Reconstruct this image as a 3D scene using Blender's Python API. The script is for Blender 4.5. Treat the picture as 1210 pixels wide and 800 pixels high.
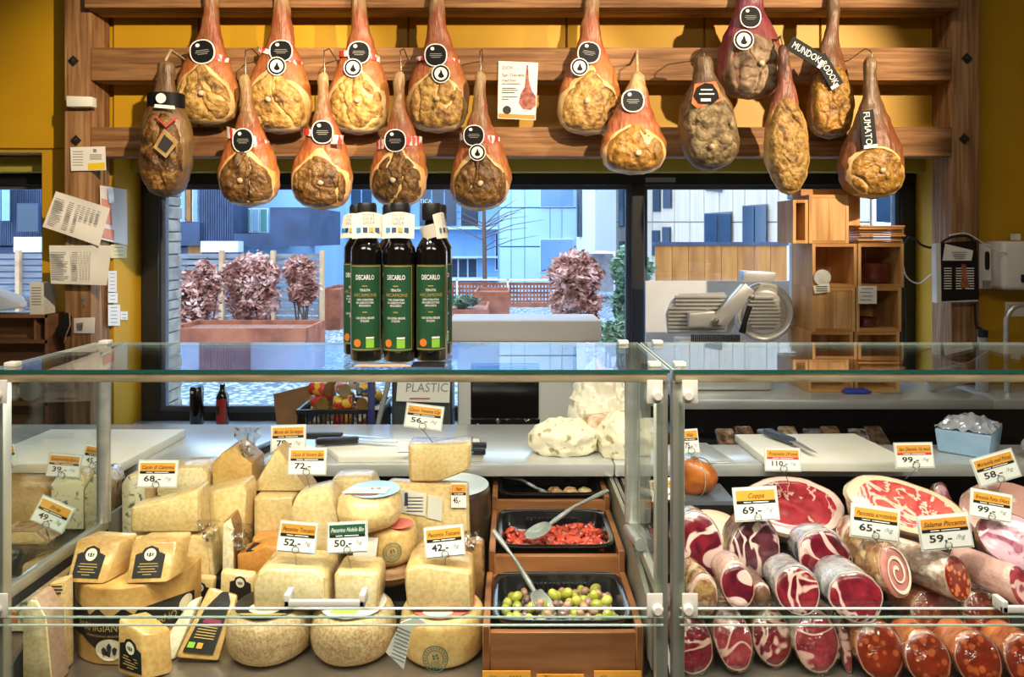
import bpy, bmesh, math, random
from mathutils import Vector, Matrix, noise
for _o in list(bpy.data.objects): bpy.data.objects.remove(_o)
scene = bpy.context.scene
COL = scene.collection
R = math.radians
random.seed(7)
# ------------------------------------------------------------ camera, world, light, exposure
F, CX, HY, CZ = 870.0, 605.0, 280.0, 1.5
cam = bpy.data.cameras.new('camera'); camo = bpy.data.objects.new('camera', cam); COL.objects.link(camo)
camo.location = (0, 0, CZ); camo.rotation_euler = (R(90), 0, 0)
cam.sensor_width = 36; cam.lens = 36*F/1210; cam.shift_y = -120/1210; cam.clip_start = .05; cam.clip_end = 200
scene.camera = camo
world = bpy.data.worlds.new('world'); scene.world = world; world.use_nodes = True
_bg = world.node_tree.nodes['Background']; _bg.inputs[0].default_value = (.68, .83, 1.0, 1); _bg.inputs[1].default_value = 3.6
scene.view_settings.view_transform = 'Standard'; scene.view_settings.look = 'None'
scene.view_settings.exposure = 0.5; scene.view_settings.gamma = 1; scene.view_settings.use_curve_mapping = False
scene.cycles.transparent_max_bounces = 24
scene.cycles.max_bounces = 8

def area(name, loc, target, sx, sy, power, col):
    l = bpy.data.lights.new(name, 'AREA'); l.shape = 'RECTANGLE'; l.size = sx; l.size_y = sy; l.energy = power; l.color = col
    o = bpy.data.objects.new(name, l); COL.objects.link(o); o.location = loc
    o.rotation_euler = (Vector(target)-Vector(loc)).to_track_quat('-Z', 'Y').to_euler(); return o
def spot(name, loc, target, power, ang, col, rad=.05, blend=.5):
    l = bpy.data.lights.new(name, 'SPOT'); l.energy = power; l.spot_size = R(ang); l.spot_blend = blend; l.color = col; l.shadow_soft_size = rad
    o = bpy.data.objects.new(name, l); COL.objects.link(o); o.location = loc
    o.rotation_euler = (Vector(target)-Vector(loc)).to_track_quat('-Z', 'Y').to_euler(); return o
WARM = (1, .80, .55); NEUT = (1, .90, .76)
# track spots on the ceiling aimed at the hams
for _x, _t, _p in ((-.12, -1.12, 185), (.83, -.15, 165), (1.85, .98, 215)):
    spot('track_spot', (_x, 1.15, 2.50), (_t, 2.8, 1.98), _p, 44, WARM, .02, .6)
# track spots over the counters
for _x in (-.95, -.3, .35, 1.0):
    spot('counter_spot', (_x, .55, 2.86), (_x*.75, 1.6, .78), 66, 54, NEUT, .05, .7)
# added lamps out of view, giving general ambient light from the front
area('ambient_fill', (-.9, -.7, 2.92), (-.9, -.5, 0), 1.2, .5, 18, NEUT)
area('ambient_fill', (.9, -.7, 2.92), (.9, -.5, 0), 1.2, .5, 18, NEUT)
area('work_area_fill', (.1, 2.05, 2.97), (.1, 2.05, 0), 2.6, .12, 11, NEUT)  # added lamp, lifts the work shelf and slicer
# tubes in the display cases, under the front rail
area('case_tube', (-.32, 1.352, 1.238), (-.32, 1.3521, .70), 1.15, .02, 4.2, (1, .90, .76))
area('case_tube', (.92, 1.352, 1.238), (.92, 1.3521, .70), 1.2, .02, 3.6, (1, .90, .80))

# ------------------------------------------------------------ helpers
def W(px, py, Y): return Vector(((px-CX)*Y/F, Y, CZ-(py-HY)*Y/F))
def PX(px, Y): return (px-CX)*Y/F
def PZ(py, Y): return CZ-(py-HY)*Y/F
def S(n, Y): return n*Y/F
def C(h):
    h = h.lstrip('#'); r = []
    for i in (0, 2, 4):
        c = int(h[i:i+2], 16)/255; r.append(c/12.92 if c <= .04045 else ((c+.055)/1.055)**2.4)
    return (*r, 1)
MATS = {}
def pm(name, c1, c2=None, scale=20, rough=.5, bump=0, bscale=None, metal=0, coat=0, detail=4, stretch=(1, 1, 1), ramp=(.35, .65), c3=None, dist=0, spec=.5, sss=0, kind='noise', bdist=.003, grain=None):
    if name in MATS: return MATS[name]
    m = bpy.data.materials.new(name); m.use_nodes = True; nt = m.node_tree; N = nt.nodes; L = nt.links
    b = N['Principled BSDF']; b.inputs['Roughness'].default_value = rough; b.inputs['Metallic'].default_value = metal
    b.inputs['Specular IOR Level'].default_value = spec
    if coat: b.inputs['Coat Weight'].default_value = coat; b.inputs['Coat Roughness'].default_value = .12
    if sss: b.inputs['Subsurface Weight'].default_value = sss; b.inputs['Subsurface Radius'].default_value = (.01, .006, .004); b.inputs['Subsurface Scale'].default_value = .6
    c1 = C(c1); b.inputs['Base Color'].default_value = c1
    if c2 or bump or grain:
        tc = N.new('ShaderNodeTexCoord'); oi = N.new('ShaderNodeObjectInfo'); mp = N.new('ShaderNodeMapping')
        vm = N.new('ShaderNodeVectorMath'); vm.operation = 'SCALE'; vm.inputs[0].default_value = (7, 13, 11)
        L.new(oi.outputs['Random'], vm.inputs['Scale']); L.new(vm.outputs[0], mp.inputs['Location'])
        L.new(tc.outputs['Object'], mp.inputs['Vector']); mp.inputs['Scale'].default_value = stretch
    if c2:
        if kind == 'voronoi':
            t = N.new('ShaderNodeTexVoronoi'); t.inputs['Scale'].default_value = scale; fo = t.outputs['Distance']
        elif kind == 'wave':
            t = N.new('ShaderNodeTexWave'); t.inputs['Scale'].default_value = scale; t.inputs['Distortion'].default_value = dist; t.inputs['Detail'].default_value = detail; fo = t.outputs['Fac']
        else:
            t = N.new('ShaderNodeTexNoise'); t.inputs['Scale'].default_value = scale; t.inputs['Detail'].default_value = detail; t.inputs['Distortion'].default_value = dist; fo = t.outputs['Fac']
        L.new(mp.outputs[0], t.inputs['Vector'])
        cr = N.new('ShaderNodeValToRGB'); e = cr.color_ramp.elements
        e[0].position, e[0].color = ramp[0], c1; e[1].position, e[1].color = ramp[-1], C(c2)
        if c3:
            x = e.new(ramp[1] if len(ramp) > 2 else (ramp[0]+ramp[1])/2); x.color = C(c3)
        L.new(fo, cr.inputs[0]); col = cr.outputs[0]
        if grain:
            g = N.new('ShaderNodeTexNoise'); g.inputs['Scale'].default_value = grain[0]; g.inputs['Detail'].default_value = 6; L.new(mp.outputs[0], g.inputs['Vector'])
            gr = N.new('ShaderNodeValToRGB'); ge = gr.color_ramp.elements; ge[0].position = .34; ge[0].color = C(grain[1]); ge[1].position = .60; ge[1].color = (1, 1, 1, 1); L.new(g.outputs['Fac'], gr.inputs[0])
            mg = N.new('ShaderNodeMix'); mg.data_type = 'RGBA'; mg.blend_type = 'MULTIPLY'; mg.inputs['Factor'].default_value = 1; L.new(col, mg.inputs['A']); L.new(gr.outputs[0], mg.inputs['B']); col = mg.outputs['Result']
        L.new(col, b.inputs['Base Color'])
    if bump:
        t2 = N.new('ShaderNodeTexNoise'); t2.inputs['Scale'].default_value = bscale or scale; t2.inputs['Detail'].default_value = 5
        L.new(mp.outputs[0], t2.inputs['Vector'])
        bp = N.new('ShaderNodeBump'); bp.inputs['Strength'].default_value = bump; bp.inputs['Distance'].default_value = bdist
        L.new(t2.outputs['Fac'], bp.inputs['Height']); L.new(bp.outputs[0], b.inputs['Normal'])
        if coat: L.new(bp.outputs[0], b.inputs['Coat Normal'])
    MATS[name] = m; return m
def glass_mat(name, tint='#ffffff', rough=0.0, ior=1.45, bump=0, fac=1.0):
    if name in MATS: return MATS[name]
    m = bpy.data.materials.new(name); m.use_nodes = True; nt = m.node_tree; N = nt.nodes; L = nt.links
    N.remove(N['Principled BSDF']); out = N['Material Output']
    tr = N.new('ShaderNodeBsdfTransparent'); tr.inputs[0].default_value = C(tint)
    gl = N.new('ShaderNodeBsdfGlossy'); gl.inputs['Roughness'].default_value = rough
    geo = N.new('ShaderNodeNewGeometry'); mr = N.new('ShaderNodeMapRange')
    mr.inputs['To Min'].default_value = ior; mr.inputs['To Max'].default_value = 1/ior
    L.new(geo.outputs['Backfacing'], mr.inputs['Value'])
    fr = N.new('ShaderNodeFresnel'); L.new(mr.outputs[0], fr.inputs['IOR'])
    mx = N.new('ShaderNodeMixShader')
    ml = N.new('ShaderNodeMath'); ml.operation = 'MULTIPLY'; ml.inputs[1].default_value = fac; ml.use_clamp = True
    L.new(fr.outputs[0], ml.inputs[0]); L.new(ml.outputs[0], mx.inputs[0]); L.new(tr.outputs[0], mx.inputs[1]); L.new(gl.outputs[0], mx.inputs[2])
    L.new(mx.outputs[0], out.inputs[0])
    if bump:
        t = N.new('ShaderNodeTexNoise'); t.inputs['Scale'].default_value = 45; bp = N.new('ShaderNodeBump'); bp.inputs['Strength'].default_value = bump; bp.inputs['Distance'].default_value = .01
        tc = N.new('ShaderNodeTexCoord'); L.new(tc.outputs['Object'], t.inputs['Vector'])
        L.new(t.outputs['Fac'], bp.inputs['Height']); L.new(bp.outputs[0], gl.inputs['Normal']); L.new(bp.outputs[0], fr.inputs['Normal'])
    MATS[name] = m; return m

class MB:
    def __init__(s, M=None): s.v = []; s.f = []; s.m = []; s.M = M or Matrix(); s.mi = 0
    def add(s, vs, fs):
        o = len(s.v); s.v += [s.M @ Vector(v) for v in vs]; s.f += [tuple(i+o for i in f) for f in fs]; s.m += [s.mi]*len(fs); return s
    def box(s, a, b):
        x0, y0, z0 = a; x1, y1, z1 = b
        return s.add([(x0,y0,z0),(x1,y0,z0),(x1,y1,z0),(x0,y1,z0),(x0,y0,z1),(x1,y0,z1),(x1,y1,z1),(x0,y1,z1)],
              [(0,3,2,1),(4,5,6,7),(0,1,5,4),(1,2,6,5),(2,3,7,6),(3,0,4,7)])
    def cbox(s, c, d): return s.box([c[i]-d[i]/2 for i in range(3)], [c[i]+d[i]/2 for i in range(3)])
    def hexa(s, q, t):
        """box from 4 front corners (BL,BR,TR,TL) and a back offset vector (or 4 back corners)"""
        q = [Vector(p) for p in q]; b = [p+Vector(t) for p in q] if not isinstance(t, list) else [Vector(p) for p in t]
        return s.add(q+b, [(0,1,2,3),(5,4,7,6),(4,0,3,7),(1,5,6,2),(3,2,6,7),(4,5,1,0)])
    def prism(s, pts, t):
        """polygon (world points) extruded by vector t"""
        n = len(pts); a = [Vector(p) for p in pts]; b = [p+Vector(t) for p in a]
        return s.add(a+b, [tuple(range(n)), tuple(reversed(range(n, 2*n)))]+[(i, i+n, (i+1) % n+n, (i+1) % n) for i in range(n)])
    def lathe(s, prof, n=32, c=(0, 0, 0), sx=1, sy=1, a0=0, a1=None):
        full = a1 is None; vs = []; fs = []; k = len(prof); cols = n if full else n+1
        for j in range(cols):
            a = a0+(2*math.pi*j/n if full else (a1-a0)*j/n)
            for r, z in prof: vs.append((c[0]+r*math.cos(a)*sx, c[1]+r*math.sin(a)*sy, c[2]+z))
        for j in range(n):
            j2 = (j+1) % cols
            for i in range(k-1): fs.append((j*k+i, j2*k+i, j2*k+i+1, j*k+i+1))
        if full:
            if prof[0][0] > 1e-6: fs.append(tuple(j*k for j in reversed(range(n))))
            if prof[-1][0] > 1e-6: fs.append(tuple(j*k+k-1 for j in range(n)))
        return s.add(vs, fs)
    def tube(s, pts, r, n=8):
        pts = [Vector(p) for p in pts]; vs = []; fs = []; k = len(pts); up = None
        for i, p in enumerate(pts):
            d = (pts[min(i+1, k-1)]-pts[max(i-1, 0)]).normalized()
            if up is None: up = d.orthogonal().normalized()
            up = (up-d*up.dot(d)); up = up.normalized() if up.length > 1e-6 else d.orthogonal().normalized()
            sd = d.cross(up); rr = r[i] if isinstance(r, (list, tuple)) else r
            for j in range(n):
                a = 2*math.pi*j/n; vs.append(p+(up*math.cos(a)+sd*math.sin(a))*rr)
        for i in range(k-1):
            for j in range(n): fs.append((i*n+j, i*n+(j+1) % n, (i+1)*n+(j+1) % n, (i+1)*n+j))
        fs += [tuple(reversed(range(n))), tuple((k-1)*n+j for j in range(n))]
        return s.add(vs, fs)
    def ball(s, c, r, nu=12, nv=8, amp=0, fr=30, seed=0):
        if not isinstance(r, (tuple, list)): r = (r, r, r)
        vs = []; fs = []; c = Vector(c)
        for i in range(nv+1):
            t = math.pi*i/nv
            for j in range(nu):
                a = 2*math.pi*j/nu; d = Vector((math.sin(t)*math.cos(a), math.sin(t)*math.sin(a), math.cos(t)))
                k = 1+amp*noise.noise(Vector((d.x*r[0], d.y*r[1], d.z*r[2]))*fr+Vector((seed, seed*2, 0))) if amp else 1
                vs.append((c.x+d.x*r[0]*k, c.y+d.y*r[1]*k, c.z+d.z*r[2]*k))
        for i in range(nv):
            for j in range(nu): fs.append((i*nu+j, (i+1)*nu+j, (i+1)*nu+(j+1) % nu, i*nu+(j+1) % nu))
        return s.add(vs, fs)
    def ell(s, c, u, v, t, n=28, ru=1, rv=1, sup=2):
        """elliptic plate: centre, half-axis vectors, thickness vector"""
        pts = []
        for j in range(n):
            a = 2*math.pi*j/n; ca, sa = math.cos(a), math.sin(a)
            pts.append(Vector(c)+Vector(u)*math.copysign(abs(ca)**(2/sup), ca)*ru+Vector(v)*math.copysign(abs(sa)**(2/sup), sa)*rv)
        return s.prism(pts, t)
    def build(s, name, mat, parent=None, smooth=None, bevel=0, seg=2, weld=False, jit=0, jf=20, sub=0):
        me = bpy.data.meshes.new(name); off = Vector(parent.matrix_local.translation if parent else (0, 0, 0))
        p = parent
        while p and p.parent: p = p.parent; off = off+p.location
        if parent: off = wloc(parent)
        me.from_pydata([v-off for v in s.v], [], s.f)
        mats = mat if isinstance(mat, (list, tuple)) else [mat]
        for m in mats: me.materials.append(m)
        if len(mats) > 1: me.polygons.foreach_set('material_index', s.m)
        bm = bmesh.new(); bm.from_mesh(me)
        if weld: bmesh.ops.remove_doubles(bm, verts=bm.verts, dist=1e-5)
        bmesh.ops.recalc_face_normals(bm, faces=bm.faces)
        if bevel: bmesh.ops.bevel(bm, geom=list(bm.edges)+list(bm.verts), offset=bevel, segments=seg, profile=.5, affect='EDGES', clamp_overlap=True)
        if sub:
            bmesh.ops.subdivide_edges(bm, edges=bm.edges, cuts=sub, use_grid_fill=True)
        if jit:
            sd = random.random()*100
            for v in bm.verts:
                q = v.co*jf+Vector((sd, sd, sd)); v.co += Vector((noise.noise(q), noise.noise(q+Vector((31, 0, 0))), noise.noise(q+Vector((0, 57, 0)))))*jit
        bm.to_mesh(me); bm.free()
        if smooth or (smooth is None and bevel):
            me.shade_smooth(); me.set_sharp_from_angle(angle=R(smooth if smooth and smooth is not True else 40))
        o = bpy.data.objects.new(name, me); COL.objects.link(o)
        if parent: o.parent = parent
        return o
def wloc(o):
    v = Vector(o.location)
    while o.parent: o = o.parent; v += Vector(o.location)
    return v
def tag(o, label, cat, group=None):
    o['label'] = label; o['category'] = cat
    if group: o['group'] = group
    return o
def thing(name, label, cat, loc, group=None):
    o = bpy.data.objects.new(name, None); COL.objects.link(o); o.location = loc; o.empty_display_size = .02
    return tag(o, label, cat, group)
def struct(o): o['kind'] = 'structure'; return o
def copy_tree(o, parent=None, loc=None):
    c = o.copy(); COL.objects.link(c); c.parent = parent
    if loc is not None: c.location = loc
    for ch in list(o.children): copy_tree(ch, c)
    return c
_tx = {}
def text(mb, s, org, u, v, h, align='C', shear=0, bold=0):
    """flat lettering: cap height h, baseline origin org, u right, v up"""
    key = (s, align, shear, bold)
    if key not in _tx:
        cu = bpy.data.curves.new('t', 'FONT'); cu.body = s; cu.size = 1/.73; cu.align_x = {'C': 'CENTER', 'L': 'LEFT', 'R': 'RIGHT'}[align]; cu.resolution_u = 2; cu.shear = shear; cu.offset = bold
        ob = bpy.data.objects.new('t', cu); me = bpy.data.meshes.new_from_object(ob)
        _tx[key] = ([tuple(x.co) for x in me.vertices], [tuple(p.vertices) for p in me.polygons])
        bpy.data.objects.remove(ob); bpy.data.curves.remove(cu); bpy.data.meshes.remove(me)
    vs, fs = _tx[key]; org = Vector(org); u = Vector(u); v = Vector(v)
    mb.add([org+u*(x*h)+v*(y*h) for x, y, z in vs], fs); return mb
def textw(mb, s, org, u, v, h, width, **k):
    """lettering squeezed to a given width"""
    key = (s, k.get('align', 'C'), k.get('shear', 0), k.get('bold', 0)); t = MB(); text(t, s, org, u, v, h, **k)
    xs = [x[0] for x in _tx[key][0]] or [0, 1]; w = (max(xs)-min(xs))*h
    return text(mb, s, org, Vector(u)*(width/max(w, 1e-6)), v, h, **k)
# ------------------------------------------------------------ materials
M_yellow = pm('yellow_paint', '#bb8c10', '#c69714', 3, .55, .08, 60)
M_wood = pm('beam_wood', '#7c5633', '#a97e52', 6, .75, .5, 16, stretch=(.3, 3, 6), detail=8, c3='#93693f', dist=.8, ramp=(.3, .7), grain=(14, '#c4b29e'))
M_woodv = pm('post_wood', '#805a36', '#b08a60', 6, .75, .5, 16, stretch=(5, 5, .3), detail=8, c3='#996f45', dist=.8, ramp=(.3, .7), grain=(14, '#c4b29e'))
M_pine = pm('pine', '#a87640', '#d2a46c', 5, .55, .15, 12, stretch=(8, 3, .6), detail=5, c3='#bf9056')
M_pineh = pm('pine_flat', '#a06c34', '#cc9a5c', 5, .55, .15, 12, stretch=(.6, 3, 8), detail=5, c3='#b98648')
M_black = pm('black_frame', '#17181b', rough=.45)
M_dark = pm('dark_plastic', '#141416', '#1d1d20', 12, .35)
M_steel = pm('steel', '#b9b9b5', '#cfcfca', 4, .28, .04, 90, metal=.7, stretch=(1, 8, 8))
M_steeld = pm('steel_brushed', '#8d8a83', '#a8a59d', 4, .38, .06, 120, metal=1, stretch=(1, 10, 10))
M_alu = pm('aluminium', '#b4b4a8', rough=.38, metal=.75)
M_white = pm('white_plastic', '#e4e1d6', rough=.4)
M_paper = pm('paper', '#e9e6de', '#dedad0', 3, .8)
M_ink = pm('ink', '#2a2a2c', rough=.7)
M_grey = pm('grey_ink', '#8a8a88', rough=.8)
M_glass = glass_mat('clear_glass', '#fbfffd')
M_glassw = glass_mat('window_glass', '#f4f9ff')
M_edge = pm('glass_edge', '#1d5a4e', rough=.15, coat=.6)
M_edgew = pm('glass_edge_pale', '#cfdcd4', rough=.2)
M_rubber = pm('rubber', '#1b1b1b', rough=.7)
# ------------------------------------------------------------ room shell
YW, YG = 3.0, 3.2
M_floor = pm('floor_grey', '#55524d', '#6a665f', 6, .5)
M_ceil = pm('ceiling_paint', '#8c857a', rough=.8)
M_wallp = pm('shop_wall_paint', '#8f8578', '#857a6c', 2, .8)
struct(MB().box((-3.4, -3, -.1), (3.4, 3.3, 0)).build('floor', M_floor))
struct(MB().box((-3.4, -3, 3.0), (3.4, 3.3, 3.1)).build('ceiling', M_ceil))
struct(MB().box((-3.5, -3, 0), (-3.4, 3.3, 3)).build('wall_left', M_wallp))
struct(MB().box((3.4, -3, 0), (3.5, 3.3, 3)).build('wall_right', M_wallp))
struct(MB().box((-3.5, -3.1, 0), (3.5, -3, 3)).build('wall_front', M_wallp))
# window wall with two openings
WX0, WX1, WZ0, WZ1 = -1.622, 1.76, .69, 1.845
LX0, LX1 = -3.0, -1.915
mb = MB()
mb.box((-3.4, YW, 0), (3.4, 3.3, WZ0)); mb.box((-3.4, YW, WZ1), (3.4, 3.3, 3.0))
mb.box((-3.4, YW, WZ0), (LX0, 3.3, WZ1)); mb.box((LX1, YW, WZ0), (WX0, 3.3, WZ1)); mb.box((WX1, YW, WZ0), (3.4, 3.3, WZ1))
wb = struct(mb.build('wall_back', M_yellow))
M_yel2 = pm('yellow_panel', '#be8f10', '#c89a16', 3, .5, .06, 50)
# thin panel boards on the wall between the beams (joints between them)
xs = [-1.62, -1.27, -.42, .22, .78, 1.25, 1.74]
for i in range(6):
    MB().box((xs[i]+.004, 2.985, 1.86), (xs[i+1]-.004, 3.0, 2.98)).build('panel', M_yel2, wb, bevel=.002, seg=1)
for a, b in ((-3.4, -2.30), (-2.29, -1.80), (1.86, 2.4), (2.41, 3.4)):
    MB().box((a, 2.985, 1.86 if b < 0 else 0.02), (b, 3.0, 2.98)).build('panel', M_yel2, wb, bevel=.002, seg=1)
# outer leaf of stacked bricks beside the window
M_brick = pm('outer_brick', '#77746e', '#9a958c', 14, .8, .6, 30)
wl = struct(MB().box((-1.98, 3.30, -.1), (-1.585, 3.5, 3.0)).build('wall_outer', pm('mortar', '#5c5a57', '#6c6964', 20, .9)))
br = None; z = .45
while z < 2.0:
    h = random.choice((.045, .055, .06)); MB().box((-1.62, 3.302, z), (-1.565-random.random()*.012, 3.498, z+h-.005)).build('brick', M_brick, wl, bevel=.004, seg=1); z += h
struct(MB().box((1.80, 3.30, -.1), (3.6, 3.5, 3.0)).build('wall_outer.001', M_brick))
# main window
def window(name, x0, x1, z0, z1, mull):
    mb = MB(); f = .05
    mb.box((x0, YG, z0), (x1, YG+.07, z0+f)); mb.box((x0, YG, z1-f), (x1, YG+.07, z1))
    mb.box((x0, YG, z0+f), (x0+.075, YG+.07, z1-f)); mb.box((x1-.06, YG, z0+f), (x1, YG+.07, z1-f))
    for m in mull: mb.box((m-.027, YG-.02, z0+f), (m+.027, YG+.07, z1-f))
    w = struct(mb.build(name, M_black, bevel=.003, seg=1))
    e = [x0+.075]+list(mull)+[x1-.06]
    for i in range(len(e)-1):
        a = e[i]+(.027 if i else 0); b = e[i+1]-(.027 if i+1 < len(mull)+1 else 0)
        fb = MB()
        for q in (((a, YG+.02, z0+f), (b, YG+.05, z0+f+.02)), ((a, YG+.02, z1-f-.018), (b, YG+.05, z1-f)), ((a, YG+.02, z0+f+.02), (a+.02, YG+.05, z1-f-.018)), ((b-.02, YG+.02, z0+f+.02), (b, YG+.05, z1-f-.018))): fb.box(*q)
        fb.build('sash', pm('sash_grey', '#4a5261', rough=.4), w)
        MB().box((a+.02, YG+.03, z0+f+.02), (b-.02, YG+.036, z1-f-.018)).build('pane', M_glassw, w)
    return w
win = window('window_1', -1.61, 1.755, .69, 1.776, [.545])
window('window_2', LX0, LX1, .69, 1.776, [])
struct(MB().box((WX0, 3.13, 1.776), (WX1, 3.27, 1.843)).build('trim_1', pm('olive_blind', '#a59a3a', rough=.6), bevel=.006))
struct(MB().box((LX0, 3.13, 1.776), (LX1, 3.27, 1.843)).build('trim_2', MATS['olive_blind'], bevel=.006))
struct(MB().box((WX0+.002, 3.005, .6905), (WX1-.006, 3.199, .702)).build('window_sill', pm('sill', '#8fa0b4', rough=.35), bevel=.003))
t = thing('paper_strip', 'grey paper strip stuck on the black window head below the hams', 'paper', (.67, 3.198, 1.748))
MB().box((.58, 3.196, 1.738), (.71, 3.2, 1.758)).build('strip', M_grey, t)

# ------------------------------------------------------------ timber frame
M_bolt = pm('bolt_steel', '#4c4a48', rough=.4, metal=.8)
def post(x0, x1, label, bz):
    r = thing('timber_post', label, 'post', ((x0+x1)/2, 2.91, 0))
    MB().box((x0, 2.85, 0), (x1, 2.985, 2.99)).build('post_timber', M_woodv, r, bevel=.004, sub=0)
    for (px, py) in bz:
        c = W(px, py, 2.849); k = .021
        d = thing('x', '', '', (0, 0, 0)) if False else None
        p = MB().prism([c+Vector(q) for q in ((-k, 0, 0), (0, 0, -k), (k, 0, 0), (0, 0, k))], (0, -.004, 0)).build('bolt_plate', M_bolt, r)
        m = Matrix.Translation(c+Vector((0, -.004, 0))) @ Matrix.Rotation(R(90), 4, 'X')
        MB(m).lathe([(.009, 0), (.009, .006), (.0, .008)], 6).build('bolt_head', M_bolt, p)
    return r
post(-1.733, -1.630, 'rough timber post carrying pinned papers and a white card', [(87, 72), (90, 166)])
post(1.702, 1.81, 'rough timber post carrying the black pamphlet and tangled cables', [(1142, 69), (1139, 164)])
def beam(z0, z1, y0, y1, label, x0=-1.628, x1=1.70):
    o = MB().box((x0, y0, z0), (x1, y1, z1)).build('timber_beam', M_wood, bevel=.005)
    tag(o, label, 'beam', None); return o
beam(PZ(185, 2.845), PZ(150, 2.845), 2.845, 2.93, 'lowest horizontal timber beam just above the window')
beam(PZ(95, 2.845), PZ(56, 2.845), 2.845, 2.93, 'middle horizontal timber beam holding the lower hooks')
beam(PZ(9, 2.80), PZ(-48, 2.80), 2.80, 2.93, 'top horizontal timber beam that the upper hams hang from')

# ------------------------------------------------------------ outside
M_gravel = pm('gravel', '#d0dae4', '#5f6c7c', 16, .9, .8, 12, detail=2, kind='voronoi', bdist=.05, ramp=(.15, .6))
struct(MB().box((-30, 3.5, -.15), (30, 60, -.02)).build('ground', M_gravel))
M_rust = pm('corten', '#7c3f28', '#a55f3e', 5, .75, .3, 30)
M_navy = pm('navy_cladding', '#273550', '#324466', 3, .6)
M_blue = pm('blue_render', '#7fa9d2', '#8fb6da', .6, .8)
M_pale = pm('pale_panel', '#a9cde8', '#b8d8ee', .4, .6)
M_lil = pm('lilac_panel', '#c3cde3', '#ccd5ea', .5, .6)
M_tan = pm('tan_board', '#c4b5a3', '#d2c4b2', 1.5, .7, stretch=(8, 8, .5))
M_win = pm('far_window', '#1f3145', '#2d4357', .5, .12)
M_winl = pm('far_window_light', '#6f98b8', '#8fb4cf', .4, .15)
M_ltw = pm('far_white', '#dfe8ee', rough=.6)
M_owood = pm('orange_wood', '#9a5c1c', '#ba7c34', 3, .6, .2, 12, stretch=(4, 4, .6))
M_slat = pm('grey_slat', '#6b6a6c', '#858386', 5, .8, .2, 20, stretch=(.5, 4, 4))
def rect(mb, x0, y0, x1, y1, Y, d): mb.box((PX(x0, Y), Y, PZ(y1, Y)), (PX(x1, Y), Y+d, PZ(y0, Y))); return mb
def win_far(root, x0, y0, x1, y1, Y, fr=M_ltw, pane=M_win, mul=0, proud=.06):
    w = rect(MB(), x0, y0, x1, y1, Y-proud, proud).build('window', fr, root)
    n = mul+1; wd = (x1-x0)/n; q = min(1.2, (y1-y0)*.06)
    for i in range(n): rect(MB(), x0+wd*i+q*.7, y0+q, x0+wd*(i+1)-q*.7, y1-q, Y-proud-.02, .02).build('pane', pane, w)
# left dark building
Yd = 15.
b1 = thing('apartment_building', 'dark blue corrugated building with jutting box seen through the window', 'building', (PX(200, Yd), Yd+2, -.02))
def bpart(root, nm, m, x0, y0, x1, y1, Y, d): return rect(MB(), x0, y0, x1, y1, Y, d).build(nm, m, root)
bpart(b1, 'wall', M_blue, -760, 60, 372, 368, Yd+1, 3)
for x0, x1 in ((235, 276), (-60, 60)):
    k = int((x1-x0)/2.6)
    for i in range(k): bpart(b1, 'cladding_rib', M_navy, x0+i*(x1-x0)/k, 80, x0+(i+.72)*(x1-x0)/k, 290, Yd-.2, .5)
    bpart(b1, 'cladding_back', M_navy, x0, 80, x1, 290, Yd, .98)
bpart(b1, 'band', M_navy, 100, 263, 236, 290, Yd-.3, 1.2); bpart(b1, 'jutting_box', M_navy, 319, 245, 366, 291, Yd-1.5, 2.4)
bpart(b1, 'band', M_navy, 276, 276, 320, 291, Yd-.3, 1.2)
for x0, x1, c in ((206, 212, M_winl), (213, 219, M_ltw), (220, 226, M_owood), (227, 234, M_ltw)): win_far(b1, x0, 190, x1, 262, Yd+.9, c, M_winl if c != M_owood else M_owood)
for x0 in (277, 287, 297, 307): win_far(b1, x0, 246, x0+9, 275, Yd+.9, M_ltw, pm('green_pane', '#4f8f8e', rough=.2) if x0 in (287, 307) else M_winl)
bpart(b1, 'awning_panel', M_ltw, 237, 285, 281, 298, Yd-.9, .3); bpart(b1, 'timber_panel', M_owood, 222, 281, 238, 304, Yd-.1, .3)
bpart(b1, 'ground_floor', M_navy, -700, 292, 222, 330, Yd-.1, 1.0); bpart(b1, 'white_panel', M_ltw, 16, 280, 48, 298, Yd-.6, .3)
win_far(b1, -10, 196, 12, 262, Yd-.5, M_navy, M_winl, 1); win_far(b1, 20, 240, 46, 275, Yd-.5, M_navy, M_win)
# blue building behind
Yb = 24.
b2 = thing('office_building', 'mid blue rendered building with ledges and wide shop glazing behind the bottles', 'building', (PX(470, Yb), Yb+2, -.02))
bpart(b2, 'wall', M_blue, 325, 40, 600, 345, Yb, 4)
bpart(b2, 'ledge', M_ltw, 340, 268, 598, 271, Yb-.4, .4); bpart(b2, 'ledge', M_ltw, 340, 303, 598, 305, Yb-.3, .3); bpart(b2, 'ledge', M_ltw, 525, 328, 600, 330, Yb-.3, .3)
for x0, y0, x1, y1, ml in ((383, 254, 408, 268, 1), (414, 218, 440, 262, 1), (452, 225, 486, 262, 2), (495, 218, 540, 268, 2), (544, 218, 566, 268, 0), (348, 240, 358, 262, 0), (366, 250, 372, 262, 0)): win_far(b2, x0, y0, x1, y1, Yb, M_blue, M_win, ml)
for x0, x1 in ((366, 386), (388, 420), (425, 480)): win_far(b2, x0, 308, x1, 344, Yb, M_navy, M_winl if x0 != 388 else pm('red_shop', '#8a4a48', rough=.5), 1)
win_far(b2, 530, 305, 564, 329, Yb, M_ltw, M_win, 2); win_far(b2, 585, 275, 592, 320, Yb, M_ltw, M_win)
mb = MB(); textw(mb, 'TICA', W(503, 240, Yb-.12), (1, 0, 0), (0, 0, 1), S(5, Yb), S(14, Yb)); mb.build('sign_lettering', M_ltw, b2)
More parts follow.
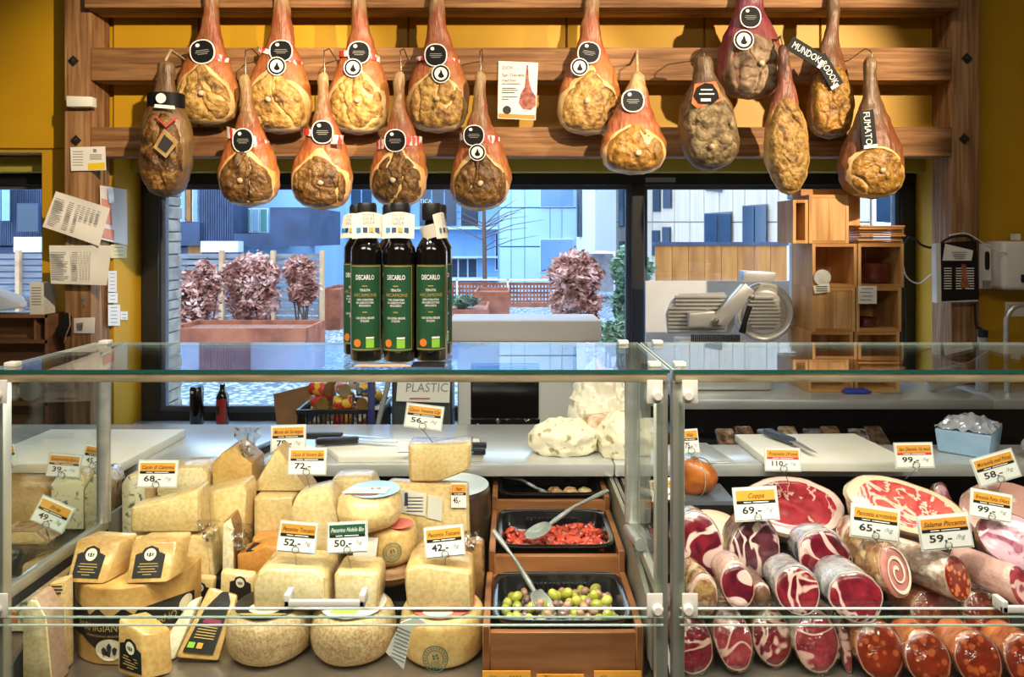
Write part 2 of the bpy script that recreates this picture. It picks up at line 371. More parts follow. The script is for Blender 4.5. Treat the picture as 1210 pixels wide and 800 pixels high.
# pale panel facade
Yp = 20.
b3 = thing('panel_building', 'pale blue panel clad facade with two large grey windows', 'building', (PX(640, Yp), Yp+1, -.02))
bpart(b3, 'wall', M_winl, 588, 40, 682, 348, Yp+.1, 3)
for i, x in enumerate((590, 604, 620, 650, 664)):
    x1 = (604, 620, 650, 664, 681)[i]
    for y0, y1 in ((60, 160), (161, 213), (214, 245), (246, 291), (292, 345)): bpart(b3, 'panel', M_pale, x+.35, y0+.3, x1-.35, y1-.3, Yp, .09)
win_far(b3, 638, 216, 678, 245, Yp, M_ltw, M_winl); win_far(b3, 638, 282, 678, 322, Yp, M_ltw, M_winl)
# lilac bay
Yl = 16.
b4 = thing('bay_building', 'lilac grey projecting bay with narrow dark windows beside the wooden facade', 'building', (PX(700, Yl), Yl+1, -.02))
mb = MB(); mb.hexa([W(681, 302, 17.5), W(703, 296, Yl), W(703, 40, Yl), W(681, 40, 17.5)], (.2, .8, 0)); mb.build('bay_side', M_ltw, b4)
mb = MB(); mb.hexa([W(703, 296, Yl), W(728, 298, Yl+.3), W(728, 40, Yl+.3), W(703, 40, Yl)], (0, 1.5, 0)); mb.build('bay_front', M_lil, b4)
for x in (682, 687): bpart(b4, 'slot_window', M_win, x, 217, x+3, 280, 17.0, .2)
mb = MB(); mb.hexa([W(700, 345, 18), W(725, 345, 18), W(725, 300, 18), W(700, 300, 18)], (0, 1, 0)); mb.build('base_wall', pm('far_brick', '#a5a2a6', '#b8b5b8', 8, .9), b4)
# wooden facade on the right, running towards the viewer
def fac(px, py, o=0):
    t = (px-727)/(1010-727); Y = 1/((1-t)/18.+t/9.5); return W(px, py, Y-o)
b5 = thing('wooden_building', 'light wood boarded facade with deep set dark windows running towards the shop', 'building', (5, 12, -.02))
mb = MB(); mb.hexa([fac(727, 345), fac(1030, 400), fac(1030, -30), fac(727, 40)], (1, 2, 0)); mb.build('wall', pm('facade_joint', '#9b8f80', rough=.8), b5)
edges = [727, 742, 757, 771, 797, 815, 832, 850, 866, 880, 906, 920, 935, 955, 985, 1028]
for i in range(len(edges)-1):
    for y0, y1 in ((20, 150), (151, 222), (223, 262), (263, 345)):
        a, b = edges[i]+.3, edges[i+1]-.3; yo = (y0-280)*.0; MB().hexa([fac(a, y1-.3, .05), fac(b, y1-.3, .05), fac(b, y0+.3, .05), fac(a, y0+.3, .05)], (.05, .08, 0)).build('board', M_tan, b5)
def fw(x0, y0, x1, y1, dy=0, ml=0):
    f = MB().hexa([fac(x0, y1, .12), fac(x1, y1+dy, .12), fac(x1, y0-dy, .12), fac(x0, y0, .12)], (.05, .1, 0)).build('window', pm('dark_reveal', '#5d646c', rough=.6), b5)
    n = ml+1
    for i in range(n):
        a = x0+(x1-x0)*i/n+.7; b = x0+(x1-x0)*(i+1)/n-.7; MB().hexa([fac(a, y1-1, .16), fac(b, y1-1, .16), fac(b, y0+1, .16), fac(a, y0+1, .16)], (.02, .04, 0)).build('pane', M_win, f)
for a in ((731, 205, 738, 268), (731, 285, 738, 300), (771, 190, 780, 250), (783, 190, 793, 246), (770, 272, 779, 302), (782, 268, 792, 300)): fw(*a)
fw(832, 252, 864, 290, 2, 1); fw(877, 243, 906, 290, 2, 1); fw(833, 180, 852, 225, 2); fw(930, 200, 960, 235, 2); fw(1035, 225, 1060, 262, 2)
# timber screen outside
scr = thing('timber_screen', 'orange brown timber screen standing outside behind the slicer', 'screen', (PX(852, 7.5), 7.55, -.02))
for i in range(8): rect(MB(), 775+i*19.4, 289, 775+(i+1)*19.4-.5, 456, 7.5, .05).build('plank', M_owood, scr)
rect(MB(), 773, 286, 932, 290, 7.48, .1).build('cap_rail', M_navy, scr)
for px in (868, 888, 912): pass
# slatted fence on the left
fn = thing('slat_fence', 'weathered grey horizontal slat fence behind the copper hedges', 'fence', (PX(290, 11), 11.1, -.02))
for i in range(13):
    rect(MB(), -420, 300+i*7.4, 382, 305.4+i*7.4, 11, .04).build('slat', M_slat, fn)
for px in (-340, -220, -100, 20, 140, 261, 322, 380): rect(MB(), px-2.5, 296, px+2.5, 398, 10.93, .07).build('fence_post', pm('fence_post_wood', '#b08a63', '#c7a27a', 6, .7), fn)
# bushes
def leafy(name, label, boxes, Y, mat, nleaf, ls, trunk, group=None, z0=-.02):
    x = sum((b[0]+b[2])/2 for b in boxes)/len(boxes); yb = max(b[3] for b in boxes)
    r = thing(name, label, 'bush', (PX(x, Y), Y, z0), group)
    mb = MB(); rnd = random.Random(int(x*7))
    for i in range(nleaf):
        b = rnd.choice(boxes)
        while True:
            u, v, w = rnd.uniform(-1, 1), rnd.uniform(-1, 1), rnd.uniform(-1, 1)
            rr_ = u*u+v*v+w*w
            if noise.noise(Vector((u*2.6+x, v*2.6, w*2.6+Y))) < -.12: continue
            if rr_ < 1 and rr_ > rnd.random()*.5: break
        if rnd.random() < .14: k_ = rnd.uniform(1.05, 1.28); u *= k_; v = -abs(v)*k_
        dp = S((b[2]-b[0])/2, Y)*.8
        c = W((b[0]+b[2])/2+u*(b[2]-b[0])/2, (b[1]+b[3])/2+v*(b[3]-b[1])/2, Y); c.y += w*dp
        a = Vector((rnd.uniform(-1, 1), rnd.uniform(-1, 1), rnd.uniform(-.6, .6))).normalized(); bb = a.cross(Vector((rnd.uniform(-1, 1), rnd.uniform(-1, 1), rnd.uniform(-1, 1)))).normalized()
        s = ls*rnd.uniform(.6, 1.3)
        mb.add([c-a*s, c+bb*s*.45, c+a*s, c-bb*s*.45], [(0, 1, 2, 3)])
    f = mb.build('foliage', mat, r); f['kind'] = 'stuff'
    mb = MB()
    for i in range(7):
        b = boxes[i % len(boxes)]; p0 = Vector((PX((b[0]+b[2])/2+rnd.uniform(-.2, .2)*(b[2]-b[0]), Y), Y+rnd.uniform(-.1, .1), z0)); p1 = W(rnd.uniform(b[0], b[2]), rnd.uniform(b[1], (b[1]+b[3])/2), Y)
        mb.tube([p0, p0.lerp(p1, .5)+Vector((rnd.uniform(-.1, .1), 0, 0)), p1], [.018, .012, .005], 5)
    mb.build('branches', trunk, r); return r
M_cop = pm('copper_leaf', '#7d4a3c', '#e2bcae', 6, .8, c3='#b57c6a'); M_twig = pm('twig', '#5f4a40', rough=.9)
M_grn = pm('green_leaf', '#3d5a46', '#7e9a78', 1.2, .6)
G = None
leafy('copper_hedge', 'loose copper leaved hedge nearest the brick pillar, front of the slat fence', [(205, 318, 262, 390), (205, 340, 240, 396), (228, 310, 260, 370)], 9.0, M_cop, 3000, .042, M_twig)
leafy('copper_hedge', 'wide dense copper leaved hedge behind the long rusty planter', [(264, 303, 330, 352), (275, 300, 322, 374), (268, 325, 330, 385)], 9.4, M_cop, 4600, .042, M_twig)
leafy('copper_hedge', 'narrow upright copper leaved hedge beside the fence end', [(336, 304, 374, 340), (340, 325, 376, 362)], 9.6, M_cop, 2600, .042, M_twig)
leafy('copper_bush', 'big rounded copper leaved bush in front of the pale facade', [(646, 308, 712, 350), (655, 298, 706, 340), (650, 335, 710, 392), (655, 380, 708, 430)], 8.2, M_cop, 6500, .042, M_twig)
leafy('evergreen_bush', 'tall green leafy bush beside the window mullion', [(724, 296, 768, 345), (726, 330, 762, 392), (730, 290, 758, 330)], 7.0, M_grn, 3600, .05, M_twig)
leafy('evergreen_bush', 'low grey green bush behind the white bench back', [(712, 380, 752, 400), (712, 392, 750, 420)], 6.2, M_grn, 1300, .045, M_twig)
# corten planters and walls
def planter(label, x0, x1, y0, Y, d, soil=True):
    r = thing('steel_planter', label, 'planter', (PX((x0+x1)/2, Y), Y+d/2, -.02)); a, b, z = PX(x0, Y), PX(x1, Y), PZ(y0, Y)
    n = max(1, int((b-a)/1.1))
    for i in range(n): MB().box((a+(b-a)*i/n+.004, Y, -.02), (a+(b-a)*(i+1)/n-.004, Y+.03, z)).build('steel_panel', M_rust, r)
    mb = MB(); mb.box((a, Y+d-.03, -.02), (b, Y+d, z)); mb.box((a, Y+.03, -.02), (a+.03, Y+d-.03, z)); mb.box((b-.03, Y+.03, -.02), (b, Y+d-.03, z)); mb.build('planter_shell', M_rust, r)
    MB().box((a+.03, Y+.03, -.02), (b-.03, Y+d-.03, z-.05)).build('soil', pm('soil', '#6a4436', '#9a6e5c', 30, .95, .5), r)
planter('long low rusty steel planter running in front of the hedges', 195, 362, 388, 7.9, .8)
planter('short rusty steel planter standing beside the gravel path', 376, 402, 342, 12, 1.2)
planter('rusty steel planter box filled with low green plants beyond the bottles', 478, 575, 366, 9.2, 1.2)
planter('squat square rusty planter next to the lattice railing', 560, 602, 345, 10.5, 1.0)
leafy('low_plants', 'low green plants growing in the rusty planter beyond the bottles', [(530, 350, 566, 362)], 9.8, M_grn, 500, .05, M_twig, z0=.53)
# lattice railing
lr = thing('lattice_railing', 'rust red perforated lattice railing across the terrace edge', 'railing', (PX(590, 13), 13, -.02))
mb = MB(); Yr = 13.
rect(mb, 478, 334, 660, 337, Yr, .05); rect(mb, 478, 358, 660, 363, Yr, .05)
for i in range(46): rect(mb, 478+i*4, 337, 480+i*4, 358, Yr, .03)
for j in range(4): rect(mb, 478, 340+j*5, 660, 342+j*5, Yr+.03, .02)
mb.build('lattice_panel', M_rust, lr)
rect(MB(), 478, 330, 660, 331.4, Yr-.05, .03).build('top_rail', M_ltw, lr)
for px in (478, 540, 600, 655): rect(MB(), px-1, 330, px+1, 392, Yr-.05, .04).build('rail_post', M_ltw, lr)
# bare tree
tr = thing('bare_tree', 'thin bare leafless tree in front of the blue building', 'tree', (PX(573, 15), 15, -.02))
mb = MB(); base = Vector((PX(573, 15), 15, -.02)); rnd = random.Random(3)
mb.tube([base, W(573, 340, 15), W(572, 260, 15), W(570, 180, 15)], [.06, .05, .04, .02], 6); mb.build('trunk', M_twig, tr)
mb = MB()
for i in range(26):
    y = rnd.uniform(190, 300); p = W(572.5, y, 15); q = p+Vector((rnd.choice((-1, 1))*rnd.uniform(.4, 1.3), rnd.uniform(-.3, .3), rnd.uniform(.1, .6))); m = p.lerp(q, .5)+Vector((0, 0, .06))
    mb.tube([p, m, q], [.016, .011, .004], 4)
mb.build('branches', M_twig, tr)
# ------------------------------------------------------------ hams
def interp(tab, t):
    for i in range(len(tab)-1):
        if t <= tab[i+1][0]:
            a, b = tab[i], tab[i+1]; k = (t-a[0])/max(1e-9, b[0]-a[0]); k = k*k*(3-2*k)*.5+k*.5; return a[1]+(b[1]-a[1])*k
    return tab[-1][1]
PROF = {
 'leg':  [(0, .0), (.008, .34), (.03, .66), (.07, .86), (.13, .97), (.20, 1.0), (.28, .95), (.37, .80), (.46, .61), (.55, .43), (.63, .32), (.72, .255), (.86, .22), (.94, .225), (.98, .20), (1, .05)],
 'short': [(0, .0), (.010, .34), (.04, .66), (.09, .87), (.16, .98), (.25, 1.0), (.35, .92), (.45, .75), (.54, .57), (.63, .38), (.72, .25), (.82, .19), (.92, .20), (.97, .18), (1, .05)],
 'squat': [(0, .0), (.01, .34), (.04, .66), (.1, .88), (.2, 1.0), (.32, .97), (.45, .80), (.58, .62), (.7, .46), (.8, .34), (.88, .24), (.95, .22), (1, .05)],
 'oval': [(0, .0), (.015, .34), (.06, .68), (.14, .90), (.26, 1.0), (.40, .99), (.55, .88), (.68, .66), (.78, .43), (.86, .32), (.93, .33), (.98, .28), (1, .05)],
 'long': [(0, .0), (.01, .30), (.05, .55), (.13, .80), (.25, .98), (.36, 1.0), (.48, .84), (.60, .60), (.70, .42), (.80, .30), (.90, .25), (.97, .22), (1, .05)]}
def skin(name, cols, pos):
    if name in MATS: return MATS[name]
    m = bpy.data.materials.new(name); m.use_nodes = True; N = m.node_tree.nodes; L = m.node_tree.links; b = N['Principled BSDF']
    tc = N.new('ShaderNodeTexCoord'); sp = N.new('ShaderNodeSeparateXYZ'); L.new(tc.outputs['Generated'], sp.inputs[0])
    nz = N.new('ShaderNodeTexNoise'); nz.inputs['Scale'].default_value = 17; nz.inputs['Distortion'].default_value = .8; nz.inputs['Detail'].default_value = 6; L.new(tc.outputs['Object'], nz.inputs['Vector'])
    ad = N.new('ShaderNodeMath'); ad.operation = 'MULTIPLY_ADD'; ad.inputs[1].default_value = .8; L.new(nz.outputs['Fac'], ad.inputs[0])
    sb = N.new('ShaderNodeMath'); sb.operation = 'SUBTRACT'; sb.inputs[1].default_value = .4; L.new(sp.outputs['Z'], sb.inputs[0]); L.new(sb.outputs[0], ad.inputs[2])
    cr = N.new('ShaderNodeValToRGB'); e = cr.color_ramp.elements
    e[0].position = pos[0]; e[0].color = C(cols[0]); e[1].position = pos[-1]; e[1].color = C(cols[-1])
    for p, c in list(zip(pos, cols))[1:-1]: x = e.new(p); x.color = C(c)
    L.new(ad.outputs[0], cr.inputs[0]); L.new(cr.outputs[0], b.inputs['Base Color']); b.inputs['Roughness'].default_value = .42
    n2 = N.new('ShaderNodeTexNoise'); n2.inputs['Scale'].default_value = 35; n2.inputs['Detail'].default_value = 6; sm = N.new('ShaderNodeMapping'); sm.inputs['Scale'].default_value = (1.4, 1, .3); L.new(tc.outputs['Object'], sm.inputs['Vector']); L.new(sm.outputs[0], n2.inputs['Vector'])
    bp = N.new('ShaderNodeBump'); bp.inputs['Strength'].default_value = .8; bp.inputs['Distance'].default_value = .012; L.new(n2.outputs['Fac'], bp.inputs['Height']); L.new(bp.outputs[0], b.inputs['Normal'])
    MATS[name] = m; return m
SK = {
 'red': skin('ham_skin_red', ['#b88a50', '#ae7038', '#a05a2e', '#864426', '#84603a', '#a88a5e'], (.0, .2, .42, .62, .78, 1)),
 'brown': skin('ham_skin_brown', ['#8a6a3c', '#7b4c26', '#6f3d1e', '#6a4526', '#5d4228', '#7a6040'], (.0, .2, .42, .62, .78, 1)),
 'wine': skin('ham_skin_purple_lit', ['#8a6a4a', '#8c4a3a', '#7a2f35', '#6d2a38', '#7a3a44', '#80505a'], (.0, .2, .42, .62, .78, 1)),  # purple light on the shank is put into the skin colour
 'gold': skin('ham_skin_gold', ['#c79b50', '#cda55c', '#b98a48', '#8f4a30', '#6e3a26', '#4a3020'], (.0, .2, .5, .62, .78, 1)),
 'dark': skin('ham_skin_dark', ['#5f4526', '#6f5430', '#80653c', '#6d4e2c', '#5a4028', '#6e5638'], (.0, .2, .42, .62, .78, 1))}
FACE = {
 'gold': pm('face_gold', '#5f4018', '#c8a258', 16, .5, 1, 40, detail=10, c3='#ae8746', ramp=(.30, .45, .66), dist=1.0, bdist=.014, grain=(60, '#c8b89c')),
 'brown': pm('face_brown', '#2f1d0c', '#8f6a34', 16, .42, 1, 40, detail=10, c3='#6b4a22', ramp=(.30, .46, .68), dist=1.0, bdist=.014, grain=(60, '#c8b89c')),
 'amber': pm('face_amber', '#6b430f', '#c08c3a', 14, .4, 1, 36, detail=10, c3='#9c742e', ramp=(.30, .46, .68), dist=1.0, bdist=.014, grain=(60, '#c8b89c')),
 'grey': pm('face_grey', '#443522', '#a8946c', 30, .7, 1, 46, detail=8, c3='#75603e', ramp=(.32, .48, .66), dist=.8, bdist=.010),
 'mould': pm('face_mould', '#5b4430', '#ab9274', 16, .65, .8, 40, detail=8, c3='#80664a', ramp=(.32, .48, .66), dist=.8, bdist=.008)}
M_rim = pm('ham_fat', '#c99a58', '#e3c58c', 18, .4, .6, 30, bdist=.006, c3='#d5ae70')
M_bone = pm('bone', '#b9a07a', '#d9c6a2', 20, .6)
M_tagb = pm('tag_black', '#0d0e0f', rough=.6, spec=.2); M_tagw = pm('tag_white', '#eeeae2', rough=.5); M_red = pm('band_red', '#c23a30', rough=.5)
M_rope = pm('rope', '#8a7350', '#b19a70', 60, .9, .5, 120); M_wire = pm('wire', '#8a8880', rough=.35, metal=1)
OUT = [(-.93, .20), (-.86, .31), (-.60, .40), (-.30, .47), (-.12, .525), (.06, .535), (.26, .47), (.55, .40), (.86, .32), (.95, .20), (.88, .09), (.55, .028), (0, .012), (-.55, .028), (-.88, .09)]
OUTR = [(-.9, .22), (-.8, .38), (-.5, .47), (-.1, .50), (.3, .48), (.7, .40), (.9, .26), (.8, .1), (.4, .03), (-.1, .02), (-.55, .05), (-.8, .11)]
def loop_pts(ctrl, n):
    k = len(ctrl); r = []
    for i in range(n):
        u = i*k/n; j = int(u); f = u-j; p = [Vector((*ctrl[(j+q-1) % k], 0)) for q in range(4)]
        r.append(.5*((2*p[1])+(-p[0]+p[2])*f+(2*p[0]-5*p[1]+4*p[2]-p[3])*f*f+(-p[0]+3*p[1]-3*p[2]+p[3])*f**3))
    return r
def ham(label, hx, hy, bx, by, wpx, prof='leg', sk='red', face='gold', rim=True, Y=None, out=OUT, hook='wire', hookto=None, dep=.60, seed=0, pk=None):
    if Y is None: Y, dep = (2.774, min(dep, .54)) if hy < 0 else (2.668, dep)      # upper row against the beams, lower row hangs in front of it
    if pk is None: pk = .76 if prof == 'leg' else (.84 if prof == 'short' else 1.0)
    sc = Y/F; top = W(hx, hy, Y); bot = W(bx, by, Y); ax = top-bot; L = ax.length; az = ax.normalized(); axx = Vector((az.z, 0, -az.x)); hw = wpx*sc/2
    P = PROF[prof]
    r = thing('cured_ham', label, 'ham', bot, 'hams hung from the timber beams')
    def wd(t): return interp(P, t)*hw
    def dp(t):
        w = interp(P, t); return hw*(w*dep if w > .4 else w*(dep+(1-dep)*min(1, (.4-w)/.15)*.8))
    def pos(x, y, t): return bot+az*(t*L)+axx*x+Vector((0, y, 0))
    def bend(t): return .03*hw*math.sin(t*9+seed)*(1 if t < .98 else 0)
    def nz(p, a, f): return a*noise.noise(p*f+Vector((seed*3.1, seed*1.7, 0)))
    vs = []; fs = []; n = 44; k = 46; e = 2.3
    for i in range(k+1):
        t = i/k; t = t if t > 0 else 0; w, d = wd(t), dp(t)
        for j in range(n):
            a = 2*math.pi*j/n; ca, sa = math.cos(a), math.sin(a)
            x = w*math.copysign(abs(ca)**(2/e), ca)+bend(t); y = d*math.copysign(abs(sa)**(2/e), sa)
            p = pos(x, y, t); o = nz(p, .006, 16)+nz(p, .0025, 50); vs.append(p+Vector((ca*o, sa*o, 0)))
    for i in range(k):
        for j in range(n): fs.append((i*n+j, i*n+(j+1) % n, (i+1)*n+(j+1) % n, (i+1)*n+j))
    MB().add(vs, fs).build('leg_skin', SK[sk], r, smooth=60, weld=True)
    def fy(x, t):
        w, d = wd(t), dp(t); q = min(.999, abs(x-bend(t))/max(w, 1e-5)); return -d*(1-q**e)**(1/e)
    def patch(name, mat, s, lift, amp, rough_f):
        c = Vector((.0, .22, 0)); NS = 100; lp = loop_pts(out, NS); vs = []; fs = []; rings = 28
        for i in range(rings+1):
            f = i/rings
            for j in range(NS):
                q = c+(lp[j]-c)*(f*s); t = min(max(q.y*pk, .012), .97); x = q.x*hw
                lim = wd(t)*.985; x = max(-lim, min(lim, x-0))+bend(t)
                edge = 1-max(0, (f-.8)/.2)**2
                p = pos(x, 0, t); o = amp*(noise.noise(p*rough_f+Vector((seed, 0, 5)))+.5*noise.noise(p*rough_f*2.3))
                if amp > .004:
                    for f1, w1, d1 in ((9, .07, .010), (21, .09, .005)):
                        kk = abs(noise.noise(Vector((p.x*f1, p.z*f1*.7, seed*3.7)))); o -= d1*max(0, 1-kk/w1)
                p.y += fy(x, t)-(lift+o)*edge+.0035*(1-edge)
                vs.append(p)
        for i in range(rings):
            for j in range(NS): fs.append((i*NS+j, i*NS+(j+1) % NS, (i+1)*NS+(j+1) % NS, (i+1)*NS+j))
        return MB().add(vs, fs).build(name, mat, r, smooth=70, weld=True)
    if rim: patch('fat_rim', M_rim, 1.06, .004, .0025, 20)
    cf = patch('cut_face', FACE[face], .95 if rim else 1.0, .012, .006, 26)
    if rim or face in ('grey', 'mould'):
        t = .19; x = hw*(.12*math.sin(seed*2.3)); p = pos(x, fy(x, t)-.016, t); MB().ball(p, (.011, .009, .010), 10, 8, .3, 90, seed).build('bone_end', M_bone, cf, smooth=60)
    # hook
    if hookto is None: hookto = hy-26
    tz = PZ(hookto, Y); tp = top.copy()
    if hook == 'wire':
        pts = [tp+Vector((0, 0, -.03)), tp+Vector((.004, -.01, .005)), Vector((tp.x, Y, tz-.012)), Vector((tp.x+.006, Y+.05, tz+.008)), Vector((tp.x+.004, 2.84, tz-.004))]
        MB().tube(pts, .0022, 6).build('hook', M_wire, r, smooth=60)
    elif hook == 'rope':
        MB().tube([tp+Vector((0, -.012, -.05)), tp+Vector((0, 0, .004)), Vector((tp.x+.004, Y+.03, tz)), Vector((tp.x+.004, 2.84, tz-.01))], .005, 7).build('hook', M_rope, r, smooth=60)
    r['_'] = 0; del r['_']
    def surf(px, py):
        p = W(px, py, Y); d = p-bot; t = max(0, min(1, d.dot(az)/L)); x = d.dot(axx); return p, t, x, fy(x, t)
    return r, surf, pos, wd, dp, Y
def oval_tag(h, px, py, w, hgt, rot=0, badge=None):
    r, surf = h[0], h[1]; p, t, x, y = surf(px, py); p.y = h[5]+y-.022
    Y = p.y; p = W(px, py, Y); u = Vector((math.cos(R(rot)), 0, -math.sin(R(rot)))); v = Vector((math.sin(R(rot)), 0, math.cos(R(rot)))); a, b = S(w/2, Y), S(hgt/2, Y)
    o = MB().ell(p, u*a, v*b, (0, .0025, 0), 36, sup=2.3).build('oval_tag', M_tagw, r)
    MB().ell(p-Vector((0, .0012, 0)), u*a*.90, v*b*.91, (0, .0010, 0), 36, sup=2.3).build('tag_print', M_tagb, o)
    mb = MB(); q = p-Vector((0, .0016, 0))
    for dz, ww in ((.1, .5), (-.05, .56), (-.2, .4)): mb.prism([q+u*a*i*ww+v*b*(dz+j*.025) for i, j in ((-1, -1), (1, -1), (1, 1), (-1, 1))], (0, .0003, 0))
    mb.build('small_print', M_grey, o); MB().ell(q+v*b*.55-u*a*.3, u*a*.17, v*b*.15, (0, .0003, 0), 14).build('emblem', M_tagw, o)
def badge(h, px, py, d, kind=0):
    r, surf = h[0], h[1]; p, t, x, y = surf(px, py); Y = h[5]+y-.028; p = W(px, py, Y); a = S(d/2, Y); u, v = Vector((1, 0, 0)), Vector((0, 0, 1))
    o = MB().ell(p, u*a, v*a, (0, .002, 0), 32).build('round_badge', M_tagw, r)
    mb = MB(); n = 32; q = p-Vector((0, .0006, 0))
    for r0, r1 in ((.70, .90),):
        vs = []; fs = []
        for j in range(n):
            an = 2*math.pi*j/n; dvec = u*math.cos(an)+v*math.sin(an); vs += [q+dvec*a*r0, q+dvec*a*r1]
        fs = [(2*j, 2*j+1, (2*j+3) % (2*n), (2*j+2) % (2*n)) for j in range(n)]; mb.add(vs, fs)
    mb.build('badge_ring', M_tagb, o)
    pts = [(0, .5), (.10, .25), (.18, -.02), (.30, -.18), (.28, -.36), (.1, -.46), (-.12, -.44), (-.28, -.30), (-.24, -.1), (-.1, .12), (-.05, .3)]
    MB().prism([q+u*a*x*1.1+v*a*y for x, y in pts], (0, .0003, 0)).build('badge_mark', M_tagb, o)
def band(h, px0, py0, px1, py1, wpx, mat, lift=.004, name='paper_band', t_off=0):
    r, surf, pos, wd, dp, _Y = h; p, t, x, y = surf((px0+px1)/2, (py0+py1)/2); sl = (py1-py0)/(px1-px0)
    vs = []; fs = []; n = 36; b2 = S(wpx/2, _Y); e = 2.3
    for j in range(n):
        a = 2*math.pi*j/n; ca, sa = math.cos(a), math.sin(a)
        for s in (-1, 1):
            w, d = wd(t)+lift+.003, dp(t)+lift+.004
            q = pos(w*math.copysign(abs(ca)**(2/e), ca), d*math.copysign(abs(sa)**(2/e), sa), t); q.z += s*b2-(q.x-p.x)*sl; vs.append(q)
    fs = [(2*j, (2*j+2) % (2*n), (2*j+3) % (2*n), 2*j+1) for j in range(n)]
    o = MB().add(vs, fs).build(name, mat, r, smooth=60); return o
M_bandrw = pm('band_red_white', '#c4342c', '#e8d9cf', 60, .5, kind='noise', ramp=(.5, .56), stretch=(1, 1, .3))
# upper row, shanks running up to the top beam
h = ham('plump ham with one large black oval tag, beside the dark banded ham', 250, -32, 244, 149, 73, seed=1, hookto=-45); band(h, 232, 62, 262, 70, 8, M_bandrw); oval_tag(h, 239, 61, 30, 29, -8)
h = ham('ham with an oval tag over a badge, next to the one with a single tag', 334, -34, 329, 159, 79, seed=2, hookto=-45); band(h, 318, 64, 350, 74, 6, M_bandrw); oval_tag(h, 332, 60, 28, 26); badge(h, 327, 78, 22)
h = ham('ham with a dark round hollow, fourth along the top beam from the papered post', 426, -34, 424, 160, 74, seed=3, hookto=-45); band(h, 408, 66, 444, 70, 7, M_bandrw); oval_tag(h, 424, 62, 27, 27); badge(h, 417, 80, 22)
h = ham('ham directly beside the hanging poster, upper one, drop badge under its oval tag', 517, -35, 518, 158, 75, seed=4, hookto=-45); band(h, 505, 72, 535, 74, 5, M_bandrw); oval_tag(h, 515, 65, 27, 27); badge(h, 521, 87, 22)
h = ham('ham hung on the other side of the poster, with a white badge tilted left', 701, -34, 694, 161, 75, seed=5, hookto=-45); oval_tag(h, 696, 62, 27, 26, 10); badge(h, 685, 79, 21)
h = ham('wine red ham, purple light painted into its skin, greyish mouldy face, hung highest under the ceiling lamp', 889, -75, 885, 118, 80, Y=2.762, sk='wine', face='mould', rim=False, seed=6, out=OUTR, hookto=-85); oval_tag(h, 887, 20, 25, 26); badge(h, 879, 47, 24)
h = ham('lean golden ham wrapped with two black lettered straps', 985, -32, 979, 165, 55, sk='brown', face='amber', rim=False, seed=7, out=OUTR, hookto=-45, prof='leg', pk=.9)
def strap(h, pts, txt, wpx, Y=2.63):
    r = h[0]; q = [W(a, b, Y) for a, b in pts]; u = (q[1]-q[0]); ln = u.length; u.normalize(); v = Vector((-u.z, 0, u.x)); w2 = S(wpx/2, Y)
    o = MB().hexa([q[0]-v*w2, q[1]-v*w2, q[1]+v*w2, q[0]+v*w2], (0, .004, 0)).build('lettered_strap', M_tagb, r)
    mb = MB(); textw(mb, txt, (q[0]+q[1])/2-v*w2*.45-Vector((0, .001, 0)), u, v, w2*1.0, ln*.8); mb.build('strap_lettering', M_tagw, o)
    MB().hexa([q[1]-v*w2-u*.012, q[1]-v*w2, q[1]+v*w2*.2, q[1]+v*w2*.2-u*.012], (0, -.0008, 0)).build('strap_clip', M_tagw, o)
strap(h, [(933, 50), (973, 74)], 'MUNDOK', 17, 2.70); strap(h, [(968, 66), (990, 102)], 'BRODOK', 16, 2.706)
# lower row
h = ham('ham left of the tall bottles near the window corner, red banded, one oval tag', 290, 88, 296, 245, 71, prof='short', face='brown', seed=8, hookto=56); band(h, 276, 158, 312, 172, 13, M_bandrw); oval_tag(h, 287, 166, 25, 29)
h = ham('ham with brown face whose red band sticks out beside its single oval tag', 383, 86, 381, 249, 72, prof='short', face='brown', seed=9, hookto=56); band(h, 366, 158, 400, 166, 8, M_bandrw); oval_tag(h, 381, 156, 26, 28)
o = MB().hexa([W(391, 170, 2.598), W(405, 170, 2.598), W(406, 160, 2.598), W(392, 159, 2.598)], (0, .002, 0)).build('band_end', M_bandrw, h[0])
h = ham('ham hanging right above the olive oil bottles, red band behind an oval tag', 473, 84, 471, 246, 68, prof='short', face='brown', seed=10, hookto=56); band(h, 456, 172, 490, 168, 11, M_bandrw); oval_tag(h, 467, 166, 26, 27)
h = ham('ham below the poster corner with oval tag and round badge, over the window', 567, 84, 568, 250, 71, prof='short', face='brown', seed=11, hookto=57); band(h, 553, 163, 586, 167, 9, M_bandrw); oval_tag(h, 560, 160, 25, 25); badge(h, 564, 180, 20)
h = ham('short squat ham with an amber face hung on a dark strap', 753, 84, 745, 207, 78, prof='squat', face='amber', seed=12, Y=2.655, hook='rope', hookto=58, out=OUT, pk=.95); oval_tag(h, 748, 119, 27, 27)
h = ham('rough oval crusted ham with a red and black label', 830, 66, 841, 202, 69, prof='oval', sk='dark', face='grey', rim=False, seed=13, hookto=57, out=[(x*1.0, y*1.42) for x, y in OUTR])
rr = h[0]
MB().prism([W(a, b, 2.602) for a, b in ((817, 122), (821, 99), (846, 96), (855, 118), (824, 128))], (0, .003, 0)).build('red_label', pm('label_orange', '#d8542c', '#e88a3a', 30, .4), rr)
o = MB().prism([W(a, b, 2.598) for a, b in ((820, 113), (824, 103), (833, 98), (842, 99), (848, 108), (850, 116), (842, 123), (826, 122))], (0, .002, 0)).build('black_label', M_tagb, rr)
mb = MB()
for a, b, w in ((835, 106, 14), (835, 111, 18)): mb.cbox(W(a, b, 2.596), (S(w, 2.6), .0006, S(1.6, 2.6)))
mb.cbox(W(834, 118, 2.596), (S(12, 2.6), .0006, S(3.5, 2.6))); mb.build('small_print', M_tagw, o)
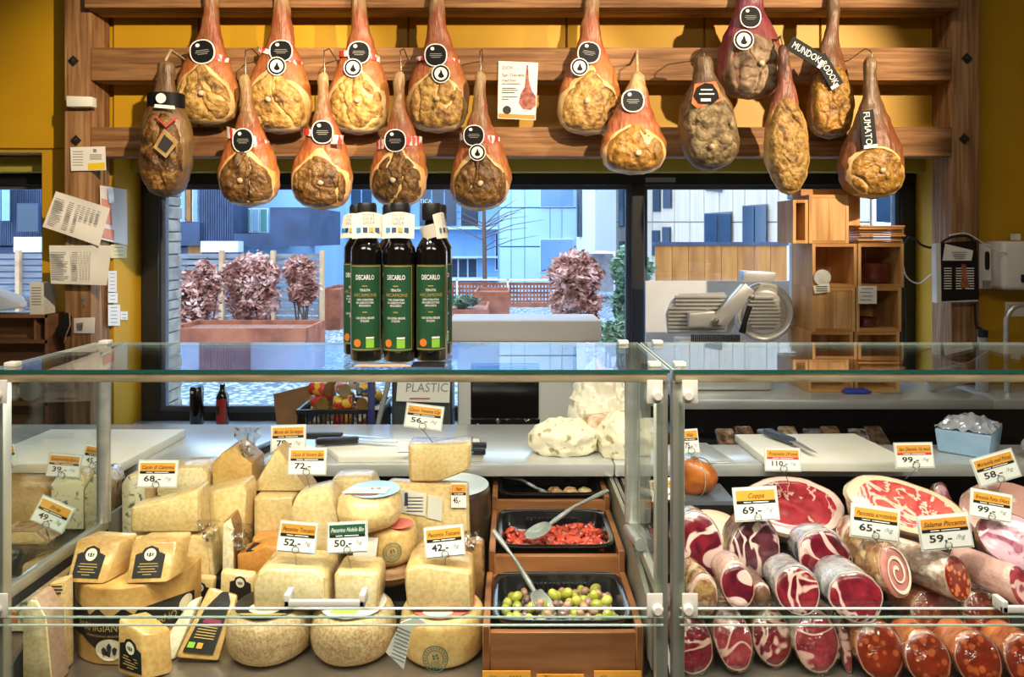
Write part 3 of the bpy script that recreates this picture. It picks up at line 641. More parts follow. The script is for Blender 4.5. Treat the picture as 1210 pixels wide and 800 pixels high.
h = ham('long thin tapering golden ham tied with rope', 925, 52, 932, 231, 53, prof='long', sk='gold', face='gold', rim=False, seed=14, Y=2.648, hook='rope', hookto=40, out=[(x*1.0, y*1.28) for x, y in OUTR])
h = ham('smoked brown ham with FUMATO on its black label, nearest the cabled post', 1028, 66, 1031, 236, 76, prof='short', sk='brown', face='amber', rim=True, seed=15, hookto=56, dep=.55, out=[(x, y*.86) for x, y in OUTR])
rr = h[0]; Yf = 2.598
o = MB().hexa([W(1019, 176, Yf), W(1037, 174, Yf), W(1032, 129, Yf), W(1015, 132, Yf)], (0, .004, 0)).build('black_label', M_tagb, rr)
d = (W(1017, 133, Yf)-W(1021, 175, Yf)).normalized(); u = -d; v = Vector((-u.z, 0, u.x))
mb = MB(); textw(mb, 'FUMATO', (W(1020, 131, Yf)+W(1026, 173, Yf))/2+Vector((-.004, -.001, 0)), u, v, .024, .115); mb.build('label_lettering', M_tagw, o)
MB().hexa([W(1021, 176, Yf-.001), W(1037, 174, Yf-.001), W(1037, 170, Yf-.001), W(1021, 172, Yf-.001)], (0, .001, 0)).build('label_edge', M_tagw, o)
h = ham('dark gnarled ham with black band and leather tag, nearest the papered post', 196, 72, 197, 234, 60, prof='oval', sk='dark', face='brown', rim=False, seed=16, Y=2.648, hook='rope', hookto=57, dep=.75, out=[(x*.95, y*1.25) for x, y in OUTR]); rr = h[0]
band(h, 183, 120, 208, 120, 17, M_tagb, name='black_band')
mb = MB(); Yt = 2.576
mb.ell(W(190, 116, Yt), (S(6, Yt), 0, 0), (0, 0, S(6, Yt)), (0, .001, 0)); mb.build('round_badge', M_tagw, rr)
MB().hexa([W(182, 127, Yt), W(207, 129, Yt), W(206, 125, Yt), W(183, 123, Yt)], (0, .001, 0)).build('band_print', M_tagw, rr)
mb = MB(); mb.tube([W(184, 138, 2.570), W(196, 150, 2.556), W(209, 138, 2.570)], .004, 6); mb.build('red_string', M_red, rr)
o = MB().prism([W(a, b, 2.548) for a, b in ((181, 174), (194, 152), (211, 168), (196, 187))], (0, .003, 0)).build('leather_tag', pm('leather_tag', '#9a7a4c', '#b4945f', 30, .7), rr)
MB().prism([W(a, b, 2.546) for a, b in ((186, 173), (194, 159), (205, 169), (196, 181))], (0, .001, 0)).build('tag_print', M_ink, o)

# ------------------------------------------------------------ poster and things pinned on the posts
p = thing('ham_poster', 'white poster with a ham picture pinned between the timber beams', 'poster', W(612, 142, 2.83))
Yq = 2.835
MB().hexa([W(588, 140, Yq), W(633, 142, Yq), W(636, 74, Yq), W(589, 72, Yq)], (0, .003, 0)).build('sheet', M_paper, p)
o = MB().hexa([W(589, 139, Yq-.001), W(632, 141, Yq-.001), W(632, 136, Yq-.001), W(589, 134, Yq-.001)], (0, .0006, 0)).build('orange_stripe', pm('orange_print', '#e08a34', rough=.6), p)
mb = MB(); text(mb, 'DOK', W(594, 82, Yq-.001), (1, 0, 0), (0, 0, 1), S(4.2, Yq), 'L'); mb.build('red_lettering', pm('red_print', '#b0503c', rough=.6), p)
mb = MB(); textw(mb, 'San Daniele', W(593, 90.5, Yq-.001), (1, 0, 0), (0, 0, 1), S(4.2, Yq), S(26, Yq), align='L'); textw(mb, 'med ben', W(593, 96.5, Yq-.001), (1, 0, 0), (0, 0, 1), S(3.6, Yq), S(17, Yq), align='L')
for i, w in enumerate((22, 0, 17, 19, 15, 0, 18, 8)):
    if w: mb.cbox(W(593+w/2, 99+i*2.6, Yq-.001), (S(w, Yq), .0005, S(.9, Yq)))
mb.build('black_lettering', M_ink, p); MB().ell(W(599, 130, Yq-.001), (S(5, Yq), 0, 0), (0, 0, S(5, Yq)), (0, .0005, 0), 20).build('round_stamp', M_ink, p)
hp = [(622, 77), (624, 77), (625, 95), (628, 106), (633, 114), (633, 125), (627, 130), (618, 129), (613, 122), (615, 111), (620, 103), (621, 92)]
MB().prism([W(a, b, Yq-.001) for a, b in hp], (0, .0005, 0)).build('ham_picture', pm('ham_print', '#7a2f28', '#a86a58', 60, .6), p)
# left post: white box, card, lists, calendar, notes, key, tag, photo
Yl_ = 2.840
o = thing('white_box', 'small white plastic sensor box on the timber post', 'box', W(93, 126, 2.83)); MB().hexa([W(78, 126, 2.81), W(108, 126, 2.81), W(108, 114, 2.81), W(78, 113, 2.81)], (0, .039, 0)).build('box_body', M_white, o, bevel=.004)
o = thing('visiting_card', 'white card with a yellow corner pinned on the timber post', 'card', W(104, 201, Yl_)); MB().hexa([W(84, 202, Yl_), W(125, 201, Yl_), W(124, 173, Yl_), W(83, 174, Yl_)], (0, .003, 0)).build('sheet', M_paper, o)
MB().hexa([W(104, 200.5, Yl_-.001), W(124, 200, Yl_-.001), W(124, 192, Yl_-.001), W(104, 193, Yl_-.001)], (0, .0006, 0)).build('yellow_block', pm('yellow_print', '#e6c41e', rough=.5), o)
mb = MB()
for i in range(6): mb.cbox(W(92, 179+i*3.2, Yl_-.001), (S(12, 2.85), .0005, S(.7, 2.85)))
for i in range(3): mb.cbox(W(113, 183+i*2.4, Yl_-.001), (S(14, 2.85), .0005, S(1.1, 2.85)))
mb.cbox(W(112, 178, Yl_-.001), (S(4, 2.85), .0005, S(4, 2.85))); mb.build('print', M_grey, o)
def sheet(label, q, Y, lines, name='price_list'):
    o = thing(name, label, 'paper', W((q[0][0]+q[1][0])/2, (q[0][1]+q[1][1])/2, Y))
    pts = [W(a, b, Y) for a, b in q]; vs = []; fs = []; n = 8
    for i in range(n+1):
        for j in range(n+1):
            u, v = i/n, j/n; p = pts[0].lerp(pts[1], u).lerp(pts[3].lerp(pts[2], u), v); p.y -= .012*math.sin(u*3.1)*math.sin(v*5+1)*.6+.010*(abs(u-.5)*2)**3*(1-v); vs.append(p)
    fs = [(i*(n+1)+j, (i+1)*(n+1)+j, (i+1)*(n+1)+j+1, i*(n+1)+j+1) for i in range(n) for j in range(n)]
    MB().add(vs, fs).build('sheet', M_paper, o, smooth=60)
    mb = MB()
    for (u0, u1, v) in lines:
        a = pts[0].lerp(pts[1], u0).lerp(pts[3].lerp(pts[2], u0), v); b = pts[0].lerp(pts[1], u1).lerp(pts[3].lerp(pts[2], u1), v); up = (pts[3]-pts[0]).normalized()*S(.5, Y); dd = Vector((0, -.017, 0))
        mb.add([a-up+dd, b-up+dd, b+up+dd, a+up+dd], [(0, 1, 2, 3)])
    mb.build('printed_lines', M_grey, o); return o
ln = []
rnd = random.Random(5)
for i in range(14): ln += [(.08, .08+rnd.uniform(.1, .2), .84-i*.052), (.33, .42, .84-i*.052)]+[(.48+k*.09, .54+k*.09, .84-i*.052) for k in range(5 if i < 7 else 1)]
sheet('tilted white price list on the papered timber post, upper of two', [(52, 268), (119, 291), (130, 246), (66, 226)], 2.815, ln)
ln = []
for i in range(15): ln += [(.05, .2+rnd.uniform(.05, .15), .82-i*.048), (.4, .5, .82-i*.048)]+[(.54+k*.05, .56+k*.05, .82-i*.048) for k in range(4)]
sheet('straight white price list on the papered timber post, below the tilted one', [(62, 335), (128, 337), (132, 290), (58, 290)], 2.815, ln)
o = thing('wall_calendar', 'white sheet with orange blocks clipped on the post side', 'paper', W(134, 290, 2.99)); mb = MB(); mb.hexa([W(119, 283, 2.90), W(150, 290, 3.09), W(149, 224, 3.085), W(118, 219, 2.89)], (.003, 0, 0)); mb.build('sheet', M_paper, o)
mb = MB(); mb.hexa([W(121, 280, 2.90), W(135, 284, 2.985), W(135, 272, 2.985), W(121, 269, 2.90)], (-.001, 0, 0)); mb.hexa([W(120, 262, 2.895), W(133, 266, 2.97), W(131, 238, 2.96), W(120, 234, 2.895)], (-.001, 0, 0)); mb.build('orange_blocks', pm('salmon_print', '#d8907a', rough=.7), o)
MB().hexa([W(129, 240, 2.93), W(135, 239, 2.95), W(133, 221, 2.94), W(127, 222, 2.92)], (0, .006, 0)).build('metal_clip', M_steel, o)
def rnote(label, x0, y0, x1, y1, mat=None):
    Xp = -1.617; A, B = Xp*F/(x0-CX), Xp*F/(x1-CX); o = thing('paper_note', label, 'note', (Xp, (A+B)/2, PZ(y1, B)))
    MB().hexa([W(x0, y1, A), W(x1, y1, B), W(x1, y0, B), W(x0, y0, A)], (-.0015, 0, 0)).build('sheet', mat or M_paper, o); mb = MB(); n = max(2, int((y1-y0)/5))
    for i in range(n):
        a, b = x0+(x1-x0)*.2, x0+(x1-x0)*.75; ya, yb_ = Xp*F/(a-CX), Xp*F/(b-CX); y = y0+3+i*4.4; mb.hexa([W(a, y+.8, ya), W(b, y+.8, yb_), W(b, y, yb_), W(a, y, ya)], (.0004, 0, 0))
    mb.build('writing', M_grey, o)
def note(label, x0, y0, x1, y1, Y, nm='paper_note', mat=None, sk=0):
    o = thing(nm, label, 'note', W((x0+x1)/2, y1, Y)); MB().hexa([W(x0, y1, Y), W(x1, y1+sk, Y), W(x1, y0+sk, Y), W(x0, y0, Y)], (0, .002, 0)).build('sheet', mat or M_paper, o)
    mb = MB(); n = max(2, int((y1-y0)/5))
    for i in range(n): mb.cbox(W((x0+x1)/2-(x1-x0)*.08*(i % 2), y0+3+i*4.4, Y-.001), (S((x1-x0)*.6, Y), .0004, S(.8, Y)))
    mb.build('writing', M_grey, o); return o
rnote('yellowish folded note hanging beneath the clipped sheet', 131, 289, 150, 305, pm('cream_paper', '#dccf9c', rough=.8))
rnote('tall narrow note in the strip of notes on the post edge', 128, 320, 138, 345); rnote('small square note between two taller ones on the post edge', 128, 346, 139, 358)
rnote('white note at the foot of the strip of notes on the post edge', 128, 360, 142, 385); rnote('tiny white note sticking out beside the strip of notes', 142.5, 368, 151, 378)
o = thing('door_key', 'small metal key hanging on a nail in the papered post', 'key', W(98, 362, 2.84)); mb = MB(); c = W(99, 352, 2.844); mb.ell(c, (.009, 0, 0), (0, 0, .010), (0, .002, 0), 16); mb.cbox(c-Vector((0, -.001, .022)), (.005, .002, .03)); mb.cbox(c-Vector((-.004, -.001, .03)), (.007, .002, .004)); mb.build('key_blade', M_steel, o)
o = thing('black_tag', 'black tilted plastic tag hanging low on the papered post', 'tag', W(74, 398, 2.83)); MB().prism([W(a, b, 2.84) for a, b in ((65, 390), (78, 369), (84, 374), (83, 396), (72, 398))], (0, .006, 0)).build('tag_plate', M_dark, o); MB().tube([W(82, 370, 2.838), W(83, 384, 2.836), W(78, 396, 2.836), W(76, 405, 2.838)], .0022, 6).build('string', M_rope, o)
o = thing('small_photo', 'small rounded photo card low on the papered post', 'photo', W(99, 394, 2.84)); MB().hexa([W(87, 394, 2.843), W(111, 394, 2.843), W(112, 375, 2.843), W(87, 376, 2.843)], (0, .003, 0)).build('sheet', M_paper, o, bevel=.001); MB().prism([W(a, b, 2.8415) for a, b in ((90, 382), (98, 381), (97, 391), (91, 391))], (0, .001, 0)).build('picture', pm('photo_grey', '#4a4550', '#8a7a80', 60, .6), o)
# right post: pamphlet, dispenser, towel box, sign, cables
p = thing('black_pamphlet', 'thick black pamphlet with printed columns hanging on the timber post', 'booklet', W(1131, 358, 2.82))
MB().hexa([W(1107, 358, 2.80), W(1156, 356, 2.80), W(1154, 285, 2.80), W(1106, 288, 2.80)], (0, .03, 0)).build('page_block', M_paper, p)
MB().hexa([W(1113, 356, 2.796), W(1157, 354, 2.796), W(1154, 284, 2.796), W(1112, 287, 2.796)], (0, .003, 0)).build('cover', pm('cover_black', '#17120f', rough=.4), p)
mb = MB()
for i in range(9):
    for a, w in ((1120, 9), (1133, 7), (1146, 10)): mb.cbox(W(a, 317+i*3.0, 2.794), (S(w, 2.8), .0005, S(1.2, 2.8)))
mb.build('printed_columns', M_tagw, p)
MB().prism([W(a, b, 2.793) for a, b in ((1136, 312), (1141, 312), (1143, 330), (1146, 338), (1140, 342), (1134, 337), (1137, 330))], (0, .0005, 0)).build('picture', pm('pamphlet_brown', '#8a4a28', '#b0683a', 60, .5), p)
o = thing('receipt', 'crumpled white receipt clipped over the black pamphlet', 'paper', W(1132, 312, 2.78)); mb = MB(); mb.hexa([W(1114, 308, 2.785), W(1148, 308, 2.78), W(1150, 296, 2.78), W(1117, 288, 2.785)], (0, .002, 0)); mb.build('sheet', M_paper, o)
mb = MB()
for i in range(4): mb.cbox(W(1134, 298+i*2.4, 2.777), (S(18-i*2, 2.8), .0005, S(.8, 2.8)))
mb.build('writing', M_grey, o)
o = thing('soap_dispenser', 'slim white soap dispenser with dark window on the yellow wall', 'dispenser', W(1163, 342, 2.98)); MB().hexa([W(1155, 342, 2.9), W(1173, 342, 2.9), W(1172, 288, 2.9), W(1154, 288, 2.9)], (0, .085, 0)).build('case', M_white, o, bevel=.008)
MB().ell(W(1167, 308, 2.896), (S(2.6, 2.9), 0, 0), (0, 0, S(11, 2.9)), (0, .006, 0), 20, sup=4).build('sight_window', M_dark, o); MB().cbox(W(1166, 336, 2.897), (S(9, 2.9), .004, S(9, 2.9))).build('sticker', M_grey, o)
o = thing('towel_dispenser', 'white rounded paper towel dispenser on the yellow wall', 'dispenser', W(1205, 343, 2.95)); MB().hexa([W(1185, 343, 2.85), W(1232, 343, 2.85), W(1232, 285, 2.85), W(1185, 285, 2.85)], (0, .135, 0)).build('case', M_white, o, bevel=.018, seg=3); MB().cbox(W(1200, 280, 2.93), (.02, .03, .025)).build('hinge', M_white, o)
MB().cbox(W(1210, 329, 2.846), (.02, .006, .03)).build('latch', M_dark, o)
o = thing('wall_sign', 'small white notice under the paper towel dispenser', 'sign', W(1200, 374, 2.98)); MB().hexa([W(1188, 374, 2.98), W(1226, 374, 2.98), W(1226, 357, 2.98), W(1188, 357, 2.98)], (0, .004, 0)).build('sheet', M_paper, o)
mb = MB(); textw(mb, 'HUSK Å', W(1192, 363, 2.978), (1, 0, 0), (0, 0, 1), S(3.4, 2.98), S(20, 2.98), align='L'); mb.build('lettering', M_grey, o)
o = thing('tap', 'curved steel tap rising behind the counter glass', 'tap', (PX(1190, 2.7), 2.7, .93)); mb = MB(); pts = [W(1190, 470, 2.7), W(1189, 390, 2.7)]+[W(1189+20*(1-math.cos(a)), 378-18*math.sin(a), 2.7) for a in [i*math.pi/10 for i in range(0, 8)]]+[W(1226, 372, 2.7), W(1226, 395, 2.7)]
pts = [W(1190, 463, 2.7), W(1189, 400, 2.7)]+[W(1189+20*(1-math.cos(a)), 380-20*math.sin(a), 2.7) for a in [i*math.pi/10 for i in range(11)]]+[W(1229, 395, 2.7)]
mb.tube(pts, .0095, 10); mb.build('spout', M_steel, o, smooth=60)
def cable(label, pts, r, mat, nm='cable'):
    q = [Vector(p) for p in pts]; k = []
    for i in range(len(q)-1):
        p = [q[max(0, i-1)], q[i], q[i+1], q[min(len(q)-1, i+2)]]
        for s in range(6):
            f = s/6; k.append(.5*((2*p[1])+(-p[0]+p[2])*f+(2*p[0]-5*p[1]+4*p[2]-p[3])*f*f+(-p[0]+3*p[1]-3*p[2]+p[3])*f**3))
    k.append(q[-1]); o = MB().tube(k, r, 6).build(nm, mat, smooth=60); return tag(o, label, 'cable')
Yc = 2.84
cable('black cable looped around the nail on the timber post', [W(1066, 296, 2.9), W(1075, 280, Yc), W(1090, 290, Yc), W(1104, 292, Yc), W(1122, 281, Yc), W(1142, 279, Yc), W(1150, 284, Yc)], .0045, M_rubber)
cable('white cable sagging from the crates up to the post', [W(1065, 300, 2.9), W(1070, 325, Yc), W(1085, 335, Yc), W(1100, 325, Yc), W(1107, 318, Yc), W(1110, 300, Yc)], .0035, M_white)
cable('thin white cable crossing the yellow wall to the towel dispenser', [W(1122, 278, 2.835), W(1142, 276, 2.835), W(1163, 288, 2.835), W(1175, 295, 2.85), W(1190, 299, 2.846)], .0028, M_white)
cable('black cable hanging straight down below the pamphlet', [W(1152, 358, 2.84), W(1154, 385, 2.84), W(1160, 392, 2.84), W(1160, 440, 2.84)], .004, M_rubber)
cable('very thin black cable hanging beside the crate stack', [W(1068, 300, 2.92), W(1071, 380, 2.92), W(1071, 450, 2.92)], .0028, M_rubber)
# ------------------------------------------------------------ display cases
ZT = 1.2635; YF, YB = 1.31, 1.65; ZD = .66
def case(label, x0, x1, handle, left_end):
    r = thing('display_counter', label, 'counter', ((x0+x1)/2, 1.7, 0), None)
    gt = MB().box((x0+.002, YF+.002, ZT-.006), (x1-.002, YB-.002, ZT)).build('glass_top', M_glass, r)
    mb = MB(); mb.box((x0, YF, ZT-.006), (x1, YF+.002, ZT)); mb.build('glass_edge', M_edge, gt)
    mb = MB(); mb.box((x0, YB-.002, ZT-.006), (x1, YB, ZT)); mb.box((x0, YF+.002, ZT-.006), (x0+.002, YB-.002, ZT)); mb.box((x1-.002, YF+.002, ZT-.006), (x1, YB-.002, ZT)); mb.build('glass_edge', M_edgew, gt)
    # front rail with the tube
    MB().box((x0+.004, YF+.002, ZT-.0225), (x1-.004, YF+.032, ZT-.0065)).build('front_rail', pm('rail_painted_reflection', '#cdbf9e', '#a39474', 9, .3, .1, 60, metal=.35, stretch=(1, 6, 6)), r, bevel=.002)  # beige and brown mottling in the colour stands in for warm reflections
    # front panes
    zs = PZ(731, YF)
    MB().box((x0+.012, YF+.004, zs), (x1-.012, YF+.009, ZT-.023)).build('front_glass', M_glass, r)
    MB().box((x0+.012, YF-.004, .50), (x1-.012, YF+.001, PZ(719, YF))).build('lower_glass', M_glass, r)
    mb = MB(); mb.box((x0+.012, YF-.0045, PZ(719, YF)), (x1-.012, YF+.0015, PZ(719, YF)+.0016)); mb.box((x0+.012, YF+.0035, zs-.0016), (x1-.012, YF+.0095, zs)); mb.box((x0+.012, YF-.001, PZ(739, YF)-.0012), (x1-.012, YF+.003, PZ(739, YF)+.0012)); mb.build('pane_edge', M_edgew, r)
    # uprights
    for x in (x0+.012, x1-.012):
        MB().box((x-.011, YF+.010, 0.0), (x+.011, YF+.034, ZT-.023)).build('upright', M_alu, r, bevel=.003)
        MB().lathe([(.0145, .857), (.0145, ZT-.0065)], 20, (x, 1.665, 0)).build('rear_upright', M_steel, r, smooth=40)
    for x, s in ((x0, 1), (x1, -1)):
        if s == -1 or left_end:
            MB().box((x+s*.004, YF+.036, .86), (x+s*.009, 1.648, ZT-.0065)).build('side_glass', M_glass, r)
            MB().box((x, YF+.036, .835), (x+s*.016, 1.68, .858)).build('side_rail', M_alu, r, bevel=.003); MB().box((x+s*.002, YF+.036, .815), (x+s*.014, 1.68, .834)).build('side_seal', M_rubber, r)
        pz = [(YF+.036, .0), (2.16, .0), (2.16, .86), (1.69, .86), (YF+.036, .70)]
        MB().prism([(x+s*.002, a, b) for a, b in pz], (s*.008, 0, 0)).build('side_panel', pm('grey_panel', '#8b8880', '#77746c', 8, .4, metal=.4), r)
        # clamps with knobs
        for zz in (PZ(462, YF), PZ(713, YF)):
            cx = x+s*.028
            cl = MB().box((cx-.014, YF-.008, zz-.021), (cx+.014, YF-.0045, zz+.021)).build('clamp', M_white, r, bevel=.0015)
            m = Matrix.Translation((cx-s*.004, YF-.008, zz-.006)) @ Matrix.Rotation(R(90), 4, 'X'); MB(m).lathe([(.0095, 0), (.0095, .006), (.007, .009), (0, .009)], 20).build('knob', M_white, cl, smooth=40)
    # white stops on top of the glass
    for x in (x0+.035, x1-.035): MB().box((x-.011, YB-.03, ZT), (x+.011, YB-.008, ZT+.008)).build('glass_stop', M_white, r, bevel=.002)
    for x in (x0+.02, x1-.02): MB().box((x-.011, YF+.03, ZT), (x+.011, YF+.05, ZT+.008)).build('glass_stop', M_white, r, bevel=.002)
    # deck, back, shelf
    MB().box((x0+.012, YF+.036, ZD-.03), (x1-.012, 2.15, ZD)).build('deck', pm('deck_steel', '#8d8378', '#a89c8e', 7, .3, .1, 50, metal=.8), r)
    MB().box((x0+.012, 2.15, 0), (x1-.012, 2.16, .865)).build('back_panel', M_dark, r)
    MB().box((x0+.012, YF+.04, 0), (x1-.012, 2.14, ZD-.03)).build('base_cabinet', M_dark, r)
    if handle:
        h0, h1, y0, y1 = handle; Yh = YF-.03
        mb = MB(); mb.box((PX(h0, Yh), Yh, PZ(y1, Yh)), (PX(h1, Yh), Yh+.008, PZ(y1-8, Yh))); mb.box((PX(h0, Yh), Yh, PZ(y1, Yh)), (PX(h0+7, Yh), Yh+.030, PZ(y0, Yh))); mb.box((PX(h1-7, Yh), Yh, PZ(y1, Yh)), (PX(h1, Yh), Yh+.030, PZ(y0, Yh))); mb.build('handle', M_white, r, bevel=.002)
    return r
CXL0, CXL1, CXR0, CXR1 = -.935, .281, .287, 1.54
caseL = case('glass display counter filled with cheeses', CXL0, CXL1, (335, 431, 703, 718), True)
caseR = case('glass display counter filled with cured meats and sausages', CXR0, CXR1, (1185, 1270, 711, 725), False)
# neighbouring counter end seen through the left side glass
caseN = thing('side_counter', 'low counter with more cheeses beyond the left glass side', 'counter', (-1.25, 1.7, 0))
MB().box((-1.62, 1.36, 0), (-.95, 2.15, .655)).build('base_cabinet', M_dark, caseN); MB().box((-1.62, 1.36, .655), (-.95, 2.15, .67)).build('deck', MATS['deck_steel'], caseN)
MB().box((-1.62, 1.70, .67), (-.96, 2.15, .78)).build('riser', M_dark, caseN)
# risers under the goods
o = MB().box((-.92, 1.634, ZD), (-.065, 2.14, .74)).build('riser', M_dark, caseL)
o = MB().box((.30, 1.66, ZD), (1.52, 2.14, .74)).build('riser', M_dark, caseR)
# divider rail beside the olive trays
MB().prism([(.258, 1.36, .70), (.258, 2.14, .70), (.258, 2.14, .862), (.258, 1.70, .862), (.258, 1.36, .80)], (.009, 0, 0)).build('divider', M_alu, caseL)
MB().tube([(.262, 1.50, .872), (.262, 1.66, .842)], .012, 16).build('roll_tube', M_steel, caseL, smooth=40)
# work shelf behind the cases
M_shelf = pm('shelf_steel', '#c3c4c2', '#d2d2d0', 5, .25, .05, 60, metal=.45)
ws = thing('work_shelf', 'long steel work shelf behind the display counters', 'shelf', (0, 2.15, 0))
MB().box((-1.75, 1.945, .866), (.27, 2.36, .90)).build('shelf_top', M_shelf, ws, bevel=.004); MB().box((.272, 1.945, .866), (1.75, 2.13, .90)).build('shelf_top', M_shelf, ws, bevel=.004)
MB().box((-1.75, 2.30, 0), (.27, 2.34, .866)).build('shelf_front', M_dark, ws)
ds = tag(MB().box((.62, 2.165, 0), (1.75, 2.56, .80)).build('dark_shelf', pm('black_shelf', '#0e0e10', rough=.2)), 'low black shelf between meat counter and back counter', 'shelf')

# ------------------------------------------------------------ boards and knives on the work shelf
M_board = pm('board_white', '#dcd6c6', '#e8e3d6', 6, .5, .1, 30); M_boardy = pm('board_side', '#c9b890', rough=.6)
def board(label, q, z, th, nm='cutting_board', mat=None):
    """q: four px corners of the top (front-left, front-right, back-right, back-left)"""
    pts = []
    for a, b in q:
        Y = (CZ-z)*F/(b-HY); pts.append(Vector((PX(a, Y), Y, z)))
    o = MB().hexa([p-Vector((0, 0, th)) for p in (pts[0], pts[1])]+[pts[1], pts[0]], [p-Vector((0, 0, th)) for p in (pts[3], pts[2])]+[pts[2], pts[3]]).build(nm, mat or M_board, bevel=.003)
    return tag(o, label, 'cutting board')
board('large cream marble board on the shelf behind the cheeses', [(-40, 548), (142, 548), (219, 507), (60, 507)], .925, .025)
board('big white cutting board behind the meats with a knife on it', [(912, 547), (1085, 548), (1010, 512), (868, 513)], .922, .022)
board('steel slicing plate on the shelf next to the meat counter joint', [(806, 548), (868, 545), (835, 523), (800, 523)], .905, .005, 'steel_plate', M_steel)
board('long white cutting board under the knives behind the cheeses', [(400, 539), (572, 538), (566, 518), (372, 518)], .918, .018)
def knife(label, h0, h1, tip, z, hw=.013, bw=.02, hm=None):
    def g(p, zz=z):
        Y = (CZ-zz)*F/(p[1]-HY); return Vector((PX(p[0], Y), Y, zz))
    a, b, c = g(h0), g(h1), g(tip); r = thing('knife', label, 'knife', (a+b)/2-Vector((0, 0, .008)))
    d = (b-a).normalized(); s = Vector((-d.y, d.x, 0))
    MB().hexa([a-s*hw-Vector((0, 0, .008)), b-s*hw*.8-Vector((0, 0, .008)), b+s*hw*.8-Vector((0, 0, .008)), a+s*hw-Vector((0, 0, .008))], (0, 0, .018)).build('handle', hm or M_dark, r, bevel=.005)
    d2 = (c-b).normalized(); s2 = Vector((-d2.y, d2.x, 0)); L = (c-b).length
    MB().prism([b-s2*bw*.5-d2*.005, b+d2*L*.8-s2*bw*.5, c, b+s2*bw*.5-d2*.005], (0, 0, .0025)).build('blade', M_steel, r)
knife('broad knife with black handle lying across the white board behind the cheeses', (374, 522), (424, 520), (470, 523), .931)
knife('black handled knife lying behind the price tag 78', (300, 535), (330, 522), (352, 512), .911, .016)
knife('second black knife nearest the window side of the board', (358, 515), (405, 515), (460, 518), .931)
knife('black handled bread knife by the paper wrapped cheeses', (575, 527), (556, 527), (482, 529), .931, .009)
knife('dark handled steak knife below the bread knife', (574, 534), (557, 534), (470, 535), .931, .008)
knife('knife with blue grey handle on the big white cutting board', (905, 510), (938, 522), (966, 536), .935, .013, .022, pm('slate_handle', '#3b4656', rough=.4))
# ------------------------------------------------------------ oil bottles on the glass
M_oil = pm('oil_glass', '#0d0b08', rough=.06, coat=1); M_cap = pm('cap_black', '#17150f', '#221f18', 90, .45, .2, 160)
M_lab = pm('label_green', '#1d4a2c', '#235434', 20, .5); M_gold = pm('gold_line', '#b79a54', rough=.45); M_org = pm('seal_orange', '#e07a26', rough=.5); M_lime = pm('lime_print', '#8cc63c', rough=.5)
M_tagc = pm('neck_tag', '#efe6cf', rough=.7); M_bl = pm('blue_print', '#2d7fb6', rough=.5); M_yl = pm('amber_print', '#d9a63a', rough=.5); M_nv = pm('navy_print', '#1c3c6a', rough=.5)
def curved(mb, c, r, a0, a1, z0, z1, n=10):
    vs = []
    for i in range(n+1):
        a = R(a0+(a1-a0)*i/n); vs += [(c.x+r*math.sin(a), c.y-r*math.cos(a), z0), (c.x+r*math.sin(a), c.y-r*math.cos(a), z1)]
    mb.add(vs, [(2*i, 2*i+2, 2*i+3, 2*i+1) for i in range(n)])
def ctext(mb, s, c, r, z, h, wid, rot=0, bold=0):
    t = MB(); textw(t, s, (0, 0, 0), (1, 0, 0), (0, 0, 1), h, wid, bold=bold); vs = []
    for v in t.v:
        a = R(rot)+v.x/r; vs.append((c.x+r*math.sin(a), c.y-r*math.cos(a), z+v.z))
    mb.add(vs, t.f)
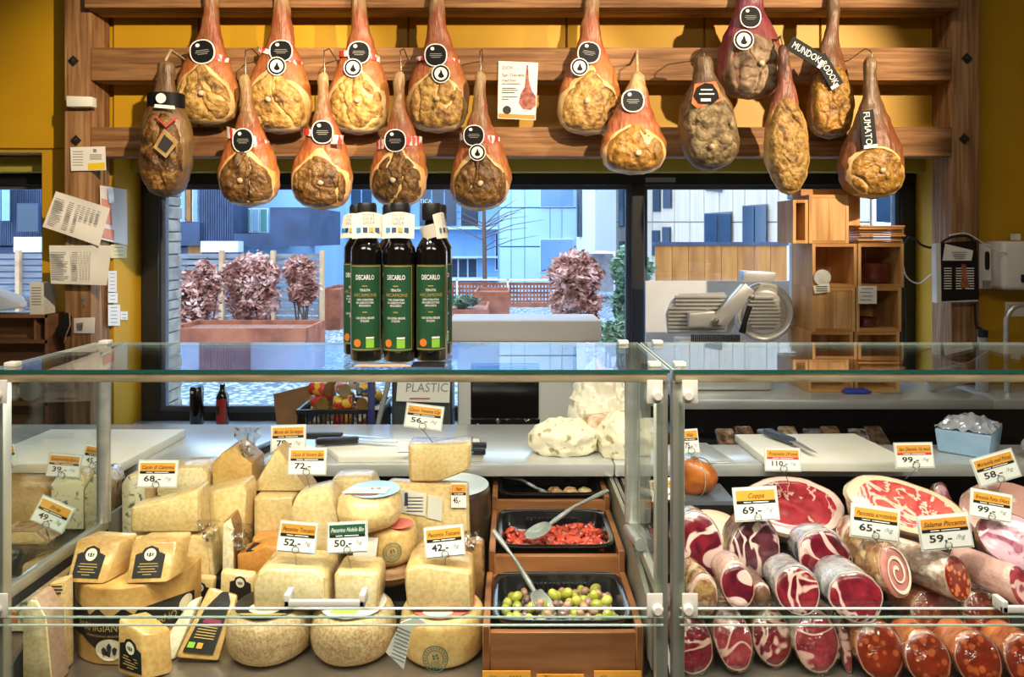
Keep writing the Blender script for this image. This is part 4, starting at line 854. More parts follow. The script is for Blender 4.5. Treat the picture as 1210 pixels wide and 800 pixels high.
def bottle(label, px, Y, rot, front, tagdir):
    c = Vector((PX(px, Y), Y, ZT+.0005)); Rb = .0305 if front else .0295
    r = thing('oil_bottle', label, 'bottle', c, 'olive oil bottles on the glass top'); z = c.z
    pf = [(.0, .0), (.026, 0), (Rb, .004), (Rb, .204), (.029, .215), (.022, .228), (.0155, .238), (.0135, .247), (.0135, .272)]
    MB().lathe(pf, 40, c).build('glass_body', M_oil, r, smooth=50)
    MB().lathe([(.0170, .268), (.0185, .272), (.0185, .296), (.0165, .301), (0, .301)], 28, c).build('cap', M_cap, r, smooth=40)
    a0, a1 = rot-62, rot+62; rl = Rb+.0006; z0, z1 = z+.022, z+.184
    l = MB(); curved(l, c, rl, a0, a1, z0, z1, 18); lb = l.build('label', M_lab, r, smooth=60)
    g = MB(); ra = rl+.0004
    for q in ((a0+2, a0+4, z0+.002, z1-.002), (a1-4, a1-2, z0+.002, z1-.002), (a0+2, a1-2, z0+.002, z0+.0035), (a0+2, a1-2, z1-.0035, z1-.002)): curved(g, c, ra, *q)
    ctext(g, 'ARCAMONE', c, ra, z+.124, .0065, .046, rot)
    curved(g, c, ra, rot-9, rot+9, z+.143, z+.145); curved(g, c, ra, rot-8, rot+8, z+.094, z+.096); g.build('gold_print', M_gold, lb)
    w = MB(); ctext(w, 'DECARLO', c, ra, z+.156, .0092, .036, rot, .03)
    for s, zz, h, wd in (('TENUTA', .134, .0048, .020), ('100% CORATINA', .1165, .0038, .032), ('DA AGRICOLTURA', .111, .0038, .034), ('BIOLOGICA', .1055, .0038, .022), ('OLIO EXTRA VERGINE', .082, .0042, .036), ("D'OLIVA", .0765, .0042, .016)): ctext(w, s, c, ra, z+zz, h, wd, rot, .02)
    w.build('white_print', M_tagw, lb)
    sl = MB(); t = R(rot-26); cc = Vector((c.x+(ra+.0003)*math.sin(t), c.y-(ra+.0003)*math.cos(t), z+.037)); sl.ell(cc, (math.cos(t)*.0075, math.sin(t)*.0075, 0), (0, 0, .0075), (math.sin(t)*.0004, -math.cos(t)*.0004, 0), 20); sl.build('seal', M_org, lb)
    sl = MB(); curved(sl, c, ra, rot+4, rot+32, z+.028, z+.044); sl.build('lime_mark', M_lime, lb); sl = MB(); curved(sl, c, ra, rot+4, rot+32, z+.045, z+.0485); sl.build('white_mark', M_tagw, lb)
    if tagdir is not None:
        # folded card collar: loop round the neck, hanging panel
        fr = tagdir; m = Matrix.Translation(c+Vector((0, 0, .244))) @ Matrix.Rotation(R(fr), 4, 'Z') @ Matrix.Rotation(R(-12), 4, 'X'); mb = MB(m)
        col = [(-.024, -.03), (.024, -.03), (.027, -.004), (.024, .016)]; 
        vs = []; n = 20
        for i in range(n+1):
            u = -1+2*i/n; x = .030*u; y = -.019-.009*(1-u*u)
            vs += [(x, y, -.016), (x, y-.001, .030+.004*(1-u*u))]
        mb.add(vs, [(2*i, 2*i+2, 2*i+3, 2*i+1) for i in range(n)])
        vs = []; 
        for i in range(n+1):
            u = -1+2*i/n; x = .030*u; y = -.019+.040*(1-u*u); vs += [(x, y, -.012), (x, y, .014)]
        mb.add(vs, [(2*i+1, 2*i+3, 2*i+2, 2*i) for i in range(n)])
        nt = mb.build('neck_card', M_tagc, r, smooth=60)
        for i, mt in enumerate((M_bl, M_nv, M_yl, M_nv)):
            q = MB(m); u = -.6+.38*i; x = .030*u; y = -.019-.009*(1-u*u)-.0016; q.box((x-.0042, y, -.005), (x+.0042, y+.0004, .004)); q.build('card_symbol', mt, nt)
        q = MB(m)
        for k, s in enumerate(('FLOS', 'OLEI', '2024')): textw(q, s, (0, -.0302, .0255-.0075*k), (1, 0, 0), (0, 0, 1), .0055, .022)
        q.build('card_print', M_grey, nt)
bottle('dark oil bottle at the end of the front trio, nearest the papered post', 433.5, 1.41, 4, True, 18)
bottle('dark oil bottle in the middle of the front trio', 472.5, 1.405, -6, True, 0)
bottle('dark oil bottle at the end of the front trio, with its card turned aside', 510, 1.415, 3, True, 75)
bottle('rear oil bottle peeking out behind the first bottle of the trio', 424, 1.49, -10, False, -30)
bottle('rear oil bottle hidden behind the middle bottle', 463, 1.495, 0, False, None)
bottle('rear oil bottle behind the last bottle of the trio', 517, 1.49, 20, False, None)
o = MB().hexa([W(418, 433, 1.345)]+[W(486, 433, 1.345)]+[W(480, 429, 1.36), W(424, 429, 1.36)], (0, 0, .001)).build('orange_card', pm('card_orange', '#d9a878', rough=.6))
for v in o.data.vertices: v.co.z = ZT+.0002 if v.index < 4 else ZT+.0012
tag(o, 'flat orange card lying on the glass in front of the bottles', 'card')
o = MB().box((PX(487, 1.35), 1.335, ZT+.0002), (PX(526, 1.35), 1.375, ZT+.004)).build('black_card', M_dark, bevel=.001); tag(o, 'flat black card lying on the glass by the last bottle', 'card')
# ------------------------------------------------------------ back counter under the right half of the window
bc = thing('back_counter', 'steel back counter with dark open front below the slicer', 'counter', (1.35, 2.8, 0))
MB().box((1.69, 2.58, .895), (2.6, 2.845, .93)).build('counter_top', M_shelf, bc, bevel=.004); MB().box((.60, 2.58, .895), (1.69, 2.975, .93)).build('counter_top', M_shelf, bc, bevel=.004)
M_blackg = pm('black_gloss', '#0c0d0f', rough=.12)
MB().box((.60, 2.80, 0), (2.6, 2.84, .895)).build('counter_back', M_blackg, bc); MB().box((.60, 2.62, .0), (2.6, 2.80, .60)).build('counter_base', M_blackg, bc); MB().box((.60, 2.62, .60), (.62, 2.80, .895)).build('counter_side', M_blackg, bc)
MB().box((.60, 2.60, .0), (2.6, 2.619, .895)).build('black_door', M_blackg, bc)
rnd = random.Random(11); cols = ['#8a6a50', '#6d4a3a', '#7d8a98', '#9a8a70', '#50606e', '#7a5a48', '#8d8d90', '#5d4838']; nm = ['pale brown', 'dark red', 'blue grey', 'straw coloured', 'slate blue', 'tan', 'silver', 'dark brown']
for i in range(8):
    x = PX(858+i*26, 2.36); o = MB(Matrix.Translation((x, 2.34+.03*(i % 2), .842)) @ Matrix.Rotation(R(rnd.uniform(-12, 12)), 4, 'Z') @ Matrix.Rotation(R(30), 4, 'X')).cbox((0, 0, 0), (.06, .12, .025)).build('vacuum_pack', pm('pack%d' % i, cols[i], '#2a2520', 40, .12, .6, 30, coat=.8, bdist=.01), bevel=.008)
    tag(o, nm[i]+' vacuum packed piece on the low black shelf', 'package', 'packs on the black shelf')
# white splash panel standing behind the slicer
o = MB().box((PX(762, 3.12), 3.10, .93), (PX(946, 3.12), 3.115, PZ(332, 3.1))).build('splash_panel', pm('panel_white', '#d3d6d8', '#dfe1e1', 5, .35)); tag(o, 'plain white panel standing against the window behind the slicer', 'panel')
# meat slicer
s = thing('meat_slicer', 'silver meat slicer with round blade cover on the back counter', 'slicer', (PX(870, 2.82), 2.8, .93)); Ys = 2.80
M_cast = pm('cast_alu', '#c4c4c0', '#d4d4d0', 8, .3, .06, 40, metal=.4)
MB().box((PX(795, Ys), 2.72, .931), (PX(905, Ys), 2.90, .985)).build('base', M_cast, s, bevel=.012, seg=3)
MB().box((PX(800, Ys), 2.74, .985), (PX(880, Ys), 2.86, PZ(400, Ys))).build('carriage_rail', M_cast, s, bevel=.004)
rbm = MB()
for i in range(26): rbm.box((PX(812+i*2.2, Ys), 2.735, PZ(401, Ys)), (PX(813.2+i*2.2, Ys), 2.745, PZ(393, Ys)))
rbm.build('carriage_teeth', M_dark, s)
m = Matrix.Translation(W(903, 369, 2.86)) @ Matrix.Rotation(R(90), 4, 'X')
MB(m).lathe([(0, -.03), (S(33.5, 2.86), -.03), (S(35, 2.86), -.012), (S(35, 2.86), .004), (S(32.5, 2.86), .012), (S(30, 2.86), .006), (S(26, 2.86), .006), (S(24, 2.86), .018), (0, .022)], 56).build('blade_guard', M_cast, s, smooth=40)
mb = MB()
for i in range(9):
    y = 351+i*4.2; hw = math.sqrt(max(1, 24**2-(y-369)**2)); mb.box((PX(903-hw+2, 2.84), 2.825, PZ(y+1.5, 2.84)), (PX(903+hw*.75, 2.84), 2.842, PZ(y-.5, 2.84)))
mb.build('cover_ribs', M_cast, s)
pl = MB().prism([W(a, b, 2.83) for a, b in ((789, 394), (787, 372), (793, 356), (803, 347), (856, 346), (870, 360), (866, 394))], (0, .012, 0)).build('feed_plate', M_cast, s)
mb = MB()
for i in range(10): y = 350+i*4.5; mb.box((PX(790 if y > 362 else 798, 2.82), 2.815, PZ(y+1.6, 2.82)), (PX(858, 2.82), 2.83, PZ(y-.8, 2.82)))
mb.build('plate_ribs', M_cast, s)
MB().hexa([W(840, 380, 2.76), W(858, 387, 2.76), W(893, 345, 2.76), W(880, 334, 2.76)], (0, .04, 0)).build('arm', M_cast, s, bevel=.008)
MB().hexa([W(878, 334, 2.75), W(914, 334, 2.75), W(918, 322, 2.75), W(880, 320, 2.75)], (0, .07, 0)).build('handle_block', M_cast, s, bevel=.006)
MB().hexa([W(814, 387, 2.77), W(842, 387, 2.77), W(846, 368, 2.77), W(815, 370, 2.77)], (0, .05, 0)).build('pusher', M_cast, s, bevel=.006)
MB().tube([W(886, 362, 2.76), W(880, 380, 2.755), W(877, 393, 2.76)], [.010, .009, .013], 12).build('lever', M_dark, s, smooth=50)
for a, b in ((888, 351), (846, 379)):
    m = Matrix.Translation(W(a, b, 2.76)) @ Matrix.Rotation(R(90), 4, 'X'); MB(m).lathe([(.010, 0), (.010, .008), (0, .010)], 14).build('screw', M_steeld, s, smooth=40)
# crates stacked on the back counter
def crate(label, x0, y0, x1, y1, Y, d, face=False, sidemat=None, yb=None):
    a, b, z1, z0 = PX(x0, Y), PX(x1, Y), PZ(y0, Y), PZ(y1, Y)
    if yb is not None: z0 = yb
    r = thing('wooden_crate', label, 'crate', ((a+b)/2, Y+d/2, z0), 'wooden crates on the back counter'); t = .011
    MB().box((a, Y, z0), (a+t, Y+d, z1)).build('side_board', M_pine, r); MB().box((b-t, Y, z0), (b, Y+d, z1)).build('side_board', M_pine, r)
    MB().box((a+t, Y, z1-t), (b-t, Y+d, z1)).build('top_board', M_pineh, r); MB().box((a+t, Y, z0), (b-t, Y+d, z0+t)).build('bottom_board', M_pineh, r)
    n = 2; 
    for i in range(n): MB().box((a+t+(b-a-2*t)*i/n, Y+d-.01 if not face else Y+.002, z0+t), (a+t+(b-a-2*t)*(i+1)/n-.001, Y+d if not face else Y+.012, z1-t)).build('back_board', M_pine, r)
    return r
Yk = 2.70; zs_ = [PZ(y, Yk) for y in (288, 340, 392)]
crate('open pine crate right under the stacked boards', 1014, 288, 1068, 339.8, Yk, .2); crate('open pine crate with the round card, beside the crate holding red dish', 960, 288, 1012.5, 339.8, Yk, .2)
crate('closed fronted pine crate in the second row', 960, 340, 1010.5, 391.8, Yk, .2, True); crate('open pine crate with the note and small red bowl', 1012, 340, 1065, 391.8, Yk, .2)
crate('open pine crate at the foot of the stack next to the slicer', 955, 392, 1008, 450, Yk, .2, yb=.931); crate('open pine crate at the foot of the stack near the cables', 1010, 392, 1063, 450, Yk, .2, yb=.931)
crate('pine crate turned face out on top of the stack', 956, 230, 1003, 287.5, Yk, .16, True); crate('narrow open pine crate on the upper shelf end', 937, 236, 955, 287.5, Yk, .16)
o = MB().box((PX(956, Yk), Yk+.075, PZ(229.7, Yk)), (PX(1024, Yk), Yk+.16, PZ(222, Yk))).build('top_plank', M_pineh); tag(o, 'long pine plank lying across the topmost crates', 'plank')
o = MB().box((PX(1005, Yk), Yk+.09, PZ(287.8, Yk)+.0682), (PX(1030, Yk), Yk+.16, PZ(230, Yk))).build('pine_panel', M_pine); tag(o, 'plain pine panel standing between plank and board stack', 'panel')
o = MB().box((PX(938, 2.92), 2.92, .931), (PX(957, 2.92), 2.968, PZ(288, 2.92))).build('upright_board', pm('panel_white2', '#cfd2d2', rough=.4)); tag(o, 'narrow white upright panel beside the crate stack', 'panel')
for i in range(8):
    dx = rnd.uniform(-2, 2); o = MB().box((PX(1015+dx, Yk), Yk+rnd.uniform(-.01, .01), PZ(287.8, Yk)+i*.0085), (PX(1068+dx, Yk), Yk+.17, PZ(287.8, Yk)+i*.0085+.0075)).build('serving_board', M_pineh, bevel=.001, seg=1)
    tag(o, '%s thin wooden board in the flat stack on the crates' % ['undermost', 'second undermost', 'third from below', 'fourth from below', 'fourth from the top', 'third from the top', 'second topmost', 'topmost'][i], 'board', 'thin boards stacked on the crates')
for i in range(3):
    o = MB().box((PX(1004, 2.66), 2.60, PZ(287.8, Yk)+i*.006), (PX(1013, 2.66), 2.69, PZ(287.8, Yk)+i*.006+.004)).build('folded_paper', M_paper) if False else None
r = thing('serving_dish', 'dark red ribbed dish standing inside the upper open crate', 'dish', W(1034, 336, 2.78)); c = Vector((PX(1034, 2.78), 2.78, PZ(339.8, Yk)+.0115)); MB().lathe([(.035, 0), (.045, .002), (.050, .02), (.052, .075), (.048, .075), (.046, .02), (0, .015)], 30, c).build('dish_body', pm('dark_red_glaze', '#4a1c16', '#6a2a20', 20, .25, coat=.5), r, smooth=40)
r = thing('small_bowl', 'small dark red bowl with a lid in the lower open crate', 'bowl', W(1022, 391, 2.76)); c = Vector((PX(1023, 2.76), 2.76, PZ(391.8, Yk)+.0115)); MB().lathe([(.022, 0), (.032, .002), (.036, .03), (.030, .036), (0, .04)], 26, c).build('bowl_body', MATS['dark_red_glaze'], r, smooth=40); MB().lathe([(.038, .028), (.038, .033), (0, .036)], 26, c).build('rim', MATS['dark_red_glaze'], r, smooth=40)
r = thing('round_card', 'round pale card with a label stuck on the crate edge', 'card', W(972, 336, 2.69)); MB().ell(W(972, 328, 2.69), (S(10, 2.69), 0, 0), (0, 0, S(9.5, 2.69)), (0, .006, 0), 28).build('disc', pm('disc_grey', '#b5b7ae', '#c8c9c0', 40, .6), r)
o = MB().hexa([W(963, 347, 2.688), W(981, 345, 2.688), W(980, 335, 2.688), W(961, 338, 2.688)], (0, .002, 0)).build('label_strip', M_paper, r)
mb = MB()
for i in range(3): mb.cbox(W(971, 338.5+i*2.6, 2.686), (S(13, 2.69), .0004, S(.9, 2.69)))
mb.build('writing', M_ink, o)
note('creased white note pinned on the open crate front', 1014, 338, 1036, 359, 2.692)
# ------------------------------------------------------------ window sill bottles, basket of cans, machine
def sillb(label, px, h, red):
    Y = 3.12; c = Vector((PX(px, Y), Y, .7022)); r = thing('sill_bottle', label, 'bottle', c)
    if red: pf = [(0, 0), (.024, 0), (.026, .004), (.026, .12), (.018, .14), (.011, .15), (.011, .175), (0, .176)]
    else: pf = [(0, 0), (.026, 0), (.028, .004), (.028, h-.01), (.024, h), (0, h)]
    MB().lathe(pf, 24, c).build('glass_body', M_oil, r, smooth=45)
    if red: l = MB(); curved(l, c, .0266, -50, 50, c.z+.015, c.z+.115); l.build('red_label', M_red, r); l = MB(); curved(l, c, .0269, -40, -5, c.z+.05, c.z+.085); l.build('black_mark', M_ink, r)
    else: l = MB(); l.ell(Vector((c.x-.008, c.y-.0285, c.z+h-.02)), (.006, 0, 0), (0, 0, .006), (0, .0005, 0), 14); l.build('emblem', M_tagw, r)
sillb('plain black bottle on the window sill', 232.5, .165, False); sillb('black bottle with red label on the window sill', 263, .17, True)
bk = thing('can_basket', 'black lattice plastic basket heaped with small colourful cans', 'basket', W(400, 512, 2.6)); Yb_ = 2.60
bx0, bx1, bz0, bz1 = PX(356, Yb_), PX(452, Yb_), PZ(520, Yb_), PZ(481, Yb_); by0, by1 = 2.56, 2.76
mb = MB(); mb.box((bx0, by0, bz0), (bx1, by1, bz0+.008)); mb.box((bx0-.006, by0-.006, bz1-.014), (bx1+.006, by0+.004, bz1)); mb.box((bx0-.006, by1-.004, bz1-.014), (bx1+.006, by1+.006, bz1)); mb.box((bx0-.006, by0+.004, bz1-.014), (bx0+.004, by1-.004, bz1)); mb.box((bx1-.004, by0+.004, bz1-.014), (bx1+.006, by1-.004, bz1)); mb.box((bx0, by0, bz0+.04), (bx1, by0+.003, bz0+.05))
for i in range(19): x = bx0+(bx1-bx0)*i/18; mb.box((x-.003, by0, bz0), (x+.003, by0+.004, bz1-.012)); mb.box((x-.003, by1-.004, bz0), (x+.003, by1, bz1-.012))
for i in range(13): y = by0+(by1-by0)*i/12; mb.box((bx0, y-.003, bz0), (bx0+.004, y+.003, bz1-.012)); mb.box((bx1-.004, y-.003, bz0), (bx1, y+.003, bz1-.012))
mb.build('lattice_body', M_dark, bk)
st = tag(MB().box((bx0-.03, 2.50, 0), (PX(459, 2.55), 2.99, bz0)).build('low_cabinet', M_dark), 'low dark cabinet below the window carrying the can basket', 'cabinet')
cc = {}
for i, (a, b, c_) in enumerate((('#c8382c', '#e2b23a', 'red'), ('#d9a928', '#27507a', 'yellow'), ('#2b3f7a', '#d8d2c4', 'blue'), ('#b9302a', '#e9e2d2', 'red'), ('#e0b436', '#b8342c', 'yellow'))): cc[i] = (pm('can%d' % i, a, b, 26, .4, ramp=(.49, .52), detail=2), c_)
slots = []
xa, xb, ya, yb2 = bx0+.008, bx1-.008, by0+.008, by1-.008; zl = bz0+.0335
for k in range(10): slots.append((xa+(xb-xa)*(k % 5+.5)/5, ya+(yb2-ya)*(k//5+.5)/2, zl, rnd.uniform(-5, 5)))
for k in range(9): slots.append((xa+(xb-xa)*(k % 3+.5)/3+rnd.uniform(-.004, .004), ya+(yb2-ya)*(k//3+.5)/3, zl+.0485, 90+rnd.uniform(-6, 6)))
for k, yw in enumerate((35, 100, -20, 80, 15, 120)): slots.append((xa+.008+(xb-xa-.016)*(k % 3+.5)/3, ya+(yb2-ya)*(k//3+.5)/2, zl+.097, yw))
for k, yw in enumerate((70, 25, 110, 160, 60)): slots.append((xa+.012+(xb-xa-.024)*(k % 3+.5+.5*(k > 2))/3, ya+.045+.088*(k > 2), zl+.1455, yw))
for i, (x, y, z, yw) in enumerate(slots):
    m = Matrix.Translation((x, y, z)) @ Matrix.Rotation(R(yw), 4, 'Z') @ Matrix.Rotation(R(90), 4, 'X'); k = (i*3+i//5) % 5
    if i == 0: protos = {}
    root = thing('drink_can', 'small printed %s can heaped in the black basket' % cc[k][1], 'can', (x, y, z), '%s cans in the basket' % cc[k][1])
    MB(m).lathe([(.0225, -.031), (.024, -.029), (.024, .029), (.0225, .031)], 18).build('can_wall', cc[k][0], root, smooth=40)
    q = MB(m); q.lathe([(.0, .0305), (.0232, .0305), (.0232, .0325), (0, .0315)], 18); q.lathe([(.0, -.0325), (.0232, -.0325), (.0232, -.0305), (0, -.0315)], 18); q.build('can_end', pm('can_lid', '#8f7a58', rough=.4, metal=.3) if k % 2 else pm('can_gold', '#8a6a34', rough=.4, metal=.3), root, smooth=40)
o = MB().hexa([W(327, 503, 2.785), W(372, 503, 2.785), W(380, 452, 2.84), W(323, 466, 2.84)], (0, .012, 0)).build('cardboard_sheet', pm('cardboard', '#9a7046', '#84603c', 8, .8)); tag(o, 'brown cardboard flap leaning beside the can basket', 'cardboard')
# grey machine with dark window
g = thing('packing_machine', 'pale grey boxy packing machine with dark lid window under the bottles', 'machine', (PX(625, 2.7), 2.75, .60))
M_pg = pm('pale_grey', '#c9c7c2', '#d2d0cb', 4, .45)
MB().box((PX(529, 2.66), 2.66, PZ(404, 2.66)), (PX(711, 2.66), 2.90, PZ(379, 2.66))).build('top_housing', M_pg, g, bevel=.008)
MB().box((PX(540, 2.60), 2.62, .78), (PX(693, 2.60), 2.90, PZ(404, 2.66))).build('body', M_pg, g, bevel=.01)
MB().box((PX(556, 2.6), 2.608, PZ(496, 2.6)), (PX(637, 2.6), 2.622, PZ(430, 2.6))).build('lid_window', M_blackg, g, bevel=.012, seg=3)
MB().box((PX(678, 2.6), 2.612, .79), (PX(682, 2.6), 2.622, PZ(410, 2.6))).build('hose', M_rubber, g)
MB().box((PX(535, 2.6), 2.56, 0), (PX(700, 2.6), 2.94, .78)).build('stand', M_dark, g)
o = MB(); n = 40; vs = []; fs = []
for i in range(n+1):
    for j in range(7): u, v = i/n, j/6; p = W(556+82*u, 496+18*v, 2.585); p.y += .012*noise.noise(Vector((u*14, v*4, 1)))+.01; vs.append(p)
fs = [(i*7+j, (i+1)*7+j, (i+1)*7+j+1, i*7+j+1) for i in range(n) for j in range(6)]
o.add(vs, fs); bag = o.build('black_bag', pm('black_film', '#141416', rough=.15), g, smooth=70)
# PLASTIC bin
b = thing('plastic_bin', 'dark bin with a PLASTIC note hanging on its front', 'bin', (PX(500, 2.55), 2.6, 0))
MB().box((PX(462, 2.55), 2.56, 0), (PX(531, 2.55), 2.80, PZ(448, 2.55))).build('bin_body', pm('bin_teal', '#39484c', '#2c3539', 5, .3), b, bevel=.01); 
p = MB().hexa([W(468, 474, 2.545), W(531, 476, 2.545), W(532, 446, 2.545), W(470, 446, 2.545)], (0, .003, 0)).build('note_sheet', M_paper, b)
mb = MB(); textw(mb, 'PLASTIC', W(504, 463, 2.543), (1, 0, 0), (0, 0, 1), S(11, 2.54), S(50, 2.54), shear=.1); mb.build('note_lettering', M_grey, p)
mb = MB(); mb.cbox(W(496, 471, 2.543), (S(24, 2.54), .0004, S(1.6, 2.54))); mb.build('red_writing', pm('red_print', '#b0503c', rough=.6), p)
o = MB().tube([Vector((PX(441, 2.53), 2.53, bz0+.01)), W(460, 447, 2.54)], .009, 10).build('grey_rod', M_grey, smooth=50); tag(o, 'pale grey rod leaning between basket and bin', 'rod')
o = MB().box((PX(434, 2.5), 2.503, bz0), (PX(442, 2.5), 2.52, PZ(440, 2.5))).build('blue_brush', pm('dark_blue', '#2b2f66', rough=.35), bevel=.004); tag(o, 'dark blue brush handle standing in front of the basket', 'brush')
# left shelf with tape roll seen past the glass
sh = thing('wooden_shelf', 'dark wooden shelf box in front of the small side window', 'shelf', (PX(20, 2.8), 2.9, 0)); M_brn = pm('brown_board', '#7d573a', '#94694a', 5, .6, stretch=(.6, 3, 6))
zz = [PZ(y, 2.86) for y in (372, 402, 476, 520)]
for z_ in zz: MB().box((PX(-60, 2.86), 2.86, z_-.012), (PX(56, 2.86), 2.98, z_)).build('shelf_board', M_brn, sh)
MB().box((PX(53, 2.86), 2.86, .0), (PX(57, 2.86), 2.98, zz[0])).build('side_board', M_brn, sh); MB().box((PX(-60, 2.86), 2.86, .0), (PX(-56, 2.86), 2.98, zz[0])).build('side_board', M_brn, sh); MB().box((PX(36, 2.86), 2.88, zz[1]), (PX(39, 2.86), 2.98, zz[0]-.012)).build('divider', M_brn, sh)
MB().box((PX(-56, 2.86), 2.96, zz[3]), (PX(53, 2.86), 2.98, zz[0]-.012)).build('back_board', M_brn, sh)
o = thing('tape_roll', 'grey roll of tape standing on the dark wooden shelf', 'roll', W(38, 474, 2.91)); m = Matrix.Translation(Vector((PX(38, 2.91), 2.91, zz[2]+.0455))) @ Matrix.Rotation(R(90), 4, 'X'); MB(m).lathe([(.018, -.02), (.045, -.02), (.045, .02), (.018, .02)], 30).build('tape_ring', pm('tape_grey', '#a8a49c', rough=.5), o, smooth=40)
o = thing('printed_carton', 'small white printed carton on top of the dark shelf', 'carton', (PX(43, 2.88), 2.91, zz[0])); MB().box((PX(35, 2.88), 2.88, zz[0]), (PX(52, 2.88), 2.95, PZ(334, 2.88))).build('carton_body', M_paper, o); mb = MB()
for i in range(7): mb.cbox(W(43, 340+i*3.3, 2.879), (S(11, 2.88), .0006, S(1, 2.88)))
mb.build('printing', M_grey, o)
o = tag(MB().hexa([W(-30, 372, 2.87), W(26, 364, 2.87), W(24, 358, 2.87), W(-30, 338, 2.87)], (0, .10, 0)).build('white_cloth', pm('cloth_white', '#c9d6e6', rough=.9), bevel=.006), 'folded white cloth on top of the dark shelf', 'cloth')
o.location.z -= (min(v.co.z for v in o.data.vertices)-zz[0])
# blue scourer and pen on back counter, steel bowl tray
o = MB().ball((PX(1015, 2.66), 2.68, .937), (.055, .02, .010), 20, 8, .5, 90).build('blue_cloth', pm('cloth_blue', '#2b3fa8', rough=.8), smooth=60); o.location.z = .002; tag(o, 'crumpled blue cloth lying on the steel back counter', 'cloth')
o = MB().tube([(PX(1042, 2.66), 2.67, .936), (PX(1068, 2.66), 2.67, .936)], .004, 8).build('pen', M_grey, smooth=40); tag(o, 'grey pen lying beside the blue cloth', 'pen')
o = thing('spray_bottle', 'grey capped bottle standing on the back counter before the post', 'bottle', (PX(1161, 2.72), 2.72, .93)); MB().lathe([(0, 0), (.022, 0), (.022, .14), (.016, .16), (.016, .2), (.0, .2)], 20, (PX(1161, 2.72), 2.72, .931)).build('bottle_body', M_grey, o, smooth=40); MB().lathe([(.018, .2), (.018, .225), (0, .23)], 20, (PX(1161, 2.72), 2.72, .931)).build('cap', M_dark, o, smooth=40)
o = MB(Matrix.Translation((PX(1122, 2.7), 2.72, .981)) @ Matrix.Rotation(R(-14), 4, 'Y')).cbox((0, 0, 0), (.15, .05, .07)).build('wrapped_loaf', pm('wrap_grey', '#8d867a', '#aaa396', 20, .4, .5, 30), bevel=.01); tag(o, 'grey wrapped loaf lying on the counter below the pamphlet', 'package')
# paper wrapped cheeses
def crumple(label, c, r, amp, mat, seed, nm='wrapped_cheese', cat='cheese', fr=14, peak=False):
    o = MB().ball(c, r, 64, 40)
    cv = Vector(c)
    for i, p in enumerate(o.v):
        d = p-cv; q = p*9+Vector((seed*3, seed, 0)); k = .30*noise.noise(q)+.22*(1-2*abs(noise.noise(p*22+Vector((seed, 0, 0)))))+.10*(1-2*abs(noise.noise(p*48+Vector((0, seed, 0)))))
        if peak and d.z > 0: k += .55*max(0, d.z/r[2])**3*(.5+noise.noise(Vector((d.x*40, d.y*40, seed))))
        o.v[i] = cv+d*(1+k*.62)
    o = o.build('paper_wrap', mat, None, smooth=18); zmin = min(v.co.z for v in o.data.vertices); o.name = nm
    for v in o.data.vertices:
        if v.co.z < c[2]-r[2]*.72: v.co.z = c[2]-r[2]*.72
    return tag(o, label, cat)
M_wp = pm('wrap_paper', '#e9e2d0', '#d8ccb0', 14, .6, .6, 30, bdist=.008); M_wy = pm('wrap_printed', '#e4dabc', '#a89a6c', 34, .55, .5, 30, ramp=(.58, .62), bdist=.008)
def wz(c, r): return (c[0], c[1], .9005+r[2]*.72)
for lab, px, Y, r, m_, sd in (('paper wrapped cheese in printed yellowish paper, lying lowest of the group', 664, 2.05, (.085, .06, .055), M_wy, 3), ('large cheese in crumpled white paper peaked at the top', 712, 2.17, (.085, .07, .115), M_wp, 8), ('paper wrapped cheese in printed paper folded beside the large one', 734, 2.03, (.065, .055, .062), M_wy, 12)):
    c = wz((PX(px, Y), Y, 0), r); crumple(lab, c, r, .35, m_, sd, peak=(sd == 8))
o = MB(Matrix.Translation((PX(705, 2.08), 2.075, .95)) @ Matrix.Rotation(R(20), 4, 'Z')).cbox((0, 0, 0), (.07, .05, .098)).build('rind_cheese', pm('crust', '#b58a5e', '#e2d6c0', 34, .7, .5, 60), bevel=.01, jit=.003); tag(o, 'pale crusted cheese block showing out of the white paper', 'cheese')
# ------------------------------------------------------------ cheeses
def cm(name, a, b, **k): return pm(name, a, b, **{**dict(scale=11, rough=.5, bump=.2, bscale=50, sss=.06, detail=8, ramp=(.3, .7), grain=(120, '#efe2c8')), **k})
P_cream = cm('paste_cream', '#ecd8a4', '#dcc082'); P_pale = cm('paste_pale', '#f0e0b8', '#e2cc98'); P_gold = cm('paste_gold', '#dcb56c', '#c0924c'); P_grana = cm('paste_grana', '#d9b26c', '#b98a48', scale=30, bump=.5)
P_speck = cm('paste_speck', '#e8d2a2', '#d6bc88', scale=14)
P_white = cm('paste_white', '#f0e8d0', '#e6dab8'); P_blue = pm('paste_blue', '#e6dcb4', '#66705c', 38, .5, .4, 40, ramp=(.54, .62), sss=.1, dist=1.5, coat=.6)
R_tan = cm('rind_tan', '#c49a5c', '#a47a44', coat=.3); R_straw = cm('rind_straw', '#d2b074', '#b68e52', coat=.5); R_brown = cm('rind_brown', '#a37a4a', '#8a6038'); R_grey = cm('rind_grey', '#c0a276', '#d8c094', scale=40, bump=.5, bscale=110, grain=(190, '#d8c4a4')); R_oran = cm('rind_orange', '#c98c45', '#b67a36'); R_pink = cm('rind_pinkish', '#bfa28c', '#a0826e')
R_dark = pm('rind_dark', '#2a1f18', '#4a3626', 16, .4, .5, 40, coat=.4); R_wrap = cm('rind_wrapped', '#e2cb98', '#c8a66c', coat=1, bump=.8, bscale=26, bdist=.006)
P_wrap = cm('paste_wrapped', '#e9d29c', '#d8ba80', coat=1, bump=.25, bscale=20, bdist=.004)
